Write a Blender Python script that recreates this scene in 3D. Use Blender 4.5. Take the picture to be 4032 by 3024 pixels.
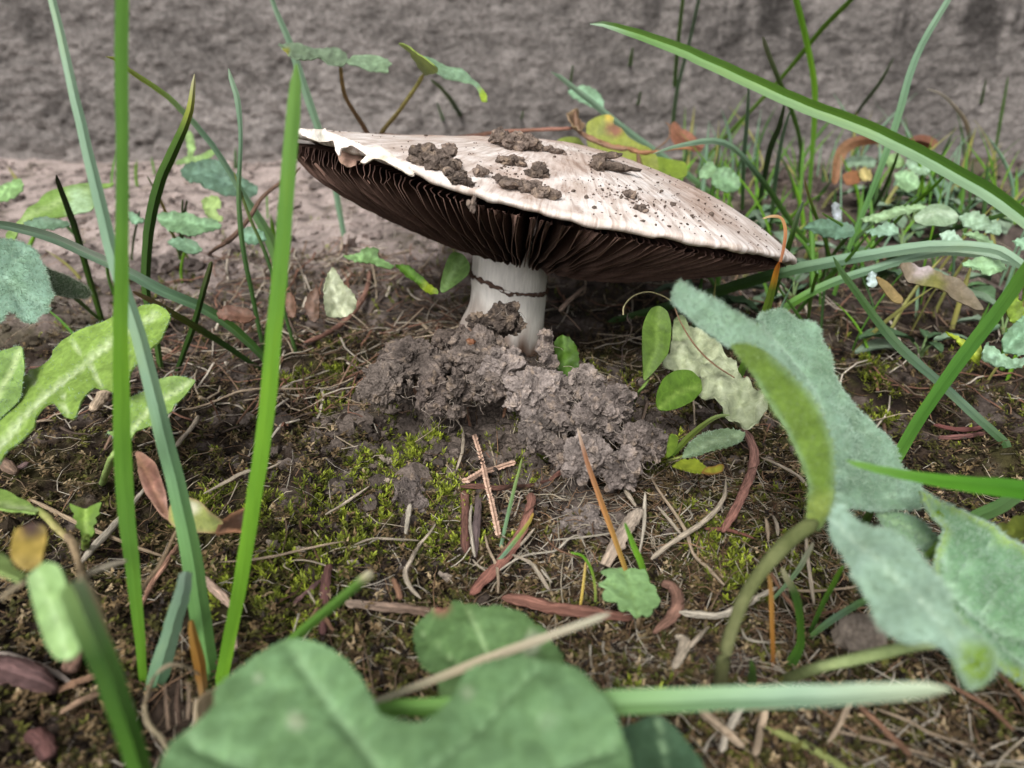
import bpy, bmesh, math, random
import numpy as np
from mathutils import Vector, geometry

# ------------------------------------------------------------------ scene, camera, world, sun, exposure
for o in list(bpy.data.objects):
    bpy.data.objects.remove(o, do_unlink=True)
scene = bpy.context.scene
COL = scene.collection
S = 0.01                       # the code below works in centimetres; meshes are written in metres

PITCH = math.radians(21.0)     # camera looks down by this much
CAM = np.array([0.0, 0.0, 6.0])
FQ = 1533.7                    # focal length in units of a 2212 px wide frame
RIGHT = np.array([1.0, 0, 0])
FWD = np.array([0, math.cos(PITCH), -math.sin(PITCH)])
UP = np.array([0, math.sin(PITCH), math.cos(PITCH)])

cam_data = bpy.data.cameras.new("camera")
cam = bpy.data.objects.new("camera", cam_data)
COL.objects.link(cam)
cam.location = CAM * S
cam.rotation_euler = (math.pi / 2 - PITCH, 0, 0)
cam_data.sensor_width = 36.0
cam_data.lens = 36.0 * FQ / 2212.0
cam_data.clip_start = 0.002
cam_data.clip_end = 200.0
cam_data.dof.use_dof = True
cam_data.dof.focus_distance = 11.8 * S
cam_data.dof.aperture_fstop = cam_data.lens / 1.0
scene.camera = cam

SUN_DIR = np.array([-0.22, -0.72, 0.68]); SUN_DIR /= np.linalg.norm(SUN_DIR)
world = bpy.data.worlds.new("World")
scene.world = world
world.use_nodes = True
wt = world.node_tree
bg = wt.nodes["Background"]
sky = wt.nodes.new("ShaderNodeTexSky")
sky.sky_type = 'NISHITA'
sky.sun_disc = False
sky.sun_elevation = math.asin(SUN_DIR[2])
sky.sun_rotation = math.atan2(SUN_DIR[0], SUN_DIR[1])
sky.air_density = 1.0
sky.dust_density = 4.0
hs = wt.nodes.new("ShaderNodeHueSaturation")
hs.inputs["Saturation"].default_value = 0.22
wt.links.new(sky.outputs[0], hs.inputs["Color"])
wt.links.new(hs.outputs[0], bg.inputs["Color"])
bg.inputs["Strength"].default_value = 0.085

sun_data = bpy.data.lights.new("sun", 'SUN')
sun_data.energy = 1.5
sun_data.angle = math.radians(20)
sun_data.color = (1.0, 0.97, 0.93)
sun = bpy.data.objects.new("sun", sun_data)
COL.objects.link(sun)
sun.rotation_euler = Vector(SUN_DIR).to_track_quat('Z', 'Y').to_euler()

scene.view_settings.view_transform = 'Standard'
scene.view_settings.look = 'None'
scene.view_settings.exposure = 1.05
scene.view_settings.gamma = 1.0
scene.view_settings.use_curve_mapping = False
scene.cycles.max_bounces = 6
scene.cycles.transparent_max_bounces = 4

# ------------------------------------------------------------------ helpers: numbers
rng = np.random.RandomState(7)
_perm = rng.permutation(4096)

def _h(ix, iy, iz):
    return _perm[(_perm[(_perm[ix & 4095] + iy) & 4095] + iz) & 4095] / 4095.0

def vnoise(P):
    """value noise in -1..1 on an (n,3) array"""
    P = np.asarray(P, float)
    i = np.floor(P).astype(int); f = P - i
    f = f * f * f * (f * (f * 6 - 15) + 10)
    x, y, z = i[:, 0], i[:, 1], i[:, 2]; a, b, c = f[:, 0], f[:, 1], f[:, 2]
    def L(p, q, t): return p + (q - p) * t
    r = L(L(L(_h(x, y, z), _h(x + 1, y, z), a), L(_h(x, y + 1, z), _h(x + 1, y + 1, z), a), b),
          L(L(_h(x, y, z + 1), _h(x + 1, y, z + 1), a), L(_h(x, y + 1, z + 1), _h(x + 1, y + 1, z + 1), a), b), c)
    return r * 2 - 1

def fbm(P, octv=4, gain=0.5):
    P = np.asarray(P, float); s = np.zeros(len(P)); a = 1.0
    for k in range(octv):
        s += a * vnoise(P + 17.3 * k); P = P * 2.03; a *= gain
    return s

def worley(P):
    P = np.asarray(P, float); i = np.floor(P).astype(int)
    best = np.full(len(P), 9.0)
    for dx in (-1, 0, 1):
        for dy in (-1, 0, 1):
            for dz in (-1, 0, 1):
                c = i + (dx, dy, dz)
                h1 = _h(c[:, 0], c[:, 1], c[:, 2]); h2 = _h(c[:, 1] + 71, c[:, 2], c[:, 0]); h3 = _h(c[:, 2] + 131, c[:, 0], c[:, 1])
                d = np.sum((c + np.stack([h1, h2, h3], 1) - P) ** 2, axis=1)
                best = np.minimum(best, d)
    return np.sqrt(best)

def lin(c):
    c = np.asarray(c, float) / 255.0
    return np.where(c <= 0.04045, c / 12.92, ((c + 0.055) / 1.055) ** 2.4)

def norm(v):
    v = np.asarray(v, float)
    return v / (np.linalg.norm(v, axis=-1, keepdims=True) + 1e-12)

def ray(qx, qy):
    return RIGHT * ((qx - 1106.0) / FQ) - UP * ((qy - 829.5) / FQ) + FWD

def P(q, d):
    """point of the place seen at q (2212 x 1659 frame) at forward distance d (cm)"""
    return CAM + ray(q[0], q[1]) * d

def win(reg):
    """converts points measured in an enlarged window of the photo to the 2212 px frame"""
    x0, y0, x1, y1 = reg
    k = (x1 - x0) / 2212.0 * 2212.0 / 4032.0
    X, Y = x0 * 2212.0 / 4032.0, y0 * 2212.0 / 4032.0
    return lambda pts: [(X + p[0] * k, Y + p[1] * k) + ((p[2] * k,) + tuple(p[3:]) if len(p) > 2 else ()) for p in pts]
W1 = win((0, 0, 1344, 1008)); W2 = win((1100, 0, 2444, 1008)); W3 = win((2200, 0, 4032, 1374))
W4 = win((0, 900, 1344, 1908)); W5 = win((1100, 900, 2444, 1908)); W6 = win((2300, 900, 4032, 2199))
W7 = win((0, 1800, 1632, 3024)); W8 = win((1400, 1700, 2744, 2708)); W9 = win((2400, 1800, 4032, 3024))
WA = win((2800, 300, 4032, 1224)); WB = win((600, 1900, 1600, 2650)); WC = win((0, 600, 800, 1200)); WD = win((2000, 900, 2800, 1500))

def spline(pts, n):
    """Catmull-Rom resample of an (k,m) array to n samples, even in chord length"""
    p = np.asarray(pts, float)
    if len(p) == 2:
        t = np.linspace(0, 1, n)[:, None]; return p[0] * (1 - t) + p[1] * t
    q = np.vstack([2 * p[0] - p[1], p, 2 * p[-1] - p[-2]])
    out = []; L = [0]
    for i in range(len(p) - 1):
        a, b, c, d = q[i:i + 4]
        for t in np.linspace(0, 1, 12, endpoint=(i == len(p) - 2)):
            out.append(0.5 * (2 * b + (c - a) * t + (2 * a - 5 * b + 4 * c - d) * t * t + (3 * b - a - 3 * c + d) * t ** 3))
    out = np.array(out)
    L = np.concatenate([[0], np.cumsum(np.linalg.norm(np.diff(out[:, :3], axis=0), axis=1) + 1e-9)])
    s = np.linspace(0, L[-1], n)
    return np.stack([np.interp(s, L, out[:, k]) for k in range(out.shape[1])], 1)

# ------------------------------------------------------------------ helpers: meshes and tags
class MB:
    """collects vertices (cm), faces, colours and (across, along) coordinates for ONE mesh object"""
    def __init__(s): s.v = []; s.f = []; s.c = []; s.st = []; s.n = 0
    def add(s, v, f, c, st=None):
        v = np.asarray(v, float); k = len(v)
        c = np.asarray(c, float)
        if c.ndim == 1: c = np.tile(c, (k, 1))
        s.v.append(v); s.c.append(c[:, :3])
        s.st.append(np.zeros((k, 3)) if st is None else np.asarray(st, float))
        for face in (f if isinstance(f, list) else [f]):
            if len(face): s.f.append(np.asarray(face, np.int64) + s.n)
        s.n += k
    def build(s, name, mat, parent=None, base=None, smooth=True):
        v = np.vstack(s.v); c = np.vstack(s.c); st = np.vstack(s.st)
        if base is None: base = np.zeros(3)
        v = (v - base) * S
        me = bpy.data.meshes.new(name)
        me.vertices.add(len(v)); me.vertices.foreach_set('co', v.astype(np.float32).ravel())
        sizes = np.concatenate([np.full(len(f), f.shape[1]) for f in s.f])
        loops = np.concatenate([f.ravel() for f in s.f]).astype(np.int32)
        me.loops.add(len(loops)); me.loops.foreach_set('vertex_index', loops)
        me.polygons.add(len(sizes))
        me.polygons.foreach_set('loop_start', np.concatenate([[0], np.cumsum(sizes)[:-1]]).astype(np.int32))
        me.polygons.foreach_set('use_smooth', np.full(len(sizes), smooth))
        me.update(calc_edges=True)
        a = me.color_attributes.new('tint', 'FLOAT_COLOR', 'POINT')
        a.data.foreach_set('color', np.hstack([np.clip(c, 0, 1), np.ones((len(c), 1))]).astype(np.float32).ravel())
        b = me.attributes.new('st', 'FLOAT_VECTOR', 'POINT')
        b.data.foreach_set('vector', st.astype(np.float32).ravel())
        me.materials.append(mat)
        o = bpy.data.objects.new(name, me)
        COL.objects.link(o)
        if parent is None: o.location = base * S
        else: o.parent = parent
        return o

def tag(o, label=None, cat=None, group=None, kind=None):
    if label: o['label'] = label
    if cat: o['category'] = cat
    if group: o['group'] = group
    if kind: o['kind'] = kind
    return o

def empty(name, loc, label, cat, group=None):
    o = bpy.data.objects.new(name, None)
    o.empty_display_size = 0.005
    o.location = np.asarray(loc) * S
    COL.objects.link(o)
    return tag(o, label, cat, group)

def base_of(o): return np.array(o.location) / S

_ico = {}
def ico(n):
    if n not in _ico:
        bm = bmesh.new(); bmesh.ops.create_icosphere(bm, subdivisions=n, radius=1.0)
        bm.verts.ensure_lookup_table()
        _ico[n] = (np.array([v.co[:] for v in bm.verts]), np.array([[v.index for v in f.verts] for f in bm.faces]))
        bm.free()
    return _ico[n]

def grid_faces(r, c, wrap=False):
    i = np.arange(r - 1)[:, None]; j = np.arange(c if wrap else c - 1)[None, :]; k = (j + 1) % c
    return np.stack([i * c + j, i * c + k, (i + 1) * c + k, (i + 1) * c + j], -1).reshape(-1, 4)

# ------------------------------------------------------------------ helpers: materials
def newmat(name):
    m = bpy.data.materials.new(name); m.use_nodes = True
    t = m.node_tree; b = t.nodes['Principled BSDF']
    return m, t, b
def nd(t, typ, **kw):
    n = t.nodes.new(typ)
    for k, v in kw.items(): setattr(n, k, v)
    return n
def lk(t, a, b): t.links.new(a, b)
def attr(t, name): return nd(t, 'ShaderNodeAttribute', attribute_name=name)
def noise(t, scale, detail=4, rough=0.55, vec=None, dist=0.0):
    n = nd(t, 'ShaderNodeTexNoise'); n.inputs['Scale'].default_value = scale
    n.inputs['Detail'].default_value = detail; n.inputs['Roughness'].default_value = rough
    n.inputs['Distortion'].default_value = dist
    if vec is not None: lk(t, vec, n.inputs['Vector'])
    return n
def objvec(t, scale=(1, 1, 1)):
    g = nd(t, 'ShaderNodeNewGeometry')
    mp = nd(t, 'ShaderNodeMapping'); mp.inputs['Scale'].default_value = scale
    lk(t, g.outputs['Position'], mp.inputs['Vector']); return mp.outputs[0]
def ramp(t, fac, stops):
    r = nd(t, 'ShaderNodeValToRGB'); e = r.color_ramp.elements
    while len(e) < len(stops): e.new(0.5)
    for x, (p, c) in zip(e, stops):
        x.position = p; x.color = tuple(c) + (1,) if hasattr(c, '__len__') else (c, c, c, 1)
    lk(t, fac, r.inputs[0]); return r.outputs[0]
def mulcol(t, a, b, fac=1.0, mode='MULTIPLY'):
    m = nd(t, 'ShaderNodeMix', data_type='RGBA', blend_type=mode)
    if hasattr(fac, 'links'): lk(t, fac, m.inputs[0])
    else: m.inputs[0].default_value = fac
    for s, x in ((6, a), (7, b)):
        if hasattr(x, 'links'): lk(t, x, m.inputs[s])
        else: m.inputs[s].default_value = tuple(x) + (1,)
    return m.outputs[2]
def bump(t, bsdf, height, strength, dist):
    b = nd(t, 'ShaderNodeBump'); b.inputs['Strength'].default_value = strength; b.inputs['Distance'].default_value = dist
    lk(t, height, b.inputs['Height']); lk(t, b.outputs[0], bsdf.inputs['Normal']); return b

def translucent(t, b, colour, amount):
    """thin leaf: part of the light passes through"""
    tr = nd(t, 'ShaderNodeBsdfTranslucent'); mx = nd(t, 'ShaderNodeMixShader'); mx.inputs[0].default_value = amount
    hsv = nd(t, 'ShaderNodeHueSaturation'); hsv.inputs['Saturation'].default_value = 0.85; hsv.inputs['Value'].default_value = 0.8
    lk(t, colour, hsv.inputs['Color']); lk(t, hsv.outputs[0], tr.inputs['Color']); out = t.nodes['Material Output']
    lk(t, b.outputs[0], mx.inputs[1]); lk(t, tr.outputs[0], mx.inputs[2]); lk(t, mx.outputs[0], out.inputs['Surface'])

def mat_grass():
    m, t, b = newmat('grass blade')
    a = attr(t, 'tint'); st = attr(t, 'st')
    mp = nd(t, 'ShaderNodeMapping'); mp.inputs['Scale'].default_value = (16, 0.7, 1); lk(t, st.outputs['Vector'], mp.inputs['Vector'])
    n = noise(t, 2.2, 3, 0.6, mp.outputs[0])
    v = ramp(t, n.outputs['Fac'], [(0.3, (0.84, 0.86, 0.80)), (0.7, (1.12, 1.10, 1.14))])
    c = mulcol(t, a.outputs['Color'], v)
    mp3 = nd(t, 'ShaderNodeMapping'); mp3.inputs['Scale'].default_value = (0.6, 0.45, 1); lk(t, st.outputs['Vector'], mp3.inputs['Vector'])
    n3 = noise(t, 1.3, 4, 0.6, mp3.outputs[0]); c = mulcol(t, c, ramp(t, n3.outputs['Fac'], [(0.3, (0.72, 0.78, 0.75)), (0.55, (1.0, 1.0, 1.0)), (0.75, (1.18, 1.08, 0.9))]))
    mp2 = nd(t, 'ShaderNodeMapping'); mp2.inputs['Scale'].default_value = (3, 2.5, 1); lk(t, st.outputs['Vector'], mp2.inputs['Vector'])
    n2 = noise(t, 1.6, 5, 0.7, mp2.outputs[0])
    sp = ramp(t, n2.outputs['Fac'], [(0.68, 0.0), (0.76, 1.0)])
    c2 = mulcol(t, c, tuple(lin((170, 180, 150))), sp, 'MIX')
    mf = nd(t, 'ShaderNodeMath', operation='MULTIPLY'); lk(t, sp, mf.inputs[0]); mf.inputs[1].default_value = 0.45
    c3 = mulcol(t, c, c2, mf.outputs[0], 'MIX')
    lk(t, c3, b.inputs['Base Color']); b.inputs['Roughness'].default_value = 0.5
    b.inputs['Specular IOR Level'].default_value = 0.3
    bump(t, b, n.outputs['Fac'], 0.2, 0.0001)
    translucent(t, b, c3, 0.28)
    return m

def mat_leaf(name='leaf', rough=0.55, scale=900, trans=0.22, spec=0.35, bs=0.5, veinlets=0.9, con=1.0):
    m, t, b = newmat(name)
    a = attr(t, 'tint'); v = objvec(t)
    n = noise(t, scale, 5, 0.6, v); n1 = noise(t, scale * 0.16, 4, 0.6, v)
    k = ramp(t, n.outputs['Fac'], [(0.25, (1 - 0.32 * con, 1 - 0.3 * con, 1 - 0.38 * con)), (0.75, (1 + 0.26 * con, 1 + 0.24 * con, 1 + 0.3 * con))])
    k1 = ramp(t, n1.outputs['Fac'], [(0.3, (0.78, 0.8, 0.72)), (0.7, (1.15, 1.13, 1.16))])
    c = mulcol(t, mulcol(t, a.outputs['Color'], k), k1)
    vo = nd(t, 'ShaderNodeTexVoronoi', feature='DISTANCE_TO_EDGE'); vo.inputs['Scale'].default_value = 420
    wv = nd(t, 'ShaderNodeVectorMath', operation='MULTIPLY_ADD'); lk(t, n1.outputs['Color'], wv.inputs[0]); wv.inputs[1].default_value = (0.004, 0.004, 0.004); lk(t, v, wv.inputs[2])
    lk(t, wv.outputs[0], vo.inputs['Vector'])
    net = ramp(t, vo.outputs['Distance'], [(0.0, (1.16, 1.14, 1.12)), (0.10, (0.97, 0.97, 0.96)), (0.4, (1.0, 1.0, 1.0))])
    c = mulcol(t, c, net, veinlets)
    lk(t, c, b.inputs['Base Color']); b.inputs['Roughness'].default_value = rough
    b.inputs['Specular IOR Level'].default_value = spec
    bump(t, b, n.outputs['Fac'], bs, 0.0003)
    translucent(t, b, c, trans)
    return m

def mat_matte(name, scale=1500, rough=0.9, lo=0.55, hi=1.3, bs=0.6, bd=0.0004, stretch=None, spec=0.2):
    m, t, b = newmat(name)
    a = attr(t, 'tint')
    if stretch:
        st = attr(t, 'st'); mp = nd(t, 'ShaderNodeMapping'); mp.inputs['Scale'].default_value = stretch
        lk(t, st.outputs['Vector'], mp.inputs['Vector']); v = mp.outputs[0]
    else: v = objvec(t)
    n = noise(t, scale, 6, 0.65, v)
    k = ramp(t, n.outputs['Fac'], [(0.28, lo), (0.72, hi)])
    c = mulcol(t, a.outputs['Color'], k)
    lk(t, c, b.inputs['Base Color']); b.inputs['Roughness'].default_value = rough
    b.inputs['Specular IOR Level'].default_value = spec
    bump(t, b, n.outputs['Fac'], bs, bd)
    return m

GRASS = mat_grass()
LEAF = mat_leaf()
FUZZY = mat_leaf('felty leaf', 0.85, 1300, 0.14, 0.12, 0.6, 0.6, 0.6)
SOIL = mat_matte('soil', 1300, 0.95, 0.5, 1.35, 0.9, 0.0006, None, 0.1)
CLOD = mat_matte('crumbly earth', 2300, 0.95, 0.45, 1.4, 1.0, 0.0005, None, 0.1)
MOSS = mat_leaf('moss', 0.6, 2000, 0.25, 0.3, 0.2, 0.0)
WOOD = mat_matte('bark and straw', 1.0, 0.75, 0.30, 1.55, 1.0, 0.0004, (16, 4, 1), 0.3)
CONCRETE = mat_matte('rough concrete', 420, 0.95, 0.52, 1.38, 1.0, 0.0016, None, 0.1)

# ------------------------------------------------------------------ the lie of the land
PITS = []      # (x, y, radius, depth)
def gbase(x, y):
    yy = np.clip(y, 0, 60)
    z = 0.155 * (np.sqrt((yy - 13.0) ** 2 + 9) + (yy - 13.0)) / 2.0
    z = z + 0.9 * np.exp(-((x + 0.5) / 3.3) ** 2 - ((y - 13.6) / 2.5) ** 2)
    z = z + 0.45 * np.exp(-((x - 1.4) / 1.4) ** 2 - ((y - 11.4) / 1.0) ** 2)
    for px, py, rx, ry, dz in ((-2.1, 12.15, 0.42, 0.55, 1.3), (0.1, 11.0, 0.6, 0.6, 1.2), (1.45, 10.45, 0.7, 0.45, 0.5), (-0.75, 11.75, 0.35, 0.4, 0.5)):
        z = z - dz * np.exp(-((x - px) / rx) ** 2 - ((y - py) / ry) ** 2)
    return z
def g(x, y):
    x = np.atleast_1d(np.asarray(x, float)); y = np.atleast_1d(np.asarray(y, float))
    Q = np.stack([x, y, np.zeros_like(x)], 1)
    r = np.hypot(x, y)
    fine = np.clip(1.3 - r / 45.0, 0, 1)
    z = gbase(x, y) + 0.16 * fbm(Q * 0.55, 3) + 0.07 * fbm(Q * 2.1 + 5, 3) * fine
    w = worley(Q * 4.2 + np.array([0, 0, 3.3]))
    z = z + fine * (0.10 * (0.55 - w) + 0.035 * fbm(Q * 9.0, 2))
    return z

_ts = np.concatenate([np.linspace(3.0, 20, 700), np.linspace(20.05, 60, 700)])
def GD(q):
    """forward distance at which the sight line through q meets the ground"""
    pts = CAM + ray(q[0], q[1])[None, :] * _ts[:, None]
    ok = pts[:, 2] < g(pts[:, 0], pts[:, 1])
    i = int(np.argmax(ok)) if ok.any() else len(_ts) - 1
    return float(_ts[i])
def ground_pt(q, lift=0.0):
    p = P(q, GD(q)).copy(); p[2] += lift; return p
# ------------------------------------------------------------------ ground: one sheet, fine in front, coarse far out
def soil_colour(x, y):
    Q = np.stack([x, y, np.zeros_like(x)], 1)
    n1 = fbm(Q * 0.45 + 31, 4); n2 = fbm(Q * 1.9 + 11, 4); n3 = fbm(Q * 6.0, 3)
    dark, brown, grey, olive, pale = (lin(c) for c in ((34, 28, 24), (64, 53, 44), (112, 102, 96), (66, 64, 36), (170, 156, 150)))
    c = np.tile(dark, (len(x), 1))
    def mix(c, d, k): k = np.clip(k, 0, 1)[:, None]; return c * (1 - k) + d * k
    c = mix(c, brown, 0.55 + 0.7 * n2)
    c = mix(c, olive, np.clip(0.9 * n1 + 0.4 * n3, 0, 0.75))
    c = mix(c, grey, np.clip(-0.8 * n1 + 0.9 * n2 - 0.35, 0, 0.7))
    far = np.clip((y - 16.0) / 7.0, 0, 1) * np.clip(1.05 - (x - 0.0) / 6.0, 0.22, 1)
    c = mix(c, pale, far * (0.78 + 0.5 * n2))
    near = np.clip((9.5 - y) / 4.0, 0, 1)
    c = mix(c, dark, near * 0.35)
    mound = np.exp(-((x + 0.3) / 2.5) ** 4 - ((y - 13.0) / 1.7) ** 4)
    c = mix(c, lin((92, 82, 76)), mound * 0.9)
    return c

a_f = np.linspace(-62, 62, 640); a_b = np.linspace(62, 298, 60)[1:-1]
ang = np.radians(np.concatenate([a_f, a_b]))
rad = np.concatenate([np.geomspace(1.2, 4.5, 16)[:-1], np.geomspace(4.5, 48, 430), np.geomspace(50, 3000, 40)])
AA, RR = np.meshgrid(ang, rad)
gx = (RR * np.sin(AA)).ravel(); gy = (RR * np.cos(AA)).ravel()
gz = g(gx, gy)
gm = MB()
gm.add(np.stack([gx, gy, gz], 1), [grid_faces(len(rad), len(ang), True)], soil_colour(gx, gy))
gm.add(np.array([[0, 0, g(0, 0)[0]]]), [], lin((80, 67, 57)))
hub = len(gx)
gm.f.append(np.array([[(j + 1) % len(ang), j, hub] for j in range(len(ang))]))
tag(gm.build('ground', SOIL), kind='structure')

# ------------------------------------------------------------------ wall at the back
WALL_Y = 37.0
wx = np.concatenate([-np.geomspace(46, 500, 14)[::-1], np.linspace(-45, 45, 560), np.geomspace(46, 500, 14)])
wz = np.concatenate([np.linspace(-6, 0, 6)[:-1], np.linspace(0, 17, 170), np.geomspace(18, 260, 16)])
WX, WZ = np.meshgrid(wx, wz); WX = WX.ravel(); WZ = WZ.ravel()
Q = np.stack([WX * 0.72, WZ * 1.0, np.zeros_like(WX)], 1)
low = np.clip(1.25 - (WZ - 3) / 9.0, 0.25, 1.2) * np.clip(1.1 - (WX + 10) / 28, 0.3, 1)
Qw = Q + 0.35 * np.stack([vnoise(Q * 0.9), vnoise(Q * 0.9 + 50), 0 * WX], 1)
pit = np.clip(0.5 - worley(Qw * 1.25), 0, 1); pit2 = np.clip(0.45 - worley(Qw * 2.7 + 9), 0, 1)
rough = fbm(Qw * 1.6 + 4, 5, 0.62)
d = (0.04 * fbm(Q * 0.4, 3) - 0.42 * pit * np.clip(2.2 * fbm(Q * 0.3 + 70, 2) + 0.4, 0, 1) - 0.42 * pit2 + 0.09 * rough) * low + 0.07 * fbm(Q * np.array([3.4, 3.2, 1]), 4, 0.7)
d = d + 0.5 * np.exp(-np.clip(WZ - 3.0, 0, 99) / 0.5)
n1 = fbm(Q * 0.35 + 40, 4); n2 = fbm(Q * 1.6 + 8, 4)
VQ = np.stack([WX * 0.8, WZ * 0.16, np.zeros_like(WX)], 1)
stain = np.clip((fbm(VQ * 0.8 + 3, 5, 0.6) - 0.14) * 2.4, 0, 1) * np.clip((WZ - 7.6 + 1.4 * fbm(Q * 0.8, 3)) / 2.4, 0, 1) * np.clip(0.5 + WX / 16, 0.2, 1)
wc = np.tile(lin((111, 106, 103)), (len(WX), 1)) * (1 + 0.18 * n1 + 0.2 * n2 + 0.28 * rough * np.clip(low, 0.5, 1) - 0.5 * pit2 * np.clip(low, 0.3, 1))[:, None]
wc = wc * (1 - 0.6 * stain)[:, None]
dust = np.clip(1 - (WZ - 3.4) / 1.2, 0, 1)[:, None] * 0.35
wc = wc * (1 - dust) + lin((140, 130, 125)) * dust
wm = MB()
wm.add(np.stack([WX, WALL_Y - d, WZ], 1), [grid_faces(len(wz), len(wx))], wc)
box = np.array([[x, y, z] for x in (-500, 500) for y in (WALL_Y, WALL_Y + 25) for z in (-6, 260)], float)
wm.add(box, [np.array([[0, 1, 3, 2], [4, 6, 7, 5], [2, 3, 7, 6], [1, 5, 7, 3], [0, 2, 6, 4]])], lin((132, 122, 115)))
tag(wm.build('wall', CONCRETE), 'rough weathered grey wall rising behind the mushroom and grass', 'wall')

# ------------------------------------------------------------------ mushroom
cap_c = P((1173, 420), 16.0)
CU = norm(P((1697, 555), 16.0) - P((650, 285), 16.0))
rv = ray(1173 + 12, 420 - 45)
CV = norm(rv - CU * np.dot(rv, CU)); CW = np.cross(CU, CV)
if CW[2] < 0: CW = -CW
CR = 0.492 * np.linalg.norm(P((1697, 555), 16.0) - P((650, 285), 16.0))

def rim_r(phi):
    return CR * (1 + 0.012 * np.sin(3 * phi + 1) + 0.008 * np.sin(7 * phi + 2) + 0.004 * np.sin(19 * phi))
def rim_z(phi):
    return 0.05 * np.sin(2 * phi + 0.5) + 0.025 * np.sin(5 * phi) + 0.010 * np.sin(11 * phi + 1) + 0.004 * np.sin(23 * phi)
_rt = np.array([(560, 262), (640, 298), (700, 308), (790, 335), (890, 373), (960, 402), (1033, 431), (1120, 455), (1197, 474), (1341, 501), (1461, 523), (1525, 533), (1680, 561), (1760, 574)], float)
def _rim_fix():
    ph = np.linspace(-np.pi, 0, 241); out = np.zeros(241)
    for i, p in enumerate(ph):
        zs = np.linspace(-0.9, 0.9, 241)
        q = (cap_c + CU * rim_r(p) * 0.996 * np.cos(p) + CV * rim_r(p) * 0.996 * np.sin(p))[None] + CW[None] * (zs - 0.13)[:, None]
        rel = q - CAM; dd = rel @ FWD; X = 1106 + FQ * (rel @ RIGHT) / dd; Y = 829.5 - FQ * (rel @ UP) / dd
        out[i] = zs[np.argmin(np.abs(Y - np.interp(X, _rt[:, 0], _rt[:, 1])))]
    w = np.clip(np.minimum(ph + np.pi, -ph) / 0.35, 0, 1)
    return ph, out * w
_rp, _rz = _rim_fix()
_rz = np.convolve(np.pad(_rz, 4, mode='edge'), np.ones(9) / 9, 'valid')
_rim0 = rim_z
def rim_z(phi):
    p = (np.asarray(phi, float) + np.pi) % (2 * np.pi) - np.pi
    front = np.clip(np.minimum(p + np.pi, -p) / 0.35, 0, 1)
    return _rim0(phi) * (1 - front) + np.interp(p, _rp, _rz, left=0, right=0) + 0.012 * vnoise(np.stack([np.atleast_1d(p * 7).ravel()] * 3, 1)).reshape(np.shape(p)) * front
def cap_top(r, phi):
    """height of the skin above the rim plane; r is 0..1"""
    u = r * np.cos(phi)
    h = 1.42 * (1 - r ** 2) * (0.74 + 0.40 * u) * (1 + 0.10 * np.exp(-((r) / 0.35) ** 2))
    return h + rim_z(phi) * r ** 3
def gill_d(r, phi):
    """depth of the gill edge below the rim plane"""
    c = np.cos(phi)
    p = 0.62 + 0.16 * np.clip(c, 0, 1) ** 1.2 - 0.22 * np.clip(-c, 0, 1)
    t = np.clip((1 - r) / 0.62, 0, 1)
    D = 1.40 - 0.02 * np.clip(c, 0, 1) + 0.05 * np.clip(-c, 0, 1)
    inner = np.clip((0.30 - r) / 0.16, 0, 1)
    return D * t ** p * (1 - 0.55 * inner ** 1.5)
def cap_pt(r, phi, z):
    R = rim_r(phi) * r
    R, phi, z = np.broadcast_arrays(R, phi, z)
    return cap_c + CU * (R * np.cos(phi))[..., None] + CV * (R * np.sin(phi))[..., None] + CW * z[..., None]

stem_pts = spline([P((1106, 520), 16.0), P((1099, 590), 16.0), P((1096, 650), 15.95), P((1086, 700), 15.9), P((1082, 760), 15.8), P((1080, 830), 15.7)], 40)
shroom_base = np.array([stem_pts[-1][0], stem_pts[-1][1], g(stem_pts[-1][0], stem_pts[-1][1])[0]])
mushroom = empty('mushroom', shroom_base, 'large white gilled mushroom with a wide tilted dirty cap', 'mushroom')

def mat_cap():
    m, t, b = newmat('mushroom cap skin')
    a = attr(t, 'tint'); st = attr(t, 'st')
    mp = nd(t, 'ShaderNodeMapping'); mp.inputs['Scale'].default_value = (120, 9, 1); lk(t, st.outputs['Vector'], mp.inputs['Vector'])
    n = noise(t, 1.0, 5, 0.65, mp.outputs[0], 0.6)
    f = ramp(t, n.outputs['Fac'], [(0.36, (0.60, 0.53, 0.49)), (0.48, (0.88, 0.85, 0.83)), (0.60, (1.05, 1.05, 1.05))])
    v = objvec(t); n2 = noise(t, 260, 5, 0.7, v)
    f2 = ramp(t, n2.outputs['Fac'], [(0.3, (0.75, 0.68, 0.62)), (0.62, (1.06, 1.06, 1.06))])
    c = mulcol(t, mulcol(t, a.outputs['Color'], f), f2)
    lk(t, c, b.inputs['Base Color']); b.inputs['Roughness'].default_value = 0.62; b.inputs['Specular IOR Level'].default_value = 0.25
    b.inputs['Subsurface Weight'].default_value = 0.12; b.inputs['Subsurface Radius'].default_value = (0.0014, 0.001, 0.0008)
    b.inputs['Subsurface Scale'].default_value = 1.0
    bump(t, b, n.outputs['Fac'], 0.55, 0.0004)
    return m
CAPSKIN = mat_cap()
FLESH = mat_matte('mushroom flesh', 1.0, 0.75, 0.80, 1.10, 0.8, 0.0004, (26, 2.2, 1), 0.25)
GILL = mat_matte('mushroom gill', 1500, 0.75, 0.75, 1.2, 0.3, 0.0002, None, 0.2)

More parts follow.
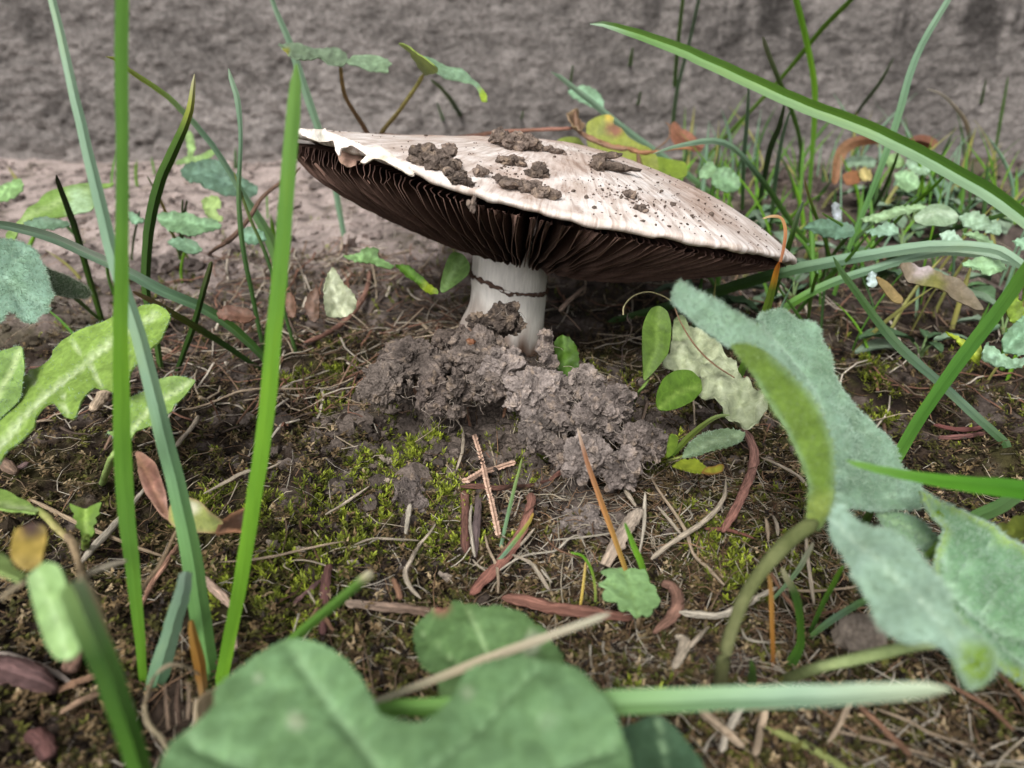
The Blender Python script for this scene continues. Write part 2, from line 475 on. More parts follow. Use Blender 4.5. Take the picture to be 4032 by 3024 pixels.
# cap: skin on top, rolled rim, flesh underneath
nphi = 420
phi = np.linspace(0, 2 * np.pi, nphi, endpoint=False)
rows_r = np.concatenate([np.linspace(0.001, 0.90, 60), np.linspace(0.91, 0.995, 12)])
cm_ = MB()
PH, RRr = np.meshgrid(phi, rows_r)
Z = cap_top(RRr, PH)
Qn = np.stack([np.cos(PH).ravel() * RRr.ravel() * 5, np.sin(PH).ravel() * RRr.ravel() * 5, np.zeros(PH.size)], 1)
Z = Z + (0.035 * fbm(Qn * 0.8, 4)).reshape(Z.shape) * np.clip((1 - RRr) * 8, 0, 1)
top = cap_pt(RRr, PH, Z).reshape(-1, 3)
tan = np.clip(1.22 - RRr * 1.15 + 0.65 * fbm(Qn * 0.7 + 4, 4).reshape(RRr.shape), 0, 1).ravel()[:, None]
tan = tan * (0.55 + 0.45 * np.clip(-np.sin(PH) * 0.2 + 0.9, 0, 1)).ravel()[:, None]
ct = lin((220, 215, 212)) * (1 - tan * 0.75) + lin((158, 128, 109)) * (tan * 0.75)
rows = [top]; cols = [ct]; sts = [np.stack([PH.ravel() / (2 * np.pi) * 2, RRr.ravel(), 0 * PH.ravel()], 1)]
fray = 0.03 * vnoise(np.stack([phi * 9, 0 * phi, 0 * phi], 1)) + 0.02 * vnoise(np.stack([phi * 30, 0 * phi, 0 * phi], 1))
for rr, zz, colr in ((1.004, -0.03, (228, 221, 216)), (1.006, -0.09, (222, 214, 208)), (0.996, -0.135, (205, 195, 187)), (0.975, -0.13, (180, 165, 155)), (0.955, -0.10, (120, 96, 86))):
    rr_ = rr + (0.004 * vnoise(np.stack([phi * 14, 0 * phi, 0 * phi + 9], 1)) * (zz < -0.05)); zz_ = rim_z(phi) * 1.0 + zz + fray * (zz < -0.05)
    rows.append(cap_pt(rr_, phi, zz_)); cols.append(np.tile(lin(colr), (nphi, 1)))
    sts.append(np.stack([phi / (2 * np.pi) * 2, np.full(nphi, rr), 0 * phi], 1))
for rr in (0.9, 0.75, 0.55, 0.35, 0.16, 0.01):      # flesh under the skin, from which the gills hang
    zz = np.minimum(cap_top(np.full(nphi, rr), phi) - 0.25, -0.02) * 1.0 - 0.03
    rows.append(cap_pt(np.full(nphi, rr), phi, zz)); cols.append(np.tile(lin((72, 50, 43)), (nphi, 1)))
    sts.append(np.stack([phi / (2 * np.pi) * 2, np.full(nphi, rr), 0 * phi], 1))
allv = np.vstack(rows)
cm_.add(allv, [grid_faces(len(allv) // nphi, nphi, True)], np.vstack(cols), np.vstack(sts))
cap = cm_.build('cap', CAPSKIN, mushroom, shroom_base)
cap_top_samples = top

# gills, each a wavy blade
NG = 284
for k in range(NG):
    ph0 = 2 * np.pi * (k + rng.uniform(-0.3, 0.3)) / NG
    short = (k % 4 in (1, 3)) and rng.rand() < 0.75
    r0 = rng.uniform(0.5, 0.72) if short else rng.uniform(0.15, 0.19)
    if short and k % 4 == 3: r0 = rng.uniform(0.30, 0.5)
    nr, nz = (9 if short else 14), 5
    r = np.linspace(0.972 + rng.uniform(-0.006, 0.006), r0, nr)[:, None]
    t = np.linspace(0, 1, nz)[None, :]
    dep = gill_d(r, ph0) * (0.90 if short else 1.0) * (1 + 0.03 * np.sin(r * 25 + k))
    if short: dep = dep * np.clip((r - r0) / 0.12, 0.12, 1) ** 0.7
    ztop = np.minimum(cap_top(r, np.full_like(r, ph0)) - 0.28, -0.03)
    z = ztop * (1 - t) + (-dep - 0.03) * t
    amp = 0.010 * (0.5 + rng.rand()) * np.clip((r - 0.35) * 2, 0.1, 1)
    dphi = amp * np.sin(t * (3.5 + 2 * rng.rand()) + r * 9 + rng.rand() * 6) * t ** 0.6
    dphi = dphi + 0.014 * rng.uniform(-1, 1) * t * np.clip((r - 0.3), 0, 1)
    th = 0.013
    half = th / (rim_r(ph0) * np.maximum(r, 0.2)) * (1.2 - 0.7 * t)
    A = cap_pt(r + 0 * t, ph0 + dphi - half, z); B = cap_pt(r + 0 * t, ph0 + dphi + half, z)
    c0 = lin((82, 60, 53)); c1 = lin((140, 112, 100))  # gill body, and its paler edge lightened further to paint the edge as lit
    cc = (c0 * (1 - t[..., None] ** 5) + c1 * t[..., None] ** 5) * rng.uniform(0.75, 1.15) * np.ones((nr, 1, 1))
    gmb = MB()
    v = np.concatenate([A.reshape(-1, 3), B.reshape(-1, 3)])
    fa = grid_faces(nr, nz); fb = fa[:, ::-1] + nr * nz
    i = np.arange(nr - 1); e0 = i * nz + nz - 1; e1 = (i + 1) * nz + nz - 1
    fe = np.stack([e0, e1, e1 + nr * nz, e0 + nr * nz], 1)
    j = np.arange(nz - 1)
    fo = np.stack([j, j + 1, j + 1 + nr * nz, j + nr * nz], 1); q0 = (nr - 1) * nz
    fi = np.stack([q0 + j + 1, q0 + j, q0 + j + nr * nz, q0 + j + 1 + nr * nz], 1)
    gmb.add(v, [fa, fb, fe, fo, fi], np.concatenate([cc.reshape(-1, 3)] * 2))
    gmb.build('gill', GILL, cap, shroom_base)

# stem
nth = 72
th = np.linspace(0, 2 * np.pi, nth, endpoint=False)
svals = np.linspace(0, 1, 40)
# half width in frame units along the stem
hw = np.interp(svals, [0, 0.10, 0.28, 0.31, 0.45, 0.58, 0.66, 0.78, 1], [86, 82, 82, 80, 82, 88, 86, 82, 78]) * 16.0 / FQ
hw[svals > 0.5] *= 1.0
rows = []; cols = []; sts = []
for i, s in enumerate(svals):
    c = stem_pts[i]
    bulge = 1 + 0.10 * np.clip((s - 0.42) / 0.25, 0, 1) * (np.cos(th - np.pi) > 0) * np.cos(th - np.pi)
    wob = 1 + 0.015 * np.sin(3 * th + s * 4) + 0.008 * np.sin(9 * th + s * 9)
    rr = hw[i] * bulge * wob
    rows.append(c + RIGHT * (rr * np.cos(th))[:, None] + np.array([0, 1.0, 0]) * (rr * np.sin(th))[:, None])
    nn = fbm(np.stack([np.cos(th) * 3, np.sin(th) * 3, np.full(nth, s * 3)], 1), 4)
    dirt = np.clip((s - 0.40) * 4.0 + 0.55 * nn - 0.05 + 0.35 * np.cos(th - np.pi), 0, 1)[:, None]
    dirt = dirt * (s > 0.33)
    greenish = np.clip(np.cos(th - 0.2), 0, 1)[:, None] * 0.35
    c0 = lin((234, 229, 221)) * (1 - greenish) + lin((176, 180, 158)) * greenish
    cols.append(c0 * (1 - dirt) + lin((122, 96, 80)) * dirt)
    sts.append(np.stack([th / (2 * np.pi) * 3, np.full(nth, s * 3), 0 * th], 1))
sm = MB(); sm.add(np.vstack(rows), [grid_faces(40, nth, True)], np.vstack(cols), np.vstack(sts))
sm.build('stem', FLESH, mushroom, shroom_base)
# dark remnant of the ring, sloping round the stem
rm_ = MB(); rows = []
nr_ = 140; th = np.linspace(0, 2 * np.pi, nr_, endpoint=False)
cen = P((1100, 609), 15.99)
for a in np.linspace(0, 2 * np.pi, 8, endpoint=False):
    wv = 0.045 * vnoise(np.stack([np.cos(th) * 11, np.sin(th) * 6, np.full(nr_, a)], 1)) + 0.02 * vnoise(np.stack([np.cos(th) * 15, np.sin(th) * 15, np.full(nr_, a)], 1))
    rr = (82.0 * 16.0 / FQ) + 0.01 + (0.032 + wv * 1.1) * np.cos(a)
    zz = (0.046 + wv * 1.2) * np.sin(a) - 0.19 * np.cos(th) + 0.04 * np.sin(2 * th + 1) + 0.02 * np.sin(5 * th)
    rows.append(cen + RIGHT * (rr * np.cos(th))[:, None] + np.array([0, 1.0, 0]) * (rr * np.sin(th))[:, None] + np.array([0, 0, 1.0]) * zz[:, None])
rv_ = np.stack(rows, 1).reshape(-1, 3)
f = grid_faces(nr_, 8, True)
last = np.stack([(nr_ - 1) * 8 + np.arange(8), (nr_ - 1) * 8 + (np.arange(8) + 1) % 8, (np.arange(8) + 1) % 8, np.arange(8)], 1)
rm_.add(rv_, [f, last], lin((88, 68, 58)))
rm_.build('ring', GILL, mushroom, shroom_base)
# ------------------------------------------------------------------ clods of earth
def lump(center, radii, seed, sub=5, rough=1.0, rot=0.0, tint=(132, 120, 113), mb=None, lim=None):
    """a crumbly aggregate: an ellipsoid whose surface is broken into grains of several sizes"""
    v, f = ico(sub)
    n = v.copy(); radii = np.asarray(radii, float); rm = radii.mean()
    off = np.array([seed * 7.1, seed * 3.7, seed * 1.3])
    Q = v * radii
    Qw = Q + 0.35 * rm * np.stack([vnoise(Q * (1.6 / rm) + off + 31), vnoise(Q * (1.6 / rm) + off + 57), vnoise(Q * (1.6 / rm) + off + 83)], 1)
    Qf = Q + 0.06 * np.stack([vnoise(Q * 9 + off), vnoise(Q * 9 + off + 7), vnoise(Q * 9 + off + 13)], 1)
    disp = 0.36 * fbm(Q * (0.9 / rm) + off, 3)
    w1 = worley(Qw * (1.5 / rm) + off); w2 = worley(Qf * 5.0 + off * 2); w3 = worley(Qf * 12.0 + off)
    ridge = 1 - np.abs(fbm(Qw * (2.2 / rm) + off * 1.7, 4, 0.6))
    disp = disp + rough * (0.42 * (0.5 - w1) + 0.24 * (ridge - 0.65) + (np.minimum(0.075, 0.22 * rm) * (0.6 - w2) + np.minimum(0.038, 0.10 * rm) * (0.6 - w3) + 0.018 * fbm(Q * 13 + off, 3, 0.7) + 0.012 * np.abs(fbm(Q * 26 + off, 2))) / rm)
    p = v * radii * (1 + disp)[:, None]
    cr, sr = math.cos(rot), math.sin(rot)
    x = p[:, 0] * cr + p[:, 2] * sr; z = -p[:, 0] * sr + p[:, 2] * cr
    p = np.stack([x, p[:, 1], z], 1) + center
    k = fbm(Q * 3.0 + off, 3)[:, None]; k2 = fbm(Q * 11.0 + off, 2)[:, None]
    c = lin(tint) * 0.86 * (1 + 0.34 * k + 0.30 * k2)
    c = c * (1 - 0.35 * np.clip(fbm(Q * 1.6 + off + 5, 3), 0, 0.8))[:, None]
    c = c + (lin((160, 140, 118)) - lin(tint)) * np.clip(k2 * 0.8 - 0.35, 0, 0.5)
    mb = mb or MB(); mb.add(p, [f], np.clip(c, 0.01, 1)); return mb

def root_hairs(mb, center, radii, n, rs, tint=(170, 158, 146), ln=(0.15, 0.5), th=0.006):
    """fine pale rootlets poking out of a clod"""
    for _ in range(n):
        d = norm(rs.randn(3)); d[1] = -abs(d[1]); p0 = center + d * np.asarray(radii) * 0.95
        L = rs.uniform(*ln); pts = [p0]; dd = d + np.array([0, 0, -0.3])
        for k in range(4):
            dd = norm(dd + 0.8 * rs.randn(3) + np.array([0, 0, -0.25])); pts.append(pts[-1] + dd * L / 4)
        add_tube(mb, spline(pts, 9), np.full(9, th) * np.linspace(1, 0.5, 9), 3, tint)

def add_tube(mb, pts, rad, ns, tint, wob=0.0, tint2=None, flat=1.0, seed=0):
    pts = np.asarray(pts, float); n = len(pts); rad = np.broadcast_to(np.asarray(rad, float), (n,))
    T = norm(np.gradient(pts, axis=0)); ref = np.array([0.1, 0.2, 1.0])
    A = norm(np.cross(T, ref)); B = np.cross(T, A)
    th = np.linspace(0, 2 * np.pi, ns, endpoint=False)
    Rr = rad[:, None] * np.ones((1, ns))
    if wob:
        q = np.stack([np.repeat(np.arange(n), ns) * 0.35 + seed, np.tile(np.cos(th), n) * 1.3, np.tile(np.sin(th), n) * 1.3 + seed], 1)
        Rr = Rr * (1 + wob * fbm(q, 3).reshape(n, ns))
    v = pts[:, None, :] + A[:, None, :] * (Rr * np.cos(th))[..., None] + B[:, None, :] * (Rr * np.sin(th) * flat)[..., None]
    v = np.concatenate([v.reshape(-1, 3), pts[:1], pts[-1:]])
    s = np.linspace(0, 1, n)
    c0 = lin(tint); c1 = lin(tint2) if tint2 is not None else c0
    c = np.repeat(c0 * (1 - s[:, None]) + c1 * s[:, None], ns, axis=0)
    c = np.concatenate([c, [c0], [c1]])
    L = np.concatenate([[0], np.cumsum(np.linalg.norm(np.diff(pts, axis=0), axis=1))])
    st = np.stack([np.tile(np.arange(ns) / ns, n), np.repeat(L, ns), np.full(n * ns, seed * 3.7)], 1)
    st = np.concatenate([st, [[0, 0, 0]], [[0, L[-1], 0]]])
    j = np.arange(ns); k = (j + 1) % ns; b = (n - 1) * ns
    mb.add(v, [grid_faces(n, ns, True), np.stack([k, j, np.full(ns, n * ns)], 1), np.stack([b + j, b + k, np.full(ns, n * ns + 1)], 1)], c, st)
    return mb

rs = np.random.RandomState(21)
EARTH = 'lumps of grey earth heaped in front of the stem'
clods = [  # frame position, half size in frame units, depth of the pile there (None: on the ground), shade, label
    ((1083, 797), (50, 42), 12.7, (150, 139, 133), 'pale flat-faced lump of earth midway up the heap, below the stem'),
    ((1155, 850), (66, 60), 12.1, (150, 139, 133), 'large pale rounded lump of earth at the centre of the heap'),
    ((1180, 752), (15, 44), 12.6, (132, 121, 115), 'narrow upright finger of earth to the right of the stem base'),
    ((1264, 832), (40, 38), 11.9, (146, 135, 128), 'jagged lump of earth crowning the right arm of the heap'),
    ((1085, 690), (38, 36), 13.4, (92, 82, 75), 'dark peaked lump of earth standing against the front of the stem'),
    ((1036, 697), (19, 19), 13.4, (96, 86, 79), 'small dark knob of earth at the left foot of the stem'),
    ((1033, 758), (56, 46), 13.0, (124, 113, 106), 'grey crumbling lump of earth left of the pale flat one under the stem'),
    ((985, 735), (44, 28), 13.4, (106, 95, 88), 'low grey lump of earth at the lower left of the stem'),
    ((890, 782), (74, 42), 12.9, (120, 109, 102), 'broad lump of earth forming the left shoulder of the heap'),
    ((835, 830), (56, 40), 12.4, (116, 106, 99), 'lump of earth at the far left end of the heap above the dark hole'),
    ((935, 852), (36, 42), 12.2, (112, 101, 95), 'upright lump of earth just right of the dark hole'),
    ((988, 845), (24, 58), 12.1, (118, 107, 100), 'smooth column of earth running down the middle of the heap'),
    ((1050, 840), (34, 34), 12.2, (126, 115, 108), 'rounded knob of earth between the column and the large pale lump'),
    ((1172, 928), (48, 44), 11.6, (128, 118, 112), 'shaded lump of earth hanging below the large pale one'),
    ((1215, 890), (40, 44), 11.7, (134, 123, 117), 'lump of earth bridging the large pale one and the right arm'),
    ((1288, 908), (48, 54), 11.4, (138, 127, 121), 'upright lump of earth in the middle of the right arm'),
    ((1262, 985), (44, 44), 10.9, (146, 135, 129), 'lump of earth at the lower front of the right arm, behind the orange blade'),
    ((1330, 868), (40, 44), 11.7, (136, 125, 119), 'crumbly lump of earth at the upper right of the right arm'),
    ((1382, 952), (52, 50), 11.3, (132, 121, 115), 'lump of earth at the far right end of the heap'),
    ((1340, 1010), (36, 42), 10.9, (140, 129, 123), 'drooping lump of earth at the bottom right of the heap'),
    ((1215, 985), (30, 32), 11.1, (124, 113, 107), 'small lump of earth tucked under the right arm at its left'),
    ((1262, 1128), (62, 30), None, (140, 130, 124), 'low crumbled patch of earth lying below the heap beside the pale wood chip'),
    ((885, 1085), (34, 60), None, (118, 108, 103), 'smooth grey ridge of earth between the moss cushions left of centre'),
]
for i, (q, h, d, tint, label) in enumerate(clods):
    dg = GD(q)
    if d is None: c = P(q, dg); c[2] -= 0.05; d = dg
    else:
        d = min(d, dg + 0.15); c = P(q, d)
    k = d / FQ
    rx, rz = h[0] * k, h[1] * k
    sub = 6 if h[0] * h[1] > 1500 else 5
    mb = lump(c, (rx * 0.90, max(rx, rz) * 0.75 if rx > 0.15 else rx, rz * 0.90), i + 3, sub, 1.0, 0.0, tint)
    # small crumbs stuck to the lump
    for _ in range(14):
        dv = norm(rs.randn(3)); dv[1] = -abs(dv[1])
        r = rs.uniform(0.03, 0.10)
        lump(c + dv * np.array([rx, max(rx, rz) * 0.8, rz]) * 0.98, r * rs.uniform(0.6, 1.3, 3), rs.randint(200), 3, 1.8, rs.uniform(-1, 1), tint, mb)
    root_hairs(mb, c, (rx, max(rx, rz) * 0.8, rz), 10, rs)
    tag(mb.build('earth_clod', CLOD, base=c, smooth=False), label, 'soil clod', EARTH)

# cap: where the sight line meets the skin
def on_cap(q, r=0.0):
    rel = cap_top_samples - CAM
    z = rel @ FWD; X = 1106 + FQ * (rel @ RIGHT) / z; Y = 829.5 - FQ * (rel @ UP) / z
    e = np.hypot(X - q[0], Y - q[1]); i = np.argsort(e)[:12]
    i = i[np.argmin(z[i] + 0.05 * e[i])]
    return cap_top_samples[i] + CW * r
DIRTCAP = 'crumbs of earth lying on the cap'
for i, (q, h, label) in enumerate([
    ((932, 352), (50, 32), 'largest dark crumb of earth, hanging on the front rim of the cap'),
    ((985, 392), (28, 18), 'crumb of earth on the rim just right of the largest crumb'),
    ((1100, 318), (44, 26), 'tallest heap of crumbs at the top middle of the cap'),
    ((1104, 352), (32, 14), 'flat crumb of earth below the tallest heap on the cap'),
    ((1145, 322), (26, 18), 'crumb of earth on the skyline right of the tallest heap on the cap'),
    ((968, 318), (16, 9), 'small crumb of earth near the left skyline of the cap'),
    ((1120, 405), (56, 16), 'long smear of crumbs just above the front rim of the cap'),
    ((1162, 380), (20, 24), 'upright crumb of earth in the middle of the cap face'),
    ((1176, 424), (26, 16), 'crumb of earth right of the long smear, near the front rim'),
    ((1037, 383), (17, 14), 'small round crumb of earth between the largest crumb and the long smear'),
    ((1366, 424), (12, 10), 'lone round crumb of earth on the right half of the cap'),
    ((1382, 455), (14, 9), 'little reddish-edged crumb on the right half of the cap near the rim'),
    ((1020, 452), (7, 22), 'thin string of crumbs hanging down over the gills'),
    ((1194, 326), (30, 8), 'thin line of crumbs along the skyline right of the cap centre')]):
    p = on_cap(q); d = (p - CAM) @ FWD; k = d / FQ
    if i == 12: p = P(q, 10.2); d = 10.2; k = d / FQ
    tint = (112, 100, 92) if i in (0, 1, 7) else (128, 114, 105)
    rx, rz = h[0] * k, h[1] * k
    mb = MB()
    c0 = p + CW * rz * 0.35
    n = 10 if h[0] > 20 else 4
    lump(c0, (rx * 0.7, rx * 0.6, rz * 0.75), 60 + i, 4, 1.2, 0.2, tint, mb)
    for _ in range(n * 2):
        a = rs.uniform(-1, 1, 3); r = rs.uniform(0.16, 0.42) * min(rx, rz) + 0.012
        lump(c0 + np.array([a[0] * rx * 0.9, a[1] * rx * 0.5, a[2] * rz * 0.6 - a[0] * rx * 0.22]), (r * 1.2, r, r), rs.randint(300), 3 if r > 0.06 else 2, 1.2, 0, tint, mb)
    root_hairs(mb, c0, (rx * 0.8, rx * 0.6, rz), 3 if h[0] > 20 else 0, rs, (150, 130, 112), (0.1, 0.28), 0.004)
    tag(mb.build('earth_crumb', CLOD, base=p, smooth=False), label, 'soil crumb', DIRTCAP)

# grit too fine to count, sprinkled over the cap
v0, f0 = ico(1)
def scatter_grains(name, pos, size, tints, mat, label, cat, sd, sub=1, squash=0.8):
    r_ = np.random.RandomState(sd); v, f = ico(sub); n = len(pos)
    jit = 1 + 0.35 * r_.uniform(-1, 1, (n, len(v), 1)) * np.ones((1, 1, 1))
    sc = r_.uniform(0.6, 1.4, (n, 1, 3)) * np.array([1, 1, squash])
    V = v[None] * jit * sc * size[:, None, None] + pos[:, None, :]
    C = tints[:, None, :] * r_.uniform(0.8, 1.2, (n, len(v), 1))
    F = (f[None] + (np.arange(n) * len(v))[:, None, None]).reshape(-1, 3)
    mb = MB(); mb.add(V.reshape(-1, 3), [F], C.reshape(-1, 3))
    return tag(mb.build(name, mat, smooth=False), label, cat, kind='stuff')
n = 800
fi = np.where(rs.rand(n) < 0.8, rs.choice([-1.75, -1.35, -1.0, -0.7, -1.95, -1.2], n) + rs.normal(0, 0.07, n), rs.uniform(-2.9, 0.0, n))
rr = np.where(rs.rand(n) < 0.6, rs.normal(0.84, 0.08, n), rs.uniform(0.2, 0.98, n)).clip(0.05, 0.985)
gp = cap_pt(rr, fi, cap_top(rr, fi) + 0.012)
scatter_grains('soil_grit', gp, rs.gamma(1.1, 0.008, n) + 0.004, np.tile(lin((104, 92, 84)), (n, 1)), CLOD, 'fine dark grit sprinkled over the white skin of the cap', 'grit', 3)

# ------------------------------------------------------------------ loose grains over the ground (nobody could count them)
def polar(n, r0, r1, sd, spread=58, power=1.0):
    r_ = np.random.RandomState(sd); u = r_.rand(n)
    r = r0 * (r1 / r0) ** (u ** power); a = np.radians(r_.uniform(-spread, spread, n))
    return r * np.sin(a), r * np.cos(a)
n = 15000
x, y = polar(n, 4.5, 34, 5)
sz = np.random.RandomState(6).gamma(1.3, 0.016, n) + 0.008
keep = np.random.RandomState(9).rand(n) < 1
pos = np.stack([x, y, g(x, y) + sz * 0.3], 1)
tn = soil_colour(x, y) * np.random.RandomState(8).uniform(0.7, 1.5, (n, 1))
scatter_grains('soil_crumbs', pos, sz, tn, CLOD, 'loose grey and brown soil crumbs strewn over the ground', 'soil', 10)
n = 3600
r_ = np.random.RandomState(78)
x = r_.uniform(-30, 26, n); y = r_.uniform(16, 36.5, n); sz = r_.gamma(1.3, 0.05, n) + 0.02
scatter_grains('far_crumbs', np.stack([x, y, g(x, y) + sz * 0.2], 1), sz, soil_colour(x, y) * r_.uniform(0.5, 1.3, (n, 1)), CLOD,
               'dry soil crumbs and small pebbles strewn along the foot of the wall', 'soil', 12, 2)
n = 4200
r_ = np.random.RandomState(77)
x = r_.normal(-0.1, 1.9, n); y = r_.normal(12.2, 1.35, n)
sz = r_.gamma(1.5, 0.026, n) + 0.015
scatter_grains('mound_crumbs', np.stack([x, y, g(x, y) + sz * 0.25], 1), sz, lin((104, 94, 87))[None] * r_.uniform(0.5, 1.3, (n, 1)), CLOD,
               'grey crumbs fallen over the heap of earth round the stem', 'soil', 11, 2)

# ------------------------------------------------------------------ moss
def shoot(kind, sd):
    r_ = np.random.RandomState(sd); V = []; F = []; H = []
    n = r_.randint(10, 15) if kind == 'green' else r_.randint(6, 10)
    lean = r_.uniform(-0.25, 0.25, 2)
    for k in range(n):
        h = (k / n) ** 0.8; az = k * 2.4 + r_.uniform(-0.4, 0.4)
        el = (0.15 + 0.9 * h + r_.uniform(-0.2, 0.2)) if kind == 'green' else r_.uniform(-0.5, 1.0)
        L = (0.55 - 0.18 * h) * r_.uniform(0.75, 1.2); w = (0.075 if kind == 'green' else 0.10) * r_.uniform(0.7, 1.2)
        b = np.array([lean[0] * h, lean[1] * h, h * 0.9])
        out = np.array([math.cos(az) * math.cos(el), math.sin(az) * math.cos(el), math.sin(el)])
        sd_ = np.array([-math.sin(az), math.cos(az), 0]); up = np.cross(out, sd_) * -1
        curl = r_.uniform(-0.1, 0.16) if kind == 'green' else r_.uniform(-0.35, 0.35)
        i = len(V)
        V += [b - sd_ * w * 0.5, b + sd_ * w * 0.5, b + out * L * 0.5 - sd_ * w + up * curl * L * 0.5, b + out * L * 0.5 + sd_ * w + up * curl * L * 0.5, b + out * L + up * curl * L * -1.2]
        F += [[i, i + 1, i + 3], [i, i + 3, i + 2], [i + 2, i + 3, i + 4]]
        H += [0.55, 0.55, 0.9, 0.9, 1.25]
    return np.array(V), np.array(F), np.array(H)

def plant_moss(name, kind, x, y, size, tints, label, sd, cat='moss'):
    r_ = np.random.RandomState(sd); T = [shoot(kind, sd + k) for k in range(14)]
    which = r_.randint(0, 14, len(x)); z = g(x, y) - 0.03
    mb = MB()
    for k in range(14):
        V, F, H = T[k]; idx = np.where(which == k)[0]; m = len(idx)
        if not m: continue
        a = r_.uniform(0, 6.28, m); c, s = np.cos(a), np.sin(a); sc = size[idx]
        tx, ty = r_.normal(0, 0.35, (2, m))
        X = V[None, :, 0] * c[:, None] - V[None, :, 1] * s[:, None] + V[None, :, 2] * tx[:, None]
        Y = V[None, :, 0] * s[:, None] + V[None, :, 1] * c[:, None] + V[None, :, 2] * ty[:, None]
        Zz = V[None, :, 2] * np.ones((m, 1))
        W = np.stack([X, Y, Zz], -1) * sc[:, None, None] + np.stack([x[idx], y[idx], z[idx]], 1)[:, None, :]
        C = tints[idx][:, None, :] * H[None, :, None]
        mb.add(W.reshape(-1, 3), [(F[None] + (np.arange(m) * len(V))[:, None, None]).reshape(-1, 3)], C.reshape(-1, 3))
    return tag(mb.build(name, MOSS, smooth=False), label, cat, kind='stuff')

r_ = np.random.RandomState(31)
spots = [(860, 955), (905, 985), (800, 1015), (955, 1065), (990, 1105), (770, 1140), (840, 1085), (640, 830), (720, 885), (455, 1090), (1900, 830), (1880, 790),
         (1560, 1155), (1700, 1190), (735, 800), (930, 950), (560, 1095), (700, 1060), (430, 1120), (745, 1190), (640, 1210), (1150, 960), (1440, 985), (1900, 900), (500, 1265), (1590, 1265),
         (930, 1165), (1000, 1170), (870, 1010), (680, 1120), (580, 1250), (690, 1270), (1120, 1000), (1560, 1190), (1500, 1180)]
X = []; Y = []
for i, q in enumerate(spots):
    p = P(q, GD(q)); m = 62 if i < 8 else 40
    X.append(p[0] + r_.normal(0, 0.19, m)); Y.append(p[1] + r_.normal(0, 0.26, m))
x2, y2 = polar(9000, 5.0, 30, 41)
k = fbm(np.stack([x2 * 0.7, y2 * 0.7, 0 * x2 + 2], 1), 3) > 0.66
X = np.concatenate(X + [x2[k]]); Y = np.concatenate(Y + [y2[k]])
m = len(X); b = r_.rand(m, 1)
tints = lin((78, 88, 30)) * (1 - b) + lin((176, 190, 66)) * b
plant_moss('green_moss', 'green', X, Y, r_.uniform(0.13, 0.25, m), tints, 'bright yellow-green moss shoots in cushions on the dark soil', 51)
x, y = polar(27000, 4.6, 24, 61)
rn = np.random.RandomState(62)
k = (fbm(np.stack([x * 0.8, y * 0.8, 0 * x + 7], 1), 3) > -0.6) & ~((np.abs(x + 0.1) < 2.4) & (np.abs(y - 12.6) < 1.5) & (rn.rand(len(x)) < 0.85))
x, y = x[k], y[k]; m = len(x)
pal = np.array([lin(c) for c in ((98, 82, 60), (84, 82, 42), (140, 118, 86), (52, 42, 35), (116, 116, 56), (190, 168, 134))])
t = pal[rn.choice(6, m, p=[.22, .22, .15, .18, .14, .09])] * rn.uniform(0.6, 1.1, (m, 1))
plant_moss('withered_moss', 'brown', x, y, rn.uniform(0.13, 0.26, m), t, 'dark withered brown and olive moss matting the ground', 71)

# ------------------------------------------------------------------ fine dry litter (uncountable fibres) over the ground
rn = np.random.RandomState(81)
mb = MB()
n = 6400
x, y = polar(n, 4.8, 33, 82); r2_ = np.random.RandomState(83)
x[-2000:] = r2_.uniform(-1.0, 6.5, 2000); y[-2000:] = r2_.uniform(4.8, 11.0, 2000)
bias = np.where((x > -1.0) & (y < 10.8), 1.0, 0.62)
for i in range(n):
    if rn.rand() > bias[i] + 0.15: continue
    a = rn.uniform(0, 6.28); L = rn.uniform(0.3, 1.5); cv = rn.normal(0, 1.2)
    tt = np.linspace(-0.5, 0.5, 6); hd = a + cv * tt
    px = x[i] + np.cumsum(np.cos(hd)) * L / 6; py = y[i] + np.cumsum(np.sin(hd)) * L / 6
    pz = g(px, py) + 0.04 + np.abs(rn.normal(0, 0.06)) + tt * rn.normal(0, 0.16)
    pc = ((210, 196, 172), (150, 128, 104), (226, 216, 198), (112, 84, 64), (176, 140, 110))[rn.randint(5)]
    add_tube(mb, np.stack([px, py, pz], 1), np.linspace(1, 0.5, 6) * rn.uniform(0.005, 0.016), 4, pc, 0.15, None, 0.6, i)
# coarser dead stems lying further back, left of the stem and behind the felty plant
for i in range(1100):
    if i < 700: px0, py0 = rn.uniform(-9, -0.5), rn.uniform(12.5, 23)
    else: px0, py0 = rn.uniform(1.5, 13), rn.uniform(12, 25)
    a = rn.uniform(0, 6.28); L = rn.uniform(0.5, 2.4); tt = np.linspace(-0.5, 0.5, 6); hd = a + rn.normal(0, 0.7) * tt
    px = px0 + np.cumsum(np.cos(hd)) * L / 6; py = py0 + np.cumsum(np.sin(hd)) * L / 6
    pz = g(px, py) + 0.05 + np.abs(rn.normal(0, 0.12)) + tt * rn.normal(0, 0.35)
    pc = ((196, 178, 154), (142, 116, 96), (222, 210, 192), (104, 80, 64), (158, 116, 96), (110, 94, 82))[rn.randint(6)]
    add_tube(mb, np.stack([px, py, pz], 1), np.linspace(1, 0.6, 6) * rn.uniform(0.012, 0.042), 5, pc, 0.25, None, 0.5, i)
tag(mb.build('dry_grass_litter', WOOD), 'fine dry grass fibres and straw crumbs strewn over the soil', 'litter', kind='stuff')
# ------------------------------------------------------------------ grass blades, stalks, sticks, leaves
BLADES = 'blades of grass'
def gradient(stops, s):
    p = np.array([a for a, _ in stops]); c = np.array([lin(b) for _, b in stops])
    return np.stack([np.interp(s, p, c[:, k]) for k in range(3)], 1)

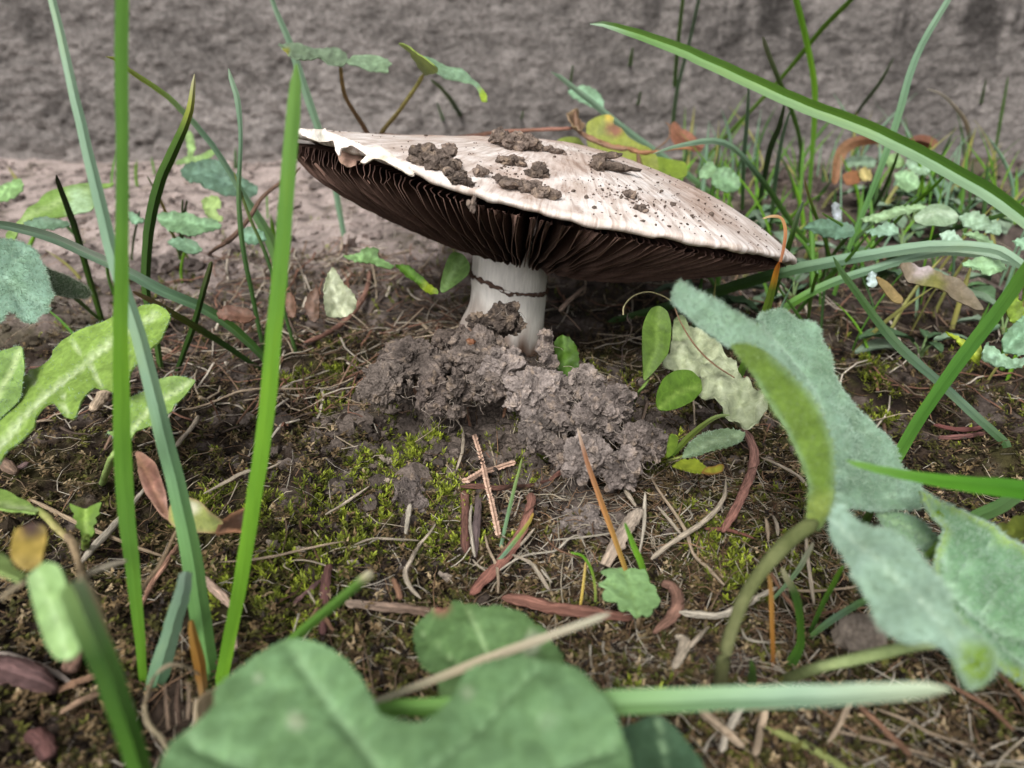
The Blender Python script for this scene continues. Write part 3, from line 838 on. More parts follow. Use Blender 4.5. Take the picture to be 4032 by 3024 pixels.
def blade(pts, d_tip, cols, label=None, d_base=None, fold=0.35, roll=0.15, d_mid=None, n=34, mb=None, name='grass_blade', cat='grass blade', group=BLADES, half2=None, mat=None, sink=0.12):
    """pts run tip -> base as (frame x, frame y, width in frame units)"""
    pts = np.array([tuple(p) for p in pts], float)
    if d_base is None: d_base = GD(pts[-1])
    L = np.concatenate([[0], np.cumsum(np.hypot(*np.diff(pts[:, :2], axis=0).T))]); L /= L[-1]
    ds = np.interp(L, [0, 1], [d_tip, d_base]) if d_mid is None else np.interp(L, [0, 0.5, 1], [d_tip, d_mid, d_base])
    sm = spline(np.column_stack([pts[:, 0], pts[:, 1], ds, pts[:, 2]]), n)
    C = np.array([P(q[:2], q[2]) for q in sm]); hw = np.maximum(sm[:, 3], 0.3) * sm[:, 2] / FQ * 0.5
    hw[0] *= 0.35
    r_ = np.random.RandomState(int(abs(pts[0, 0]) * 13 + abs(pts[0, 1])) % 9999); tt_ = np.linspace(0, 1, n)
    hw = hw * (1 + 0.05 * np.sin(tt_ * r_.uniform(8, 16) + r_.uniform(0, 6)) * r_.uniform(0.3, 1) + 0.015 * r_.randn(n))
    jit = np.convolve(r_.randn(n + 4), np.ones(5) / 5, 'valid')[:n, None] * hw.max() * 0.10
    C[-1, 2] -= sink
    T = norm(np.gradient(C, axis=0)); V = norm(C - CAM)
    C = C + norm(np.cross(T, V)) * jit
    A = norm(np.cross(T, V)); N = np.cross(A, T)
    A2 = A * math.cos(roll) + N * math.sin(roll); N2 = np.cross(A2, T)
    s = np.linspace(0, 1, n)
    Lc = np.concatenate([[0], np.cumsum(np.linalg.norm(np.diff(C, axis=0), axis=1))])
    mb2 = mb or MB()
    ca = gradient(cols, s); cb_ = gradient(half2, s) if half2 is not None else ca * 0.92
    for x, cc in ((np.array([-1, -0.55, 0.0]), ca), (np.array([0.0, 0.55, 1.0]), cb_)):
        prof = fold * (np.abs(x) ** 0.85)                      # a keel along the middle, two flat halves
        front = C[:, None] + A2[:, None] * (hw[:, None] * x)[..., None] + N2[:, None] * (hw[:, None] * prof)[..., None]
        back = front + N2[:, None] * (np.minimum(hw[:, None], 0.06) * np.array([0.0, 0.14, 0.0]))[..., None]
        c = np.repeat(cc[:, None], 3, 1)
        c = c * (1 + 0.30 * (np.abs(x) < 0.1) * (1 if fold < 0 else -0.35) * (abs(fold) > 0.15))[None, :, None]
        st = np.stack([np.tile(x, n) * 0.5 + (pts[0, 0] % 37), np.repeat(Lc, 3), np.full(n * 3, pts[0, 1] % 91)], 1)
        gf = grid_faces(n, 3)
        mb2.add(front.reshape(-1, 3), [gf], c.reshape(-1, 3), st); mb2.add(back.reshape(-1, 3), [gf[:, ::-1]], c.reshape(-1, 3), st)
    if mb is not None: return mb
    o = mb2.build(name, mat or GRASS, base=C[-1])
    return tag(o, label, cat, group)

def stick(pts, label, tint, tint2=None, name='twig', cat='twig', group=None, lift=0.19, ns=9, wob=0.22, flat=0.8, d=None, mat=None, n=None, seed=None, parent=None, pbase=None, ridges=0):
    """a twig, straw or stalk along frame points (x, y, width[, lift]); lies on the ground unless depths d are given"""
    pts = [tuple(p) for p in pts]
    P3 = []; R = []
    for i, p in enumerate(pts):
        if d is None:
            dg = GD(p); r = p[2] * dg / FQ * 0.5
            P3.append(ground_pt(p, r * 0.6 + (p[3] if len(p) > 3 else lift)))
        else:
            dg = d[i] if d[i] is not None else GD(p); r = p[2] * dg / FQ * 0.5
            P3.append(P(p, dg))
        R.append(r * (1.2 if d is None and cat == 'twig' else 1.0))
    n = n or max(14, 8 * len(pts))
    sm = spline(np.column_stack([np.array(P3), R]), n)
    sd = seed if seed is not None else int(pts[0][0] * 7 + pts[0][1]) % 97
    rad = sm[:, 3].copy()
    e_ = np.minimum(np.arange(n), np.arange(n)[::-1]); rad = rad * np.clip(0.45 + 0.28 * e_, 0, 1) if cat in ('straw', 'root', 'twig') else rad
    rad = np.maximum(rad, 0.002)
    mb = add_tube(MB(), sm[:, :3], rad, ns, tint, wob, tint2, flat, sd)
    o = mb.build(name, mat or WOOD, parent, base=pbase if pbase is not None else sm[len(sm) // 2, :3])
    if parent is None: tag(o, label, cat, group)
    return o

def inside(pts, poly):
    x, y = pts[:, 0], pts[:, 1]; r = np.zeros(len(pts), bool); k = len(poly)
    for i in range(k):
        x1, y1 = poly[i]; x2, y2 = poly[(i + 1) % k]
        c = ((y1 > y) != (y2 > y)) & (x < (x2 - x1) * (y - y1) / (y2 - y1 + 1e-12) + x1)
        r ^= c
    return r

def seg_dist(p, line):
    best = np.full(len(p), 1e9)
    for a, b in zip(line[:-1], line[1:]):
        a = np.asarray(a[:2], float); b = np.asarray(b[:2], float); ab = b - a
        t = np.clip(((p - a) @ ab) / (ab @ ab + 1e-9), 0, 1)
        best = np.minimum(best, np.linalg.norm(p - (a + t[:, None] * ab), axis=1))
    return best

def leaf_mesh(mb, poly, depth, col, res=14, veins=(), vein_col=None, vein_w=5, bumps=0.03, bscale=0.6, th=0.025, zones=(), smooth=True, alb=0.8, tooth=0, fuzz=0, fuzz_len=0.05, seed=1, fuzz_col=(146, 170, 152), edge_col=None, under=None, curl=0.0, grain=0.12, furrow=0.018):
    """a leaf blade inside a frame outline; depth is [(x, y, forward distance), ...] or ('plane', x, y, d, normal)"""
    r_ = np.random.RandomState(seed)
    poly = np.array([p[:2] for p in poly], float)
    if smooth:
        closed = np.vstack([poly, poly[:1]])
        per = np.sum(np.hypot(*np.diff(closed, axis=0).T)); n = max(24, int(per / (res * 0.55)))
        q = np.vstack([poly[-1:], poly, poly[:2]]); out = []
        for i in range(len(poly)):
            a, b, c, d = q[i], q[i + 1], q[i + 2], q[i + 3]
            for t in np.linspace(0, 1, 10, endpoint=False):
                out.append(0.5 * (2 * b + (c - a) * t * 0.8 + (2 * a - 5 * b + 4 * c - d) * t * t * 0.8 + (3 * b - a - 3 * c + d) * t ** 3 * 0.8) if False else
                           b + (c - a) * 0.35 * (t - 2 * t * t + t ** 3) + (c - b) * (3 * t * t - 2 * t ** 3) + (d - b) * 0.35 * (t ** 3 - t * t))
        out = np.array(out + [out[0]])
        L = np.concatenate([[0], np.cumsum(np.hypot(*np.diff(out, axis=0).T) + 1e-9)])
        s = np.linspace(0, L[-1], n, endpoint=False)
        edge = np.stack([np.interp(s, L, out[:, k]) for k in (0, 1)], 1)
        if tooth:
            tn = np.roll(edge, -1, 0) - np.roll(edge, 1, 0); nr = norm(np.stack([tn[:, 1], -tn[:, 0]], 1))
            edge = edge + nr * (tooth * np.where(np.arange(n) % 3 == 0, 1.0, -0.35) * r_.uniform(0.5, 1.2, n))[:, None]
    else: edge = poly
    ne = len(edge)
    lo, hi = edge.min(0), edge.max(0)
    gx_, gy_ = np.meshgrid(np.arange(lo[0], hi[0], res), np.arange(lo[1], hi[1], res)); gx_ = gx_ + (np.arange(gx_.shape[0])[:, None] % 2) * res * 0.5
    ip = np.stack([gx_.ravel(), gy_.ravel()], 1) + r_.uniform(-0.18, 0.18, (gx_.size, 2)) * res
    ip = ip[inside(ip, edge)]
    if len(ip): ip = ip[seg_dist(ip, np.vstack([edge, edge[:1]])) > res * 0.38]
    allp = np.vstack([edge, ip])
    res_ = geometry.delaunay_2d_cdt([Vector(p) for p in allp], [(i, (i + 1) % ne) for i in range(ne)], [], 1, 1e-4)
    vv = np.array([v[:] for v in res_[0]]); tri = np.array([f for f in res_[2] if len(f) == 3])
    if isinstance(depth, tuple) and depth[0] == 'plane':
        _, px, py, pd, nrm = depth; nrm = norm(np.array(nrm, float)); p0 = P((px, py), pd)
        R = np.array([ray(a, b) for a, b in vv]); den = R @ nrm
        ds = ((p0 - CAM) @ nrm) / np.where(np.abs(den) < 1e-3, 1e-3, den)
        ds = np.clip(ds, pd * 0.75, pd * 1.3)
    else:
        dc = np.array([(a, b, (c if c is not None else GD((a, b)))) for a, b, c in depth], float)
        if len(dc) >= 3:
            M = np.column_stack([dc[:, :2], np.ones(len(dc))]); sol = np.linalg.lstsq(M, dc[:, 2], rcond=None)[0]
            base = np.column_stack([vv, np.ones(len(vv))]) @ sol; resid = dc[:, 2] - M @ sol
        else:
            base = np.full(len(vv), dc[:, 2].mean()); resid = dc[:, 2] - dc[:, 2].mean()
        w = 1.0 / (np.sum((vv[:, None] - dc[None, :, :2]) ** 2, -1) + 200.0); ds = base + (w @ resid) / w.sum(1)
    V3 = CAM + np.array([ray(a, b) for a, b in vv]) * ds[:, None]
    def vnorm(V):
        fn = np.cross(V[tri[:, 1]] - V[tri[:, 0]], V[tri[:, 2]] - V[tri[:, 0]]); N = np.zeros_like(V)
        for k in range(3): np.add.at(N, tri[:, k], fn)
        return norm(N)
    N = vnorm(V3); flip = np.sum(N * (CAM - V3), 1).mean() < 0
    if flip: tri = tri[:, ::-1]; N = -N
    de = seg_dist(vv, np.vstack([edge, edge[:1]]))
    vd = np.full(len(vv), 1e9)
    for k, vline in enumerate(veins): vd = np.minimum(vd, seg_dist(vv, vline) * (1.0 if k == 0 else 2.4))
    h = bumps * fbm(V3 * (1.0 / bscale) + seed, 3)
    if len(veins): h = h - furrow * np.exp(-(vd / (vein_w * 1.8)) ** 2) + furrow * 0.7 * np.clip(vd / (vein_w * 8), 0, 1)
    h = h - curl * np.exp(-de / (res * 1.2))
    V3 = V3 + N * h[:, None]; N = vnorm(V3)
    c = np.tile(lin(col) * np.array([alb, alb, alb * (0.93 if alb < 1 else 1.0)]), (len(vv), 1)) * (1 + grain * fbm(V3 * 6 + seed, 3))[:, None]
    if vein_col is not None and len(veins):
        k = np.exp(-(vd / vein_w) ** 2)[:, None] * 0.85; c = c * (1 - k) + lin(vein_col) * k
    if edge_col is not None:
        k = np.exp(-(de / (res * 0.7)) ** 2)[:, None] * 0.7; c = c * (1 - k) + lin(edge_col) * k
    for (zx, zy, zr, zc) in zones:
        dd = np.hypot(vv[:, 0] - zx, vv[:, 1] - zy) / zr + 0.25 * fbm(V3 * 5 + seed, 3)
        k = np.clip(1.6 - 1.6 * dd, 0, 1)[:, None]; c = c * (1 - k) + lin(zc) * k
    nv = len(vv)
    Bk = V3 - N * th
    cb = c if under is None else np.tile(lin(under), (nv, 1))
    e = np.sort(np.concatenate([tri[:, [0, 1]], tri[:, [1, 2]], tri[:, [2, 0]]]), axis=1)
    dire = np.concatenate([tri[:, [0, 1]], tri[:, [1, 2]], tri[:, [2, 0]]])
    key = e[:, 0] * nv + e[:, 1]; u, first, cnt = np.unique(key, return_index=True, return_counts=True)
    be = dire[first[cnt == 1]]
    side = np.stack([be[:, 1], be[:, 0], be[:, 0] + nv, be[:, 1] + nv], 1)
    st = np.concatenate([vv, vv]) / 40.0
    mb.add(np.concatenate([V3, Bk]), [tri, tri[:, ::-1] + nv], np.concatenate([c, cb]), np.column_stack([st, np.zeros(2 * nv)]))
    mb.add(np.concatenate([V3, Bk])[side.ravel()], [np.arange(side.size).reshape(-1, 4)], np.concatenate([c, cb])[side.ravel()])
    if fuzz:                                    # short felt hairs on the blade and along its margin
        ti = r_.randint(0, len(tri), fuzz); ww = r_.dirichlet((1, 1, 1), fuzz)
        pp = np.einsum('ij,ijk->ik', ww, V3[tri[ti]]); nn = np.einsum('ij,ijk->ik', ww, N[tri[ti]])
        m2 = fuzz // 2; bi = be[r_.randint(0, len(be), m2)]; t = r_.rand(m2, 1)
        pb = V3[bi[:, 0]] * (1 - t) + V3[bi[:, 1]] * t
        out = norm(np.cross(V3[bi[:, 1]] - V3[bi[:, 0]], N[bi[:, 0]]))
        pp = np.concatenate([pp, pb]); nn = np.concatenate([nn, out + 0.3 * N[bi[:, 0]]])
        d = norm(nn + 0.55 * r_.randn(len(nn), 3)); L = fuzz_len * r_.uniform(0.5, 1.2, (len(pp), 1))
        s_ = norm(np.cross(d, pp - CAM)) * 0.0035
        hv = np.stack([pp - s_, pp + s_, pp + d * L], 1).reshape(-1, 3)
        mb.add(hv, [np.arange(len(hv)).reshape(-1, 3)], lin(fuzz_col))
    return V3

def oval(cx, cy, rx, ry, rot=0.0, point=0.25, n=22, lobes=0, lobe_amp=0.0):
    t = np.linspace(0, 2 * np.pi, n, endpoint=False)
    r = 1 + point * np.clip(np.cos(t), 0, 1) ** 6 + lobe_amp * np.cos(lobes * t)
    x = rx * r * np.cos(t); y = ry * r * np.sin(t) * (1 - 0.18 * np.cos(t))
    return [(cx + a * math.cos(rot) - b * math.sin(rot), cy + a * math.sin(rot) + b * math.cos(rot)) for a, b in zip(x, y)]

def lone_leaf(name, poly, depth, col, label, cat='leaf', group=None, mat=None, **kw):
    if 'veins' not in kw and cat == 'leaf':
        a = np.array([p[:2] for p in poly]); m = a.mean(0); w_, v_ = np.linalg.eigh(np.cov((a - m).T)); ax = v_[:, 1] * np.sqrt(w_[1]) * 1.35
        bow = v_[:, 0] * np.sqrt(w_[0]) * 0.25
        sd_ = v_[:, 0] * np.sqrt(w_[0])
        kw['veins'] = [[m - ax, m + bow, m + ax]] + [[m + ax * t, m + ax * (t + 0.35) + sd_ * u] for t in (-0.6, -0.1, 0.35) for u in (-1.1, 1.1)]
        kw['vein_col'] = tuple(np.clip(np.array(col) * 1.12 + 14, 0, 255)); kw['vein_w'] = 3; kw['furrow'] = 0.05
        kw['tooth'] = kw.get('tooth', 1.5); kw['grain'] = 0.3; kw['bumps'] = max(kw.get('bumps', 0), 0.07); kw['bscale'] = kw.get('bscale', 0.5)
    mb = MB(); V = leaf_mesh(mb, poly, depth, col, **kw)
    o = mb.build(name, mat or LEAF, base=V[np.argmin(V[:, 2])])
    return tag(o, label, cat, group)

def leaf_part(parent, poly, depth, col, mat=None, label=None, name='leaf', **kw):
    mb = MB()
    polys = poly if isinstance(poly[0][0], (list, tuple)) and isinstance(poly, tuple) else None
    leaf_mesh(mb, poly, depth, col, **kw)
    o = mb.build(name, mat or LEAF, parent, base_of(parent))
    if label: o['label'] = label
    return o
# ------------------------------------------------------------------ grass: each blade traced tip -> base
G = dict(mid=(98, 146, 58), bright=(112, 162, 46), blue=(130, 164, 134), dark=(60, 92, 42), pale=(158, 186, 158), yel=(176, 178, 84), straw=(178, 166, 138), tan=(190, 176, 150), lblue=(150, 180, 152))
def grad(*names):
    cs = [G[x] if isinstance(x, str) else x for x in names]
    return [(i / max(1, len(cs) - 1), c) for i, c in enumerate(cs)]

blade([(266, -260, 14), (264, -60, 24), (262, 120, 26), (264, 400, 26), (262, 700, 30), (268, 1000, 34), (285, 1200, 28), (300, 1350, 22), (310, 1490, 15)], 6.3, grad('mid', 'mid', 'mid', 'bright', 'mid', 'bright'), 'tall upright blurred green grass blade crossing the whole height at left', fold=0.05, half2=grad('mid', 'mid', 'mid', 'bright', 'mid', 'bright'))
blade([(70, -200, 10), (115, 0, 17), (150, 150, 20), (195, 340, 24), (245, 550, 28), (300, 720, 30), (345, 900, 36), (385, 1060, 40), (420, 1230, 46), (450, 1430, 46), (462, 1500, 34)], 8.6, grad('lblue', 'lblue', 'blue', 'blue', (112, 158, 92), (108, 156, 80)), 'wide pale blue-green blade leaning left behind the tall upright one', roll=0.3)
blade([(641, 138, 14), (637, 215, 27), (622, 400, 33), (609, 540, 34), (594, 700, 34), (575, 900, 33), (545, 1100, 32), (515, 1280, 30), (484, 1440, 28), (474, 1500, 22)], 7.0, grad((120, 162, 78), 'mid', 'bright', 'bright', 'bright'), 'bright green blade standing just left of the cap with its tip above the rim', fold=0.05, half2=grad((114, 154, 72), 'mid', 'bright', 'bright', 'bright'))
blade([(560, -120, 6), (588, 0, 10), (625, 90, 14), (655, 180, 17), (690, 285, 16), (720, 390, 14), (745, 520, 10)], 20.0, grad('pale', 'lblue', 'blue', 'blue'), 'pale thin blade rising from behind the left rim of the cap')
blade([(421, 160, 5), (418, 190, 10), (409, 245, 16), (375, 325, 21), (345, 395, 22), (325, 480, 22), (316, 570, 20), (318, 640, 17), (335, 720, 14), (349, 805, 12)], 13.2, [(0, (214, 208, 170)), (0.10, (168, 176, 84)), (0.2, (86, 118, 48)), (0.5, (66, 98, 44)), (1, (74, 104, 46))], 'dark green blade with a whitish yellow tip left of the cap', fold=0.6)
blade([(494, 148, 5), (500, 172, 9), (513, 215, 12), (520, 300, 9), (516, 420, 10), (526, 540, 11), (548, 650, 9), (570, 760, 8)], 14.5, grad('pale', 'blue', (92, 126, 78), 'dark', 'dark'), 'slender kinked blade with a pale flat tip left of the cap')
blade([(228, 121, 3), (246, 125, 8), (290, 160, 11), (380, 225, 12), (470, 330, 13), (530, 430, 17), (575, 500, 22), (602, 565, 24), (616, 640, 20)], 15.0, grad('yel', (142, 168, 74), 'blue', 'blue', (118, 158, 96), (118, 158, 86)), 'long light blade falling from upper left towards the cap rim')
blade([(-130, 478, 6), (0, 486, 17), (100, 510, 22), (180, 545, 23), (260, 580, 24), (350, 628, 24), (430, 662, 22), (500, 707, 20), (560, 762, 16), (590, 800, 11)], 10.5, grad('lblue', 'lblue', 'lblue', 'blue', (96, 130, 84), 'dark'), 'long grazed pale blade slanting down from the left edge', half2=grad('pale', 'pale', (196, 208, 190), 'blue', 'dark', 'dark'), fold=-0.4)
blade([(286, 630, 6), (330, 651, 12), (400, 692, 15), (470, 735, 13), (565, 798, 9)], 12.4, grad((178, 150, 110), (110, 120, 56), 'dark', 'dark'), 'short dark blade with a dry tip under the long grazed one')
blade([(121, 378, 4), (126, 395, 9), (140, 430, 11), (165, 500, 13), (190, 590, 13), (222, 697, 11)], 14.5, grad((60, 66, 40), 'dark', (82, 118, 48), (82, 118, 48)), 'dark narrow blade with a blackish tip far left', fold=0.6)
blade([(457, 565, 9), (445, 612, 12), (420, 700, 13), (380, 812, 11)], 13.0, grad((120, 128, 84), 'dark', (74, 108, 48), 'dark'), 'short dark cut blade leaning right between the left blades', fold=0.6)
blade([(95, 578, 8), (150, 632, 9), (218, 692, 6)], 13.6, grad('bright', 'mid', 'mid'), 'short light blade beside the felty leaf at the left edge')
blade([(505, 372, 4), (540, 470, 7), (580, 565, 8), (640, 762, 7)], 15.5, grad((120, 130, 70), 'dark', 'dark'), 'thin dark blade slanting down behind the bright blade by the cap')
blade([(804, 1236, 13), (792, 1247, 20), (760, 1275, 21), (690, 1332, 22), (630, 1385, 22), (590, 1425, 20), (520, 1500, 16)], 6.0, [(0, (212, 204, 180)), (0.06, (196, 190, 150)), (0.10, (100, 140, 62)), (1, (84, 130, 44))], 'clipped blade stub with a whitish cut end above the foreground leaf', fold=0.5)
blade([(2056, 1489, 10), (2020, 1491, 30), (1950, 1497, 42), (1700, 1510, 52), (1350, 1522, 58), (1000, 1532, 46), (830, 1538, 40), (640, 1600, 34), (500, 1760, 24)], 4.5, grad((196, 206, 176), 'lblue', (132, 172, 112), (118, 164, 82), 'mid', 'mid'), 'wide blurred pale blade lying level across the bottom right', d_base=5.6, roll=0.5)
blade([(1318, 1326, 9), (1290, 1337, 14), (1100, 1405, 19), (950, 1464, 17), (810, 1517, 14), (640, 1590, 12), (500, 1670, 10)], 5.4, grad((186, 182, 160), 'tan', (168, 164, 138), 'straw'), 'grey dry straw crossing over the foreground leaves', name='dry_grass_blade', fold=0.2, d_base=6.3)
blade([(150, 1262, 44), (165, 1290, 54), (215, 1400, 56), (262, 1520, 54), (300, 1640, 46), (330, 1760, 40)], 4.6, grad((128, 158, 98), 'dark', (72, 112, 40), (82, 126, 46)), 'broad dark cut blade leaning at the bottom left corner', d_base=5.3, half2=grad((170, 190, 150), (116, 160, 84), (90, 140, 60), 'mid'), fold=0.7)
blade([(172, 1240, 14), (195, 1290, 26), (228, 1380, 26), (262, 1480, 22), (300, 1620, 16)], 4.9, grad((190, 178, 150), (168, 150, 116), (196, 140, 70), (120, 120, 60)), 'brown dying blade pressed against the broad cut one', d_base=5.6, name='dry_grass_blade')
blade([(404, 1235, 26), (392, 1290, 32), (372, 1360, 38), (345, 1450, 42), (330, 1500, 34)], 7.2, grad((150, 176, 156), 'blue', 'blue', (108, 150, 108)), 'short wide bluish blade standing between the two tall left blades')
blade([(412, 1340, 10), (422, 1390, 22), (434, 1450, 24), (440, 1508, 18)], 7.3, grad((184, 142, 76), (176, 132, 66), (164, 116, 56), (170, 140, 96)), 'short orange dying blade at the foot of the pale wide blade', name='dry_grass_blade')
# right foreground
blade([(1274, 51, 3), (1300, 50, 10), (1350, 62, 17), (1450, 97, 24), (1600, 165, 30), (1750, 231, 32), (1900, 287, 34), (2050, 367, 34), (2130, 411, 34), (2212, 470, 31), (2360, 600, 27), (2480, 760, 22), (2560, 960, 16)], 9.6, [(0, (170, 196, 170)), (0.06, (96, 138, 66)), (0.25, (122, 156, 104)), (0.6, (140, 170, 136)), (1, (122, 156, 80))], 'long bright folded blade sweeping over the cap from the right', d_base=9.5, half2=[(0, (170, 196, 170)), (0.03, (112, 152, 72)), (0.3, (92, 134, 52)), (1, (88, 130, 52))], fold=-0.45, roll=-0.1, n=60)
blade([(2330, 690, 10), (2193, 563, 20), (2116, 533, 22), (1979, 536, 23), (1775, 570, 24), (1661, 597, 25), (1534, 634, 24), (1420, 668, 18), (1306, 698, 12)], 13.5, grad('mid', 'lblue', 'lblue', 'blue', 'dark', 'dark', 'dark'), 'upper of two long arching bluish blades right of the cap', n=50)
blade([(2330, 640, 8), (2207, 574, 14), (2070, 545, 16), (1979, 555, 18), (1798, 611, 19), (1684, 674, 16), (1600, 740, 12)], 14.2, grad('pale', 'pale', 'lblue', 'blue', 'mid', 'dark'), 'lower of two long arching bluish blades right of the cap', n=46)
blade([(2330, 420, 18), (2212, 592, 28), (2150, 682, 28), (2080, 772, 28), (2000, 884, 26), (1950, 968, 24), (1900, 1060, 18)], 8.4, grad('mid', 'mid', (88, 140, 60), (88, 140, 56), 'mid'), 'straight green blade slanting down behind the felty leaf at right', fold=0.3)
blade([(1800, 555, 6), (1837, 612, 14), (1932, 736, 19), (2035, 830, 19), (2185, 968, 17)], 15.0, grad('dark', 'dark', (84, 112, 84), (96, 124, 100), 'dark'), 'dark bluish blade slanting down to the right edge')
blade([(1827, 994, 4), (1860, 1004, 14), (1960, 1026, 22), (2080, 1042, 32), (2212, 1056, 42), (2400, 1090, 40), (2560, 1250, 30)], 6.6, grad((124, 170, 82), (88, 146, 40), (70, 128, 32), (70, 128, 32), 'mid'), 'deep green blade pointing left over the felty leaf', d_base=7.6)
blade([(2330, 980, 18), (2180, 1082, 28), (2094, 1128, 28), (1990, 1200, 18)], 8.0, grad('lblue', (134, 174, 116), (116, 162, 92), 'mid'), 'light blade behind the lower felty leaf at the right edge')
blade([(1735, 434, 4), (1722, 470, 10), (1707, 522, 12), (1690, 580, 10), (1668, 660, 8)], 14.5, grad('lblue', 'mid', 'mid', 'dark'), 'short light blade rising past the right tip of the cap')
blade([(1684, 566, 7), (1677, 592, 12), (1657, 665, 17), (1620, 760, 17), (1590, 830, 17), (1562, 902, 13)], 11.6, [(0, (150, 80, 30)), (0.1, (176, 128, 44)), (0.18, (86, 108, 36)), (0.6, (84, 118, 40)), (1, (74, 110, 42))], 'dark blade with an orange tip hanging at the right tip of the cap', fold=0.6)
# lower centre
blade([(1128, 989, 3), (1105, 1080, 8), (1080, 1190, 7)], 9.9, grad((140, 160, 90), (112, 146, 100), 'blue'), 'thin bluish blade standing in front of the dark hollow')
blade([(1152, 1108, 4), (1138, 1135, 8), (1100, 1185, 9), (1058, 1232, 6)], 9.4, grad((212, 170, 90), (150, 168, 84), 'blue', 'blue'), 'small bluish blade with yellow tip lying along the reddish twig')
blade([(1247, 924, 3), (1262, 975, 9), (1280, 1032, 11), (1320, 1142, 12), (1355, 1242, 10), (1369, 1312, 7)], 9.6, [(0, (196, 176, 158)), (0.15, (150, 104, 76)), (0.5, (172, 122, 66)), (0.8, (178, 142, 66)), (1, (170, 104, 50))], 'thin orange blade curving up in front of the earth heap', name='dry_grass_blade')
blade([(1350, 1129, 6), (1366, 1172, 12), (1388, 1225, 14), (1400, 1275, 14), (1385, 1340, 11)], 8.6, grad('mid', 'bright', (74, 108, 40), (92, 116, 44)), 'short green blade standing over the small scalloped leaf')
blade([(1265, 1214, 4), (1260, 1265, 6), (1249, 1340, 5)], 8.9, grad((206, 180, 110), (206, 180, 90), (206, 170, 80)), 'tiny yellow dry blade left of the small scalloped leaf', name='dry_grass_blade')
blade([(1232, 1193, 4), (1262, 1204, 6), (1283, 1250, 6), (1288, 1325, 6)], 8.9, grad('bright', 'bright', (168, 178, 92), 'mid'), 'hair-thin bent green blade left of the small scalloped leaf')
blade([(1689, 1226, 6), (1700, 1250, 14), (1721, 1293, 17), (1731, 1380, 16), (1712, 1430, 22), (1690, 1458, 16)], 7.4, grad((190, 184, 150), 'dark', (70, 108, 36), (72, 112, 40), 'dark'), 'dark cut blade in the small grass tuft below the felty leaf')
blade([(1822, 1222, 7), (1800, 1262, 11), (1775, 1310, 10), (1745, 1378, 8)], 7.8, grad('bright', 'mid', 'dark'), 'narrow green blade of the small tuft leaning right')
blade([(1890, 1290, 8), (1851, 1307, 14), (1790, 1345, 14), (1735, 1390, 9)], 7.8, grad('mid', 'blue', 'mid'), 'low bluish blade of the small tuft reaching right under the felty leaf')
blade([(1658, 1235, 5), (1664, 1258, 9), (1668, 1340, 10), (1671, 1462, 8)], 7.6, grad((180, 142, 90), (178, 130, 66), (160, 112, 52), (90, 60, 40)), 'upright orange dry blade beside the hairy stalk', name='dry_grass_blade')
blade([(1757, 1172, 5), (1745, 1195, 11), (1718, 1240, 10), (1660, 1305, 6)], 8.2, grad((214, 208, 184), (150, 184, 140), (140, 178, 130)), 'pale blade with whitish tip behind the hairy stalk')
blade([(1622, 1424, 4), (1626, 1455, 16), (1622, 1490, 18)], 6.9, grad('mid', 'dark', 'dark'), 'stubby green shoot between the two hairy stalks')
blade([(1888, 1090, 14), (1870, 1130, 16), (1858, 1170, 12)], 8.4, grad('bright', 'mid', 'dark'), 'short blade piece showing below the felty leaf')
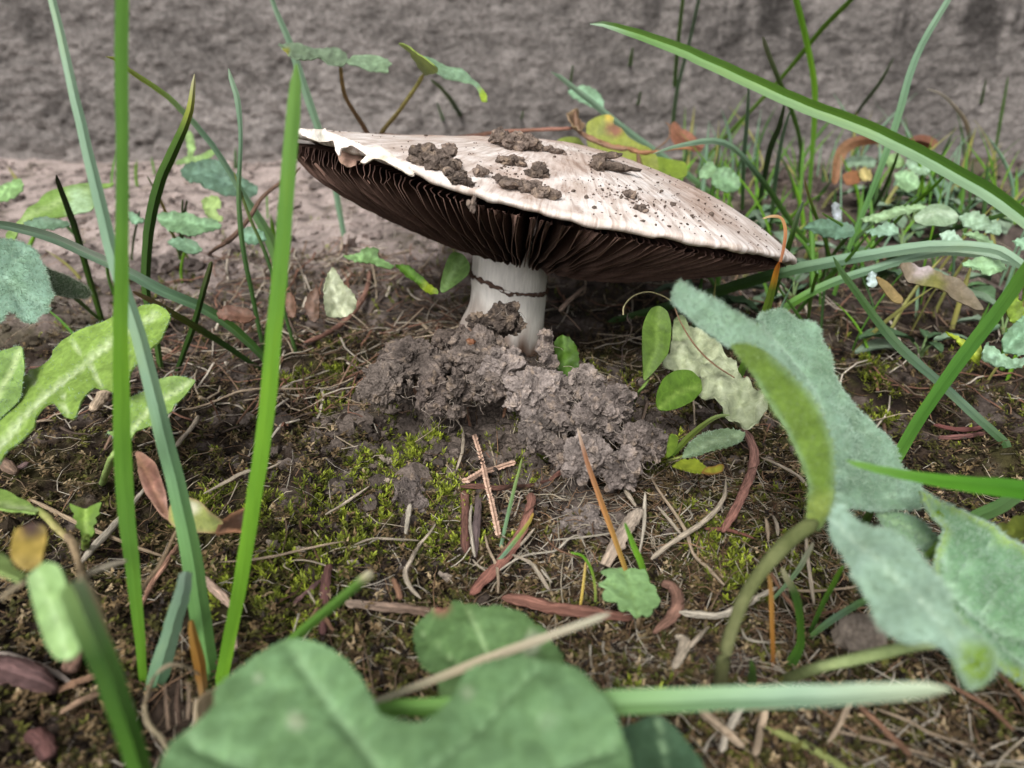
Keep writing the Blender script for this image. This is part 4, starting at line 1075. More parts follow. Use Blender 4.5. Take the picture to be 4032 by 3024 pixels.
# behind, right
back = [
 ([(2080, -60, 10), (2048, 0, 14), (1980, 123, 17), (1934, 273, 17), (1889, 400, 15), (1843, 513, 12), (1800, 640, 9)], 17, ('lblue', 'blue', (98, 142, 84), 'mid'), 'tall bluish blade rising out of the top right of the picture'),
 ([(1700, -60, 10), (1720, 0, 14), (1743, 91, 15), (1761, 204, 14), (1752, 363, 10), (1746, 440, 7)], 22, ('bright', 'bright', 'mid'), 'bright blade crossing two others above the right half of the cap'),
 ([(1880, -50, 8), (1838, 0, 12), (1775, 64, 12), (1689, 168, 10), (1561, 304, 9), (1510, 360, 6)], 21, ('bright', 'bright', (104, 140, 54)), 'bright diagonal blade falling leftwards above the cap'),
 ([(1648, 80, 9), (1656, 105, 11), (1684, 177, 12), (1711, 241, 11), (1730, 318, 10), (1725, 409, 8)], 20, ((176, 180, 150), (90, 130, 46), 'mid', 'mid'), 'cut dark-tipped blade behind the long bright sweeping one'),
 ([(1482, -40, 6), (1475, 0, 9), (1461, 136, 10), (1452, 309, 8)], 25, ('bright', 'mid', 'mid'), 'left of two thin upright blades against the wall above the cap'),
 ([(1518, -40, 6), (1509, 0, 9), (1489, 91, 9), (1461, 205, 10), (1450, 330, 8)], 24, ('lblue', 'blue', 'mid'), 'right paler of two thin upright blades against the wall above the cap'),
 ([(1190, 155, 3), (1207, 164, 10), (1275, 218, 15), (1366, 291, 16), (1480, 373, 16), (1570, 445, 12)], 22, ('pale', 'lblue', 'blue', 'mid'), 'bluish blade slanting down behind the withered runner'),
 ([(1366, 103, 6), (1358, 170, 11), (1346, 258, 9)], 30, ('bright', 'mid', 'mid'), 'short upright blade against the wall behind the cap top'),
 ([(1384, 198, 5), (1374, 240, 9), (1362, 280, 7)], 30, ('mid', 'mid'), 'stubby blade against the wall beside the short upright one'),
 ([(1238, 140, 4), (1228, 210, 9), (1220, 280, 8)], 29, ('mid', (92, 136, 60)), 'faint upright blade behind the withered runner'),
 ([(1130, 240, 5), (1122, 280, 8)], 28, ('mid', 'dark'), 'tiny blade tip showing behind the cap skyline'),
 ([(930, 172, 6), (958, 196, 10), (990, 240, 12), (1022, 300, 10)], 24, ((104, 140, 58), 'dark', 'dark'), 'dark arching blade between the clover leaf and the runner'),
 ([(944, 222, 4), (956, 255, 9), (968, 292, 9)], 27, ('lblue', 'mid'), 'faint small blade left of the dark arching one'),
 ([(1695, 222, 4), (1683, 275, 13), (1661, 335, 15), (1634, 475, 11)], 17, (' dark'.strip(), 'dark', 'dark', (82, 120, 60)), 'dark upright blade between the cap and the tall bluish blade'),
 ([(1708, 236, 4), (1690, 300, 9), (1676, 380, 11), (1664, 500, 9)], 18, ('lblue', 'blue', 'mid'), 'pale blade standing close behind the dark upright one'),
 ([(1410, 332, 3), (1450, 318, 8), (1500, 308, 13), (1548, 305, 15), (1593, 327, 14), (1661, 409, 14), (1707, 477, 13), (1766, 550, 9)], 15.5, ('lblue', 'lblue', 'blue', 'dark', (84, 120, 52), 'mid'), 'blade arching over behind the right slope of the cap'),
 ([(1618, 170, 4), (1614, 260, 10), (1607, 350, 11), (1603, 470, 9)], 19, ('lblue', 'blue', 'mid'), 'soft bluish upright blade just right of the cap slope'),
 ([(1930, 125, 3), (1900, 180, 8), (1852, 243, 8), (1800, 320, 6)], 28, ('mid', 'dark', 'dark'), 'blurred short blade against the wall at right'),
 ([(2130, 170, 3), (2118, 230, 8), (2100, 300, 8)], 31, ('mid', 'mid'), 'blurred blade against the wall near the right edge'),
 ([(2178, 165, 3), (2165, 240, 7), (2146, 350, 7)], 31, ('mid', (112, 140, 84)), 'blurred thin blade against the wall at the right edge'),
 ([(2188, 460, 11), (2130, 474, 12), (2070, 492, 12), (1979, 530, 11), (1900, 570, 7)], 15.5, ('bright', 'dark', 'dark', 'dark'), 'dark blade lying over the pale creeping leaves at right'),
 ([(2060, 360, 4), (2010, 410, 9), (1957, 456, 9), (1880, 543, 7), (1850, 590, 5)], 16, ('bright', 'bright', 'mid'), 'bright narrow blade below the long sweeping one'),
 ([(1942, 325, 4), (1930, 360, 8), (1902, 424, 9), (1852, 502, 7)], 19, ('bright', 'dark', 'dark'), 'slim blade standing right of the tall bluish blade'),
 ([(1738, 386, 3), (1745, 415, 7), (1775, 500, 8), (1794, 556, 7), (1802, 600, 5)], 15.5, ((190, 160, 110), 'bright', 'bright', 'mid'), 'thin bright blade with a dry tip right of the cap end'),
 ([(1775, 460, 4), (1830, 500, 9), (1800, 550, 9), (1770, 610, 6)], 15.5, ('bright', 'mid', 'mid'), 'bent little blade amid the pale leaves right of the cap end'),
 ([(1880, 500, 4), (1830, 560, 9), (1770, 620, 11), (1700, 700, 8)], 15, ('mid', 'mid', 'dark'), 'blade running down under the two arching blades'),
 ([(1765, 590, 8), (1752, 640, 9), (1745, 700, 7)], 15.5, ('bright', 'mid'), 'short blade under the arching blades'),
 ([(1680, 620, 4), (1730, 690, 8), (1770, 760, 7)], 15, ('mid', 'dark'), 'dark blade slanting down right behind the curled felty leaf'),
 ([(395, 430, 4), (392, 490, 8), (386, 550, 7)], 19, ('mid', 'dark'), 'short blade behind the dark green left blade'),
 ([(318, 380, 3), (350, 440, 7), (372, 500, 8), (390, 560, 6)], 18.5, ('mid', (188, 160, 80), 'mid'), 'thin blade with an orange patch left of the cap'),
 ([(404, 432, 4), (397, 480, 9), (388, 560, 8)], 18.5, ('dark', (92, 120, 60)), 'short dark blade in the tuft left of the cap'),
 ([(302, 455, 4), (290, 510, 6), (284, 560, 5)], 18, ('dark', 'mid'), 'thin blade in the shade below the left bright leaf'),
]
for pts, dt, cs, label in back:
    blade([(p[0], p[1], p[2] * 0.85) for p in pts], dt, grad(*cs), label, n=22)
blade([(2003, 192, 3), (2040, 208, 5), (2084, 259, 8), (2095, 310, 8), (2093, 366, 6)], 26, grad((210, 200, 186), 'tan', (196, 196, 170)), 'curled whitish dry blade near the wall at right', name='dry_grass_blade', n=18)
blade([(1647, 472, 3), (1668, 467, 6), (1689, 472, 6), (1697, 498, 7), (1694, 530, 7), (1686, 566, 6)], 10.9, grad((204, 180, 140), (190, 140, 90), (168, 106, 66), (150, 96, 60)), 'thin bent orange-brown wisp touching the right tip of the cap', name='dry_grass_blade', d_base=10.9, sink=0)

# small grass at the foot of the wall, each a blade, named from left to right
rn = np.random.RandomState(5)
WALLGRASS = 'thin grass blades along the foot of the wall'
ORD = ['first', 'second', 'third', 'fourth', 'fifth', 'sixth', 'seventh', 'eighth', 'ninth', 'tenth', 'eleventh', 'twelfth', 'thirteenth', 'fourteenth', 'fifteenth', 'sixteenth', 'seventeenth', 'eighteenth', 'nineteenth', 'twentieth']
def qx_of(X, Y, Z):
    r = np.array([X, Y, Z]) - CAM; return 1106 + FQ * (r @ RIGHT) / (r @ FWD)
rowsW = []
while len(rowsW) < 215:
    Y0 = rn.uniform(15.0, 35.5); X0 = rn.uniform(-22, 26); qx = qx_of(X0, Y0, g(X0, Y0)[0])
    if (1460 < qx < 2200) or (len([r for r in rowsW if r[0] < 640]) < 16 and 30 < qx < 640): rowsW.append((qx, X0, Y0))
rowsW.sort(); cnt = {}
tall_lim = 2.2
for qx, X0, Y0 in rowsW:
    left = qx < 640
    H = rn.uniform(0.7, 1.8) if left else rn.uniform(1.0, 3.8)
    ci = rn.randint(5); cname = ('green', 'bluish', 'bright green', 'dark green', 'yellowish')[ci]
    lean = rn.choice(['upright', 'left-leaning', 'right-leaning'])
    key = ('left of the cap' if left else 'right of the cap', cname, 'tall' if H > tall_lim else 'short', lean)
    cnt[key] = cnt.get(key, 0) + 1
    label = f'{ORD[cnt[key] - 1]} {key[2]} {lean} {cname} blade from the left by the wall, {key[0]}'
    z0 = g(X0, Y0)[0]; lx = {'upright': rn.uniform(-0.07, 0.07), 'left-leaning': -rn.uniform(0.25, 0.7), 'right-leaning': rn.uniform(0.25, 0.7)}[lean] * H; ly = rn.normal(0, 0.25) * H; b = rn.uniform(-0.3, 0.5) * H
    t = np.linspace(0, 1, 10)
    C = np.stack([X0 + lx * t ** 1.6, Y0 + ly * t, z0 - 0.1 + H * t - abs(b) * t ** 2 * 0.4], 1)
    w = rn.uniform(0.03, 0.08) * np.clip((1 - t) * 3, 0.08, 1)
    A = norm(np.array([1, rn.uniform(-0.8, 0.8), 0])); Nn = np.array([-A[1], A[0], 0])
    x_ = np.array([-1, 0, 1.0])
    fr = C[:, None] + A * (w[:, None] * x_)[..., None] + Nn * (w[:, None] * np.abs(x_) * 0.4)[..., None]
    bk = fr[:, ::-1] + Nn * 0.008
    ringv = np.concatenate([fr, bk], 1)
    c0 = lin([G['mid'], G['blue'], G['bright'], G['dark'], (160, 158, 92)][ci])
    mb = MB(); mb.add(ringv.reshape(-1, 3), [grid_faces(10, 6, True)], c0 * rn.uniform(0.85, 1.05), np.stack([np.tile([0, .5, 1, 1, .5, 0], 10) + qx, np.repeat(t * H, 6), np.zeros(60)], 1))
    tag(mb.build('grass_blade', GRASS, base=C[0]), label, 'grass blade', WALLGRASS)

# creeping plants with felty oval leaves on the soil at right
rn = np.random.RandomState(17); cre = []
while len(cre) < 20:
    Y0 = rn.uniform(15.5, 29); X0 = rn.uniform(4, 20); qx = qx_of(X0, Y0, g(X0, Y0)[0])
    if 1500 < qx < 2230 and all(np.hypot(X0 - a[1], Y0 - a[2]) > 1.3 for a in cre): cre.append((qx, X0, Y0))
cre.sort()
for i, (qx, X0, Y0) in enumerate(cre):
    bz = np.array([X0, Y0, g(X0, Y0)[0]])
    root = empty('creeping_plant', bz, f'{ORD[i]} from the left of the pale creeping plants behind the cap tip', 'plant', 'low creeping plants on the soil at right')
    for k in range(rn.randint(4, 7)):
        a = rn.uniform(0, 6.28); L = rn.uniform(0.7, 1.5) * (0.75 + Y0 / 60); wd = L * rn.uniform(0.35, 0.5); el = rn.uniform(0.05, 0.6); hgt = rn.uniform(0.15, 0.7)
        t = np.linspace(0, 1, 9); prof = np.sin(np.pi * np.clip(t, 0.02, 0.98) ** 0.85) ** 0.75
        dirv = np.array([math.cos(a), math.sin(a), 0]); sidev = np.array([-math.sin(a), math.cos(a), 0])
        cen = np.array([0, 0, hgt]) + dirv * 0.25 + dirv * (t * L * math.cos(el))[:, None] + np.array([0, 0, 1]) * (t * L * math.sin(el) - 0.35 * L * t ** 2)[:, None]
        xs = np.linspace(-1, 1, 7)
        V = cen[:, None] + sidev * (prof[:, None] * wd * 0.5 * xs * (1 + 0.06 * rn.randn(9, 7)))[..., None] + np.array([0, 0, 1]) * (0.16 * wd * np.abs(xs)[None, :] * prof[:, None] + 0.02 * rn.randn(9, 7))[..., None]
        V = V.reshape(-1, 3) + bz
        c0 = lin([(142, 168, 142), (126, 158, 130), (112, 150, 104), (150, 172, 150), (104, 136, 100)][rn.randint(5)]) * 0.68
        c = np.tile(c0, (63, 1)) * rn.uniform(0.85, 1.15, (63, 1)); c[np.tile(np.abs(xs) < 0.1, 9)] *= 1.25
        fcs = grid_faces(9, 7)
        mb = MB(); mb.add(np.concatenate([V, V - np.array([0, 0, 0.025])]), [fcs, fcs[:, ::-1] + 63], np.concatenate([c, c]))
        mb.build('leaf', FUZZY, root, bz)
        stalk_pts = np.array([[0, 0, -0.05], dirv * 0.1 + np.array([0, 0, hgt * 0.6]), cen[0] + dirv * 0.06]) + bz
        mb = MB(); add_tube(mb, spline(stalk_pts, 8), 0.03, 6, (120, 146, 96)); mb.build('leaf_stalk', LEAF, root, bz)

# ------------------------------------------------------------------ plants
def stalk(parent, pts, d, tint, tint2=None, name='stalk', flat=0.9, wob=0.08, fuzz=0):
    o = stick(pts, None, tint, tint2, name=name, d=d, parent=parent, pbase=base_of(parent), wob=wob, flat=flat, ns=12, mat=FUZZY if fuzz else LEAF)
    return o

# big felty leaf at right
b0 = ground_pt((1556, 1490)); b0[2] -= 0.1
felt = empty('felty_plant', b0, 'grey-green felty plant with a large curled leaf on a hairy stalk, right foreground', 'plant')
mb = MB()
A_ = W6([(840, 470), (920, 425), (1000, 432), (1080, 468), (1110, 470), (1140, 478), (1175, 520), (1180, 560), (1200, 600), (1230, 650), (1245, 740), (1300, 815), (1370, 890), (1450, 955), (1520, 1030), (1580, 1110), (1620, 1200), (1680, 1285), (1685, 1345), (1665, 1412), (1560, 1404), (1450, 1412), (1330, 1400), (1235, 1460), (1225, 1250), (1210, 1080), (1180, 930), (1130, 800), (1050, 700), (960, 600)])
leaf_mesh(mb, A_, [(1690, 690, 9.4), (1560, 700, 8.4), (1790, 980, 8.0), (1990, 1080, 8.6), (1800, 1120, 7.9), (1850, 850, 9.0)], (132, 164, 144), res=11, bumps=0.10, bscale=0.9, tooth=3, fuzz=4200, seed=3, th=0.04,
          veins=[W6([(1230, 1300), (1180, 900), (950, 560)]), W6([(1240, 1250), (1400, 1150), (1600, 1200)]), W6([(1240, 1100), (1370, 1000), (1480, 1010)]), W6([(1220, 950), (1270, 850), (1290, 830)]), W6([(1235, 1340), (1450, 1330), (1640, 1340)])], vein_col=(164, 192, 170), furrow=0.05, grain=0.2)
C_ = W6([(455, 350), (470, 290), (500, 265), (560, 305), (640, 345), (740, 410), (860, 490), (960, 585), (1060, 690), (1140, 800), (1190, 930), (1225, 1100), (1235, 1250), (1205, 1180), (1180, 980), (1110, 830), (1000, 710), (900, 630), (800, 590), (735, 600), (650, 540), (560, 460), (480, 390)])
leaf_mesh(mb, C_, [(1470, 630, 7.4), (1640, 730, 7.6), (1740, 850, 7.8), (1790, 1000, 7.7), (1560, 690, 7.5)], (142, 174, 154), res=10, bumps=0.03, fuzz=2200, seed=5, th=0.04, tooth=2)
B_ = W6([(735, 592), (800, 580), (890, 610), (990, 690), (1080, 775), (1150, 860), (1205, 960), (1250, 1100), (1255, 1250), (1245, 1400), (1190, 1510), (1120, 1480), (1130, 1300), (1090, 1170), (1010, 1000), (940, 890), (870, 770), (795, 660)])
leaf_mesh(mb, B_, [(1600, 760, 7.3), (1700, 900, 7.15), (1760, 1050, 7.2), (1770, 1140, 7.2), (1650, 800, 7.3)], (108, 136, 62), res=10, bumps=0.07, fuzz=900, seed=6, th=0.04, fuzz_col=(118, 140, 88), grain=0.2, edge_col=(124, 152, 120), zones=[(1620, 760, 70, (92, 116, 52)), (1765, 1100, 60, (124, 142, 72))])
mb.build('leaf', FUZZY, felt, b0)
stalk(felt, [(1762, 1128, 40), (1720, 1155, 36), (1668, 1205, 34), (1612, 1285, 31), (1578, 1370, 29), (1560, 1440, 30), (1556, 1500, 30)], [7.2, 7.1, 6.9, 6.9, 6.9, 6.95, None], (104, 112, 72), (92, 92, 66), fuzz=1)
# lower lobe, close to the lens
D_ = W9([(1185, 300), (1230, 262), (1300, 330), (1400, 392), (1500, 410), (1600, 470), (1680, 560), (1780, 700), (1830, 820), (1900, 900), (1980, 950), (2060, 1010), (2070, 1090), (2010, 1180), (1930, 1205), (1880, 1140), (1850, 1060), (1800, 1010), (1700, 970), (1600, 985), (1520, 960), (1440, 900), (1380, 780), (1310, 650), (1250, 530), (1180, 430)])
leaf_part(felt, D_, [(1800, 1120, 6.7), (1900, 1230, 5.9), (2010, 1330, 5.5), (2130, 1440, 5.3), (1880, 1330, 5.7)], (152, 182, 168), FUZZY, res=13, bumps=0.05, fuzz=1400, seed=8, th=0.04, zones=[(W9([(1985, 1100)])[0] + (60, (116, 146, 40)))], veins=[W9([(1200, 350), (1500, 620), (1980, 1080)])], vein_col=(176, 200, 180), label='drooping lower felty leaf blurred close to the lens')
# rear felty plant
b1 = ground_pt((1688, 1470)); b1[2] -= 0.1
felt2 = empty('felty_plant', b1, 'felty plant with broad veined leaves filling the right edge below the curled leaf', 'plant')
E_ = W9([(1640, 195), (1720, 240), (1830, 300), (1920, 350), (2010, 400), (2060, 460), (2150, 500), (2212, 570), (2330, 640), (2420, 760), (2440, 960), (2380, 1150), (2290, 1290), (2212, 1265), (2120, 1200), (2040, 1120), (1950, 1000), (1860, 900), (1800, 790), (1745, 650), (1735, 560), (1760, 480), (1780, 420), (1700, 330)])
leaf_part(felt2, E_, [(2000, 1090, 7.9), (2080, 1200, 7.3), (2200, 1260, 7.4), (2210, 1480, 6.6), (2090, 1400, 6.7)], (114, 152, 120), FUZZY, res=13, bumps=0.09, bscale=0.8, tooth=3, fuzz=3200, seed=11, th=0.04,
          veins=[W9([(1780, 540), (1820, 680), (2010, 860), (2212, 960)]), W9([(1830, 690), (1900, 560), (2020, 480)]), W9([(2010, 860), (2080, 720), (2200, 640)]), W9([(1830, 800), (1850, 660)]), W9([(2020, 870), (2120, 1010), (2212, 1100)])], vein_col=(160, 190, 164), furrow=0.08, edge_col=(150, 176, 92), zones=[(W9([(2180, 1230)])[0] + (52, (136, 158, 36)))], label='broad felty leaf with raised pale veins')
F_ = W9([(1425, 290), (1500, 285), (1590, 300), (1680, 345), (1740, 420), (1748, 480), (1690, 500), (1600, 462), (1510, 405), (1450, 340)])
leaf_part(felt2, F_, [(1900, 1110, 8.4), (1980, 1140, 8.2), (2010, 1180, 8.0)], (136, 172, 138), FUZZY, res=11, bumps=0.04, fuzz=500, seed=12, tooth=2, veins=[W9([(1430, 295), (1600, 370), (1740, 480)])], vein_col=(160, 190, 150))
H_ = W9([(1742, 292), (1762, 285), (1800, 330), (1838, 370), (1838, 410), (1800, 450), (1772, 462), (1778, 400), (1765, 340)])
leaf_part(felt2, H_, [(2030, 1110, 7.7), (2050, 1150, 7.6), (2040, 1170, 7.6)], (96, 124, 36), FUZZY, res=8, bumps=0.03, seed=13, label='upturned yellow-green tip of a felty leaf')
stalk(felt2, [(2040, 1386, 28), (1960, 1398, 28), (1843, 1425, 27), (1760, 1445, 26), (1689, 1470, 24)], [6.6, 6.5, 6.5, 6.7, None], (150, 168, 116), (118, 128, 86), fuzz=1)
stalk(felt2, W9([(1770, 450, 44), (1740, 490, 49), (1690, 535, 49)]), [7.6, 7.6, 7.7], (92, 122, 50), (92, 122, 50), fuzz=1)
# stalk lying at the very bottom
b2 = ground_pt((1640, 1560)); 
stick([(1640, 1585, 20), (1700, 1612, 26), (1790, 1662, 26), (1900, 1740, 24)], 'thick green hairy stalk lying at the bottom right of the picture', (128, 136, 82), (112, 120, 74), name='fallen_stalk', cat='stalk', lift=0.08, mat=FUZZY)
lone_leaf('leaf', W6([(2035, 1520), (2090, 1480), (2212, 1440), (2330, 1430), (2330, 1530), (2212, 1560), (2120, 1570), (2060, 1560)]), [(2150, 1140, 8.2), (2212, 1120, 8.4), (2250, 1160, 8.0)], (104, 116, 44), 'olive leaf end at the right edge behind the broad felty leaf', res=12)

# foreground lobed leaves, blurred
b3 = np.array([0.1, 4.9, g(0.1, 4.9)[0] - 0.1])
fore = empty('lobed_plant', b3, 'low plant with smooth green lobed leaves blurred across the bottom foreground', 'plant')
L1 = [(330, 1790), (340, 1700), (372, 1625), (430, 1580), (468, 1530), (466, 1495), (492, 1462), (520, 1440), (560, 1415), (590, 1400), (625, 1383), (680, 1393), (740, 1422), (782, 1470), (808, 1520), (826, 1560), (900, 1582), (946, 1555), (980, 1508), (1005, 1455), (1060, 1432), (1150, 1424), (1240, 1442), (1290, 1490), (1325, 1545), (1345, 1600), (1362, 1660), (1350, 1790), (860, 1840)]
leaf_part(fore, L1, [(400, 1640, 4.7), (620, 1420, 5.3), (850, 1650, 4.3), (1150, 1450, 5.0), (1340, 1650, 4.4), (850, 1800, 3.9)], (118, 156, 112), res=12, bumps=0.06, bscale=0.7, th=0.03, seed=21, vein_w=11, veins=[[(850, 1800), (850, 1700), (640, 1420)], [(850, 1720), (1000, 1600), (1160, 1440)], [(850, 1740), (600, 1680), (420, 1620)], [(850, 1740), (1130, 1680), (1330, 1620)]], vein_col=(136, 170, 128), grain=0.12, furrow=0.045, tooth=3, zones=[(640, 1560, 26, (160, 176, 146)), (1010, 1500, 18, (150, 168, 136)), (1180, 1560, 30, (132, 164, 124)), (560, 1470, 18, (150, 168, 138))])
L2 = [(893, 1372), (898, 1350), (925, 1328), (938, 1312), (962, 1320), (985, 1300), (1003, 1308), (1025, 1310), (1048, 1322), (1075, 1318), (1102, 1326), (1125, 1333), (1150, 1350), (1175, 1362), (1192, 1388), (1208, 1400), (1224, 1432), (1218, 1470), (1160, 1500), (1080, 1510), (1000, 1500), (950, 1490), (940, 1450), (912, 1432), (900, 1405)]
leaf_part(fore, L2, [(910, 1370, 6.6), (1040, 1320, 6.7), (1200, 1420, 6.2), (1080, 1500, 5.5)], (110, 146, 96), res=11, bumps=0.05, seed=22, tooth=2.5, veins=[[(1100, 1510), (1060, 1420), (1010, 1315)], [(1090, 1490), (1130, 1420), (1150, 1355)], [(1080, 1480), (980, 1420), (905, 1360)]], vein_col=(150, 180, 128), zones=[(952, 1316, 26, (150, 106, 92)), (1150, 1385, 30, (170, 176, 156))], label='scalloped leaf lobe with a small reddish scar, sharper than the others')
L3 = [(1335, 1580), (1375, 1556), (1420, 1543), (1452, 1562), (1488, 1600), (1520, 1650), (1540, 1720), (1450, 1760), (1340, 1740)]
leaf_part(fore, L3, [(1420, 1550, 5.7), (1360, 1650, 5.4), (1520, 1680, 5.3)], (70, 100, 76), res=14, bumps=0.05, seed=23, veins=[[(1440, 1740), (1440, 1640), (1420, 1550)]], vein_col=(130, 160, 124), label='darker leaf lobe in the shade of the wide pale blade')
stalk(fore, [(850, 1800, 44), (840, 1900, 44), (820, 2050, 44)], [3.9, 4.1, 4.3], (120, 150, 96), (110, 130, 84))

# dandelion-like rosette at left
b4 = ground_pt((-40, 1035)); b4[2] -= 0.05
rosette = empty('rosette_plant', b4, 'rosette of light green toothed leaves with pale midribs at the left edge', 'plant')
R1 = W4([(-120, 1500), (-60, 1330), (0, 1230), (60, 1190), (125, 1165), (150, 1090), (148, 1000), (185, 918), (235, 914), (280, 888), (345, 838), (358, 808), (430, 742), (560, 660), (680, 600), (760, 560), (850, 540), (930, 502), (1010, 498), (1080, 530), (1105, 572), (1090, 620), (1042, 720), (980, 790), (962, 830), (880, 890), (850, 930), (838, 990), (800, 1050), (740, 1065), (700, 1050), (650, 1030), (622, 1018), (580, 1060), (540, 1120), (475, 1222), (420, 1212), (370, 1152), (320, 1160), (245, 1225), (222, 1290), (150, 1345), (60, 1420), (0, 1510), (-60, 1620)])
leaf_part(rosette, R1, [(0, 960, 9.4), (120, 860, 9.9), (240, 790, 10.3), (365, 690, 10.6), (150, 900, 9.4), (300, 720, 10.6)], (142, 176, 86), res=10, bumps=0.05, bscale=0.7, seed=31, veins=[W4([(-100, 1540), (0, 1390), (200, 1190), (400, 985), (740, 700), (1000, 565)]), W4([(400, 985), (430, 1190)]), W4([(300, 1090), (180, 940)]), W4([(560, 850), (650, 1010)]), W4([(560, 850), (470, 740)])], vein_col=(196, 212, 170), vein_w=5.5, fuzz=500, fuzz_len=0.04, furrow=0.03, label='longest toothed leaf of the rosette with a wide rounded tip')
R2 = W4([(-150, 900), (-60, 830), (0, 802), (70, 782), (130, 764), (150, 785), (157, 900), (150, 970), (130, 1100), (60, 1180), (0, 1235), (-100, 1330)])
leaf_part(rosette, R2, [(-20, 800, 10.2), (40, 760, 10.4), (30, 880, 9.9)], (140, 176, 98), res=11, bumps=0.04, seed=32, veins=[W4([(-150, 1250), (0, 1080), (130, 790)])], vein_col=(186, 206, 150), fuzz=200)
R3 = W4([(1030, 972), (1110, 953), (1190, 955), (1262, 976), (1240, 1020), (1200, 1072), (1130, 1150), (1118, 1185), (1072, 1222), (1040, 1268), (980, 1282), (920, 1300), (882, 1310), (850, 1360), (830, 1395), (800, 1400), (720, 1335), (690, 1318), (745, 1308), (800, 1290), (835, 1262), (820, 1180), (832, 1100), (870, 1080), (930, 1058), (1000, 1010)])
leaf_part(rosette, R3, [(410, 815, 10.2), (350, 880, 10.0), (280, 930, 9.6), (240, 935, 9.6)], (144, 180, 94), res=9, bumps=0.04, seed=33, veins=[W4([(740, 1450), (860, 1290), (1000, 1140), (1230, 985)])], vein_col=(192, 210, 160), fuzz=200, label='smaller toothed leaf on a long pale stalk')
stalk(rosette, W4([(850, 1310, 36), (790, 1390, 42), (720, 1500, 45), (660, 1660, 42)]), [9.8, 9.4, 9.2, None], (164, 190, 116), (150, 176, 104))
R4 = W7([(-60, 200), (0, 172), (60, 190), (90, 205), (150, 228), (185, 262), (210, 270), (190, 295), (120, 285), (60, 290), (0, 275), (-60, 270)])
leaf_part(rosette, R4, [(0, 1075, 8.8), (60, 1080, 8.8), (20, 1100, 8.5)], (142, 176, 92), res=9, bumps=0.03, seed=34, veins=[W7([(-50, 240), (200, 275)])], vein_col=(186, 204, 150))
stalk(rosette, W7([(195, 275, 35), (250, 320, 40), (310, 385, 40), (370, 440, 35)]), [8.7, 8.5, 8.4, 8.3], (138, 156, 80), (172, 156, 110))

b5 = ground_pt((183, 1165))
sprig = empty('seedling', b5, 'small upright serrated green seedling standing on the moss at lower left', 'seedling')
leaf_part(sprig, W7([(372, 248), (410, 262), (450, 272), (500, 256), (545, 243), (530, 290), (538, 305), (512, 325), (520, 350), (498, 370), (505, 400), (480, 428), (440, 425), (428, 390), (402, 372), (412, 345), (388, 322), (396, 300), (380, 285)]), [(183, 1095, 8.9), (183, 1130, 8.8), (200, 1100, 8.9)], (112, 148, 52), res=7, bumps=0.03, seed=41, smooth=True, veins=[W7([(460, 420), (455, 275)])], vein_col=(150, 180, 90))
stalk(sprig, W7([(460, 415, 54), (458, 450, 44), (455, 490, 35)]), [8.8, 8.75, None], (126, 150, 70))

# felty leaf at the left edge
b6 = ground_pt((-60, 720))
edgep = empty('felty_plant', b6, 'blue-green felty leaf reaching in from the left edge above the rosette', 'plant')
K1 = W4([(-220, 180), (-120, 110), (0, 82), (80, 80), (170, 110), (235, 160), (268, 225), (300, 290), (325, 390), (345, 430), (310, 500), (322, 540), (262, 568), (220, 620), (150, 598), (100, 552), (50, 540), (0, 605), (-120, 640), (-260, 560)])
leaf_part(edgep, K1, [(-40, 560, 11.0), (60, 540, 11.4), (100, 650, 11.0), (0, 690, 10.6)], (134, 168, 152), FUZZY, res=9, bumps=0.06, bscale=0.7, seed=44, tooth=2.5, fuzz=2600, veins=[W4([(-200, 300), (60, 330), (300, 520)]), W4([(0, 320), (160, 150)]), W4([(60, 340), (180, 580)])], vein_col=(154, 186, 166), furrow=0.04)
K2 = W4([(270, 235), (330, 265), (430, 300), (540, 360), (590, 410), (560, 450), (450, 440), (360, 420), (325, 380)])
leaf_part(edgep, K2, [(100, 580, 12.0), (190, 635, 12.4), (130, 630, 12.0)], (96, 116, 90), FUZZY, res=9, bumps=0.03, seed=45, fuzz=900, fuzz_col=(150, 160, 140), label='shaded dark grey-green part of the felty leaf')
stalk(edgep, [(-30, 640, 14), (-60, 690, 15), (-60, 730, 15)], [10.9, 11.2, None], (120, 140, 96))

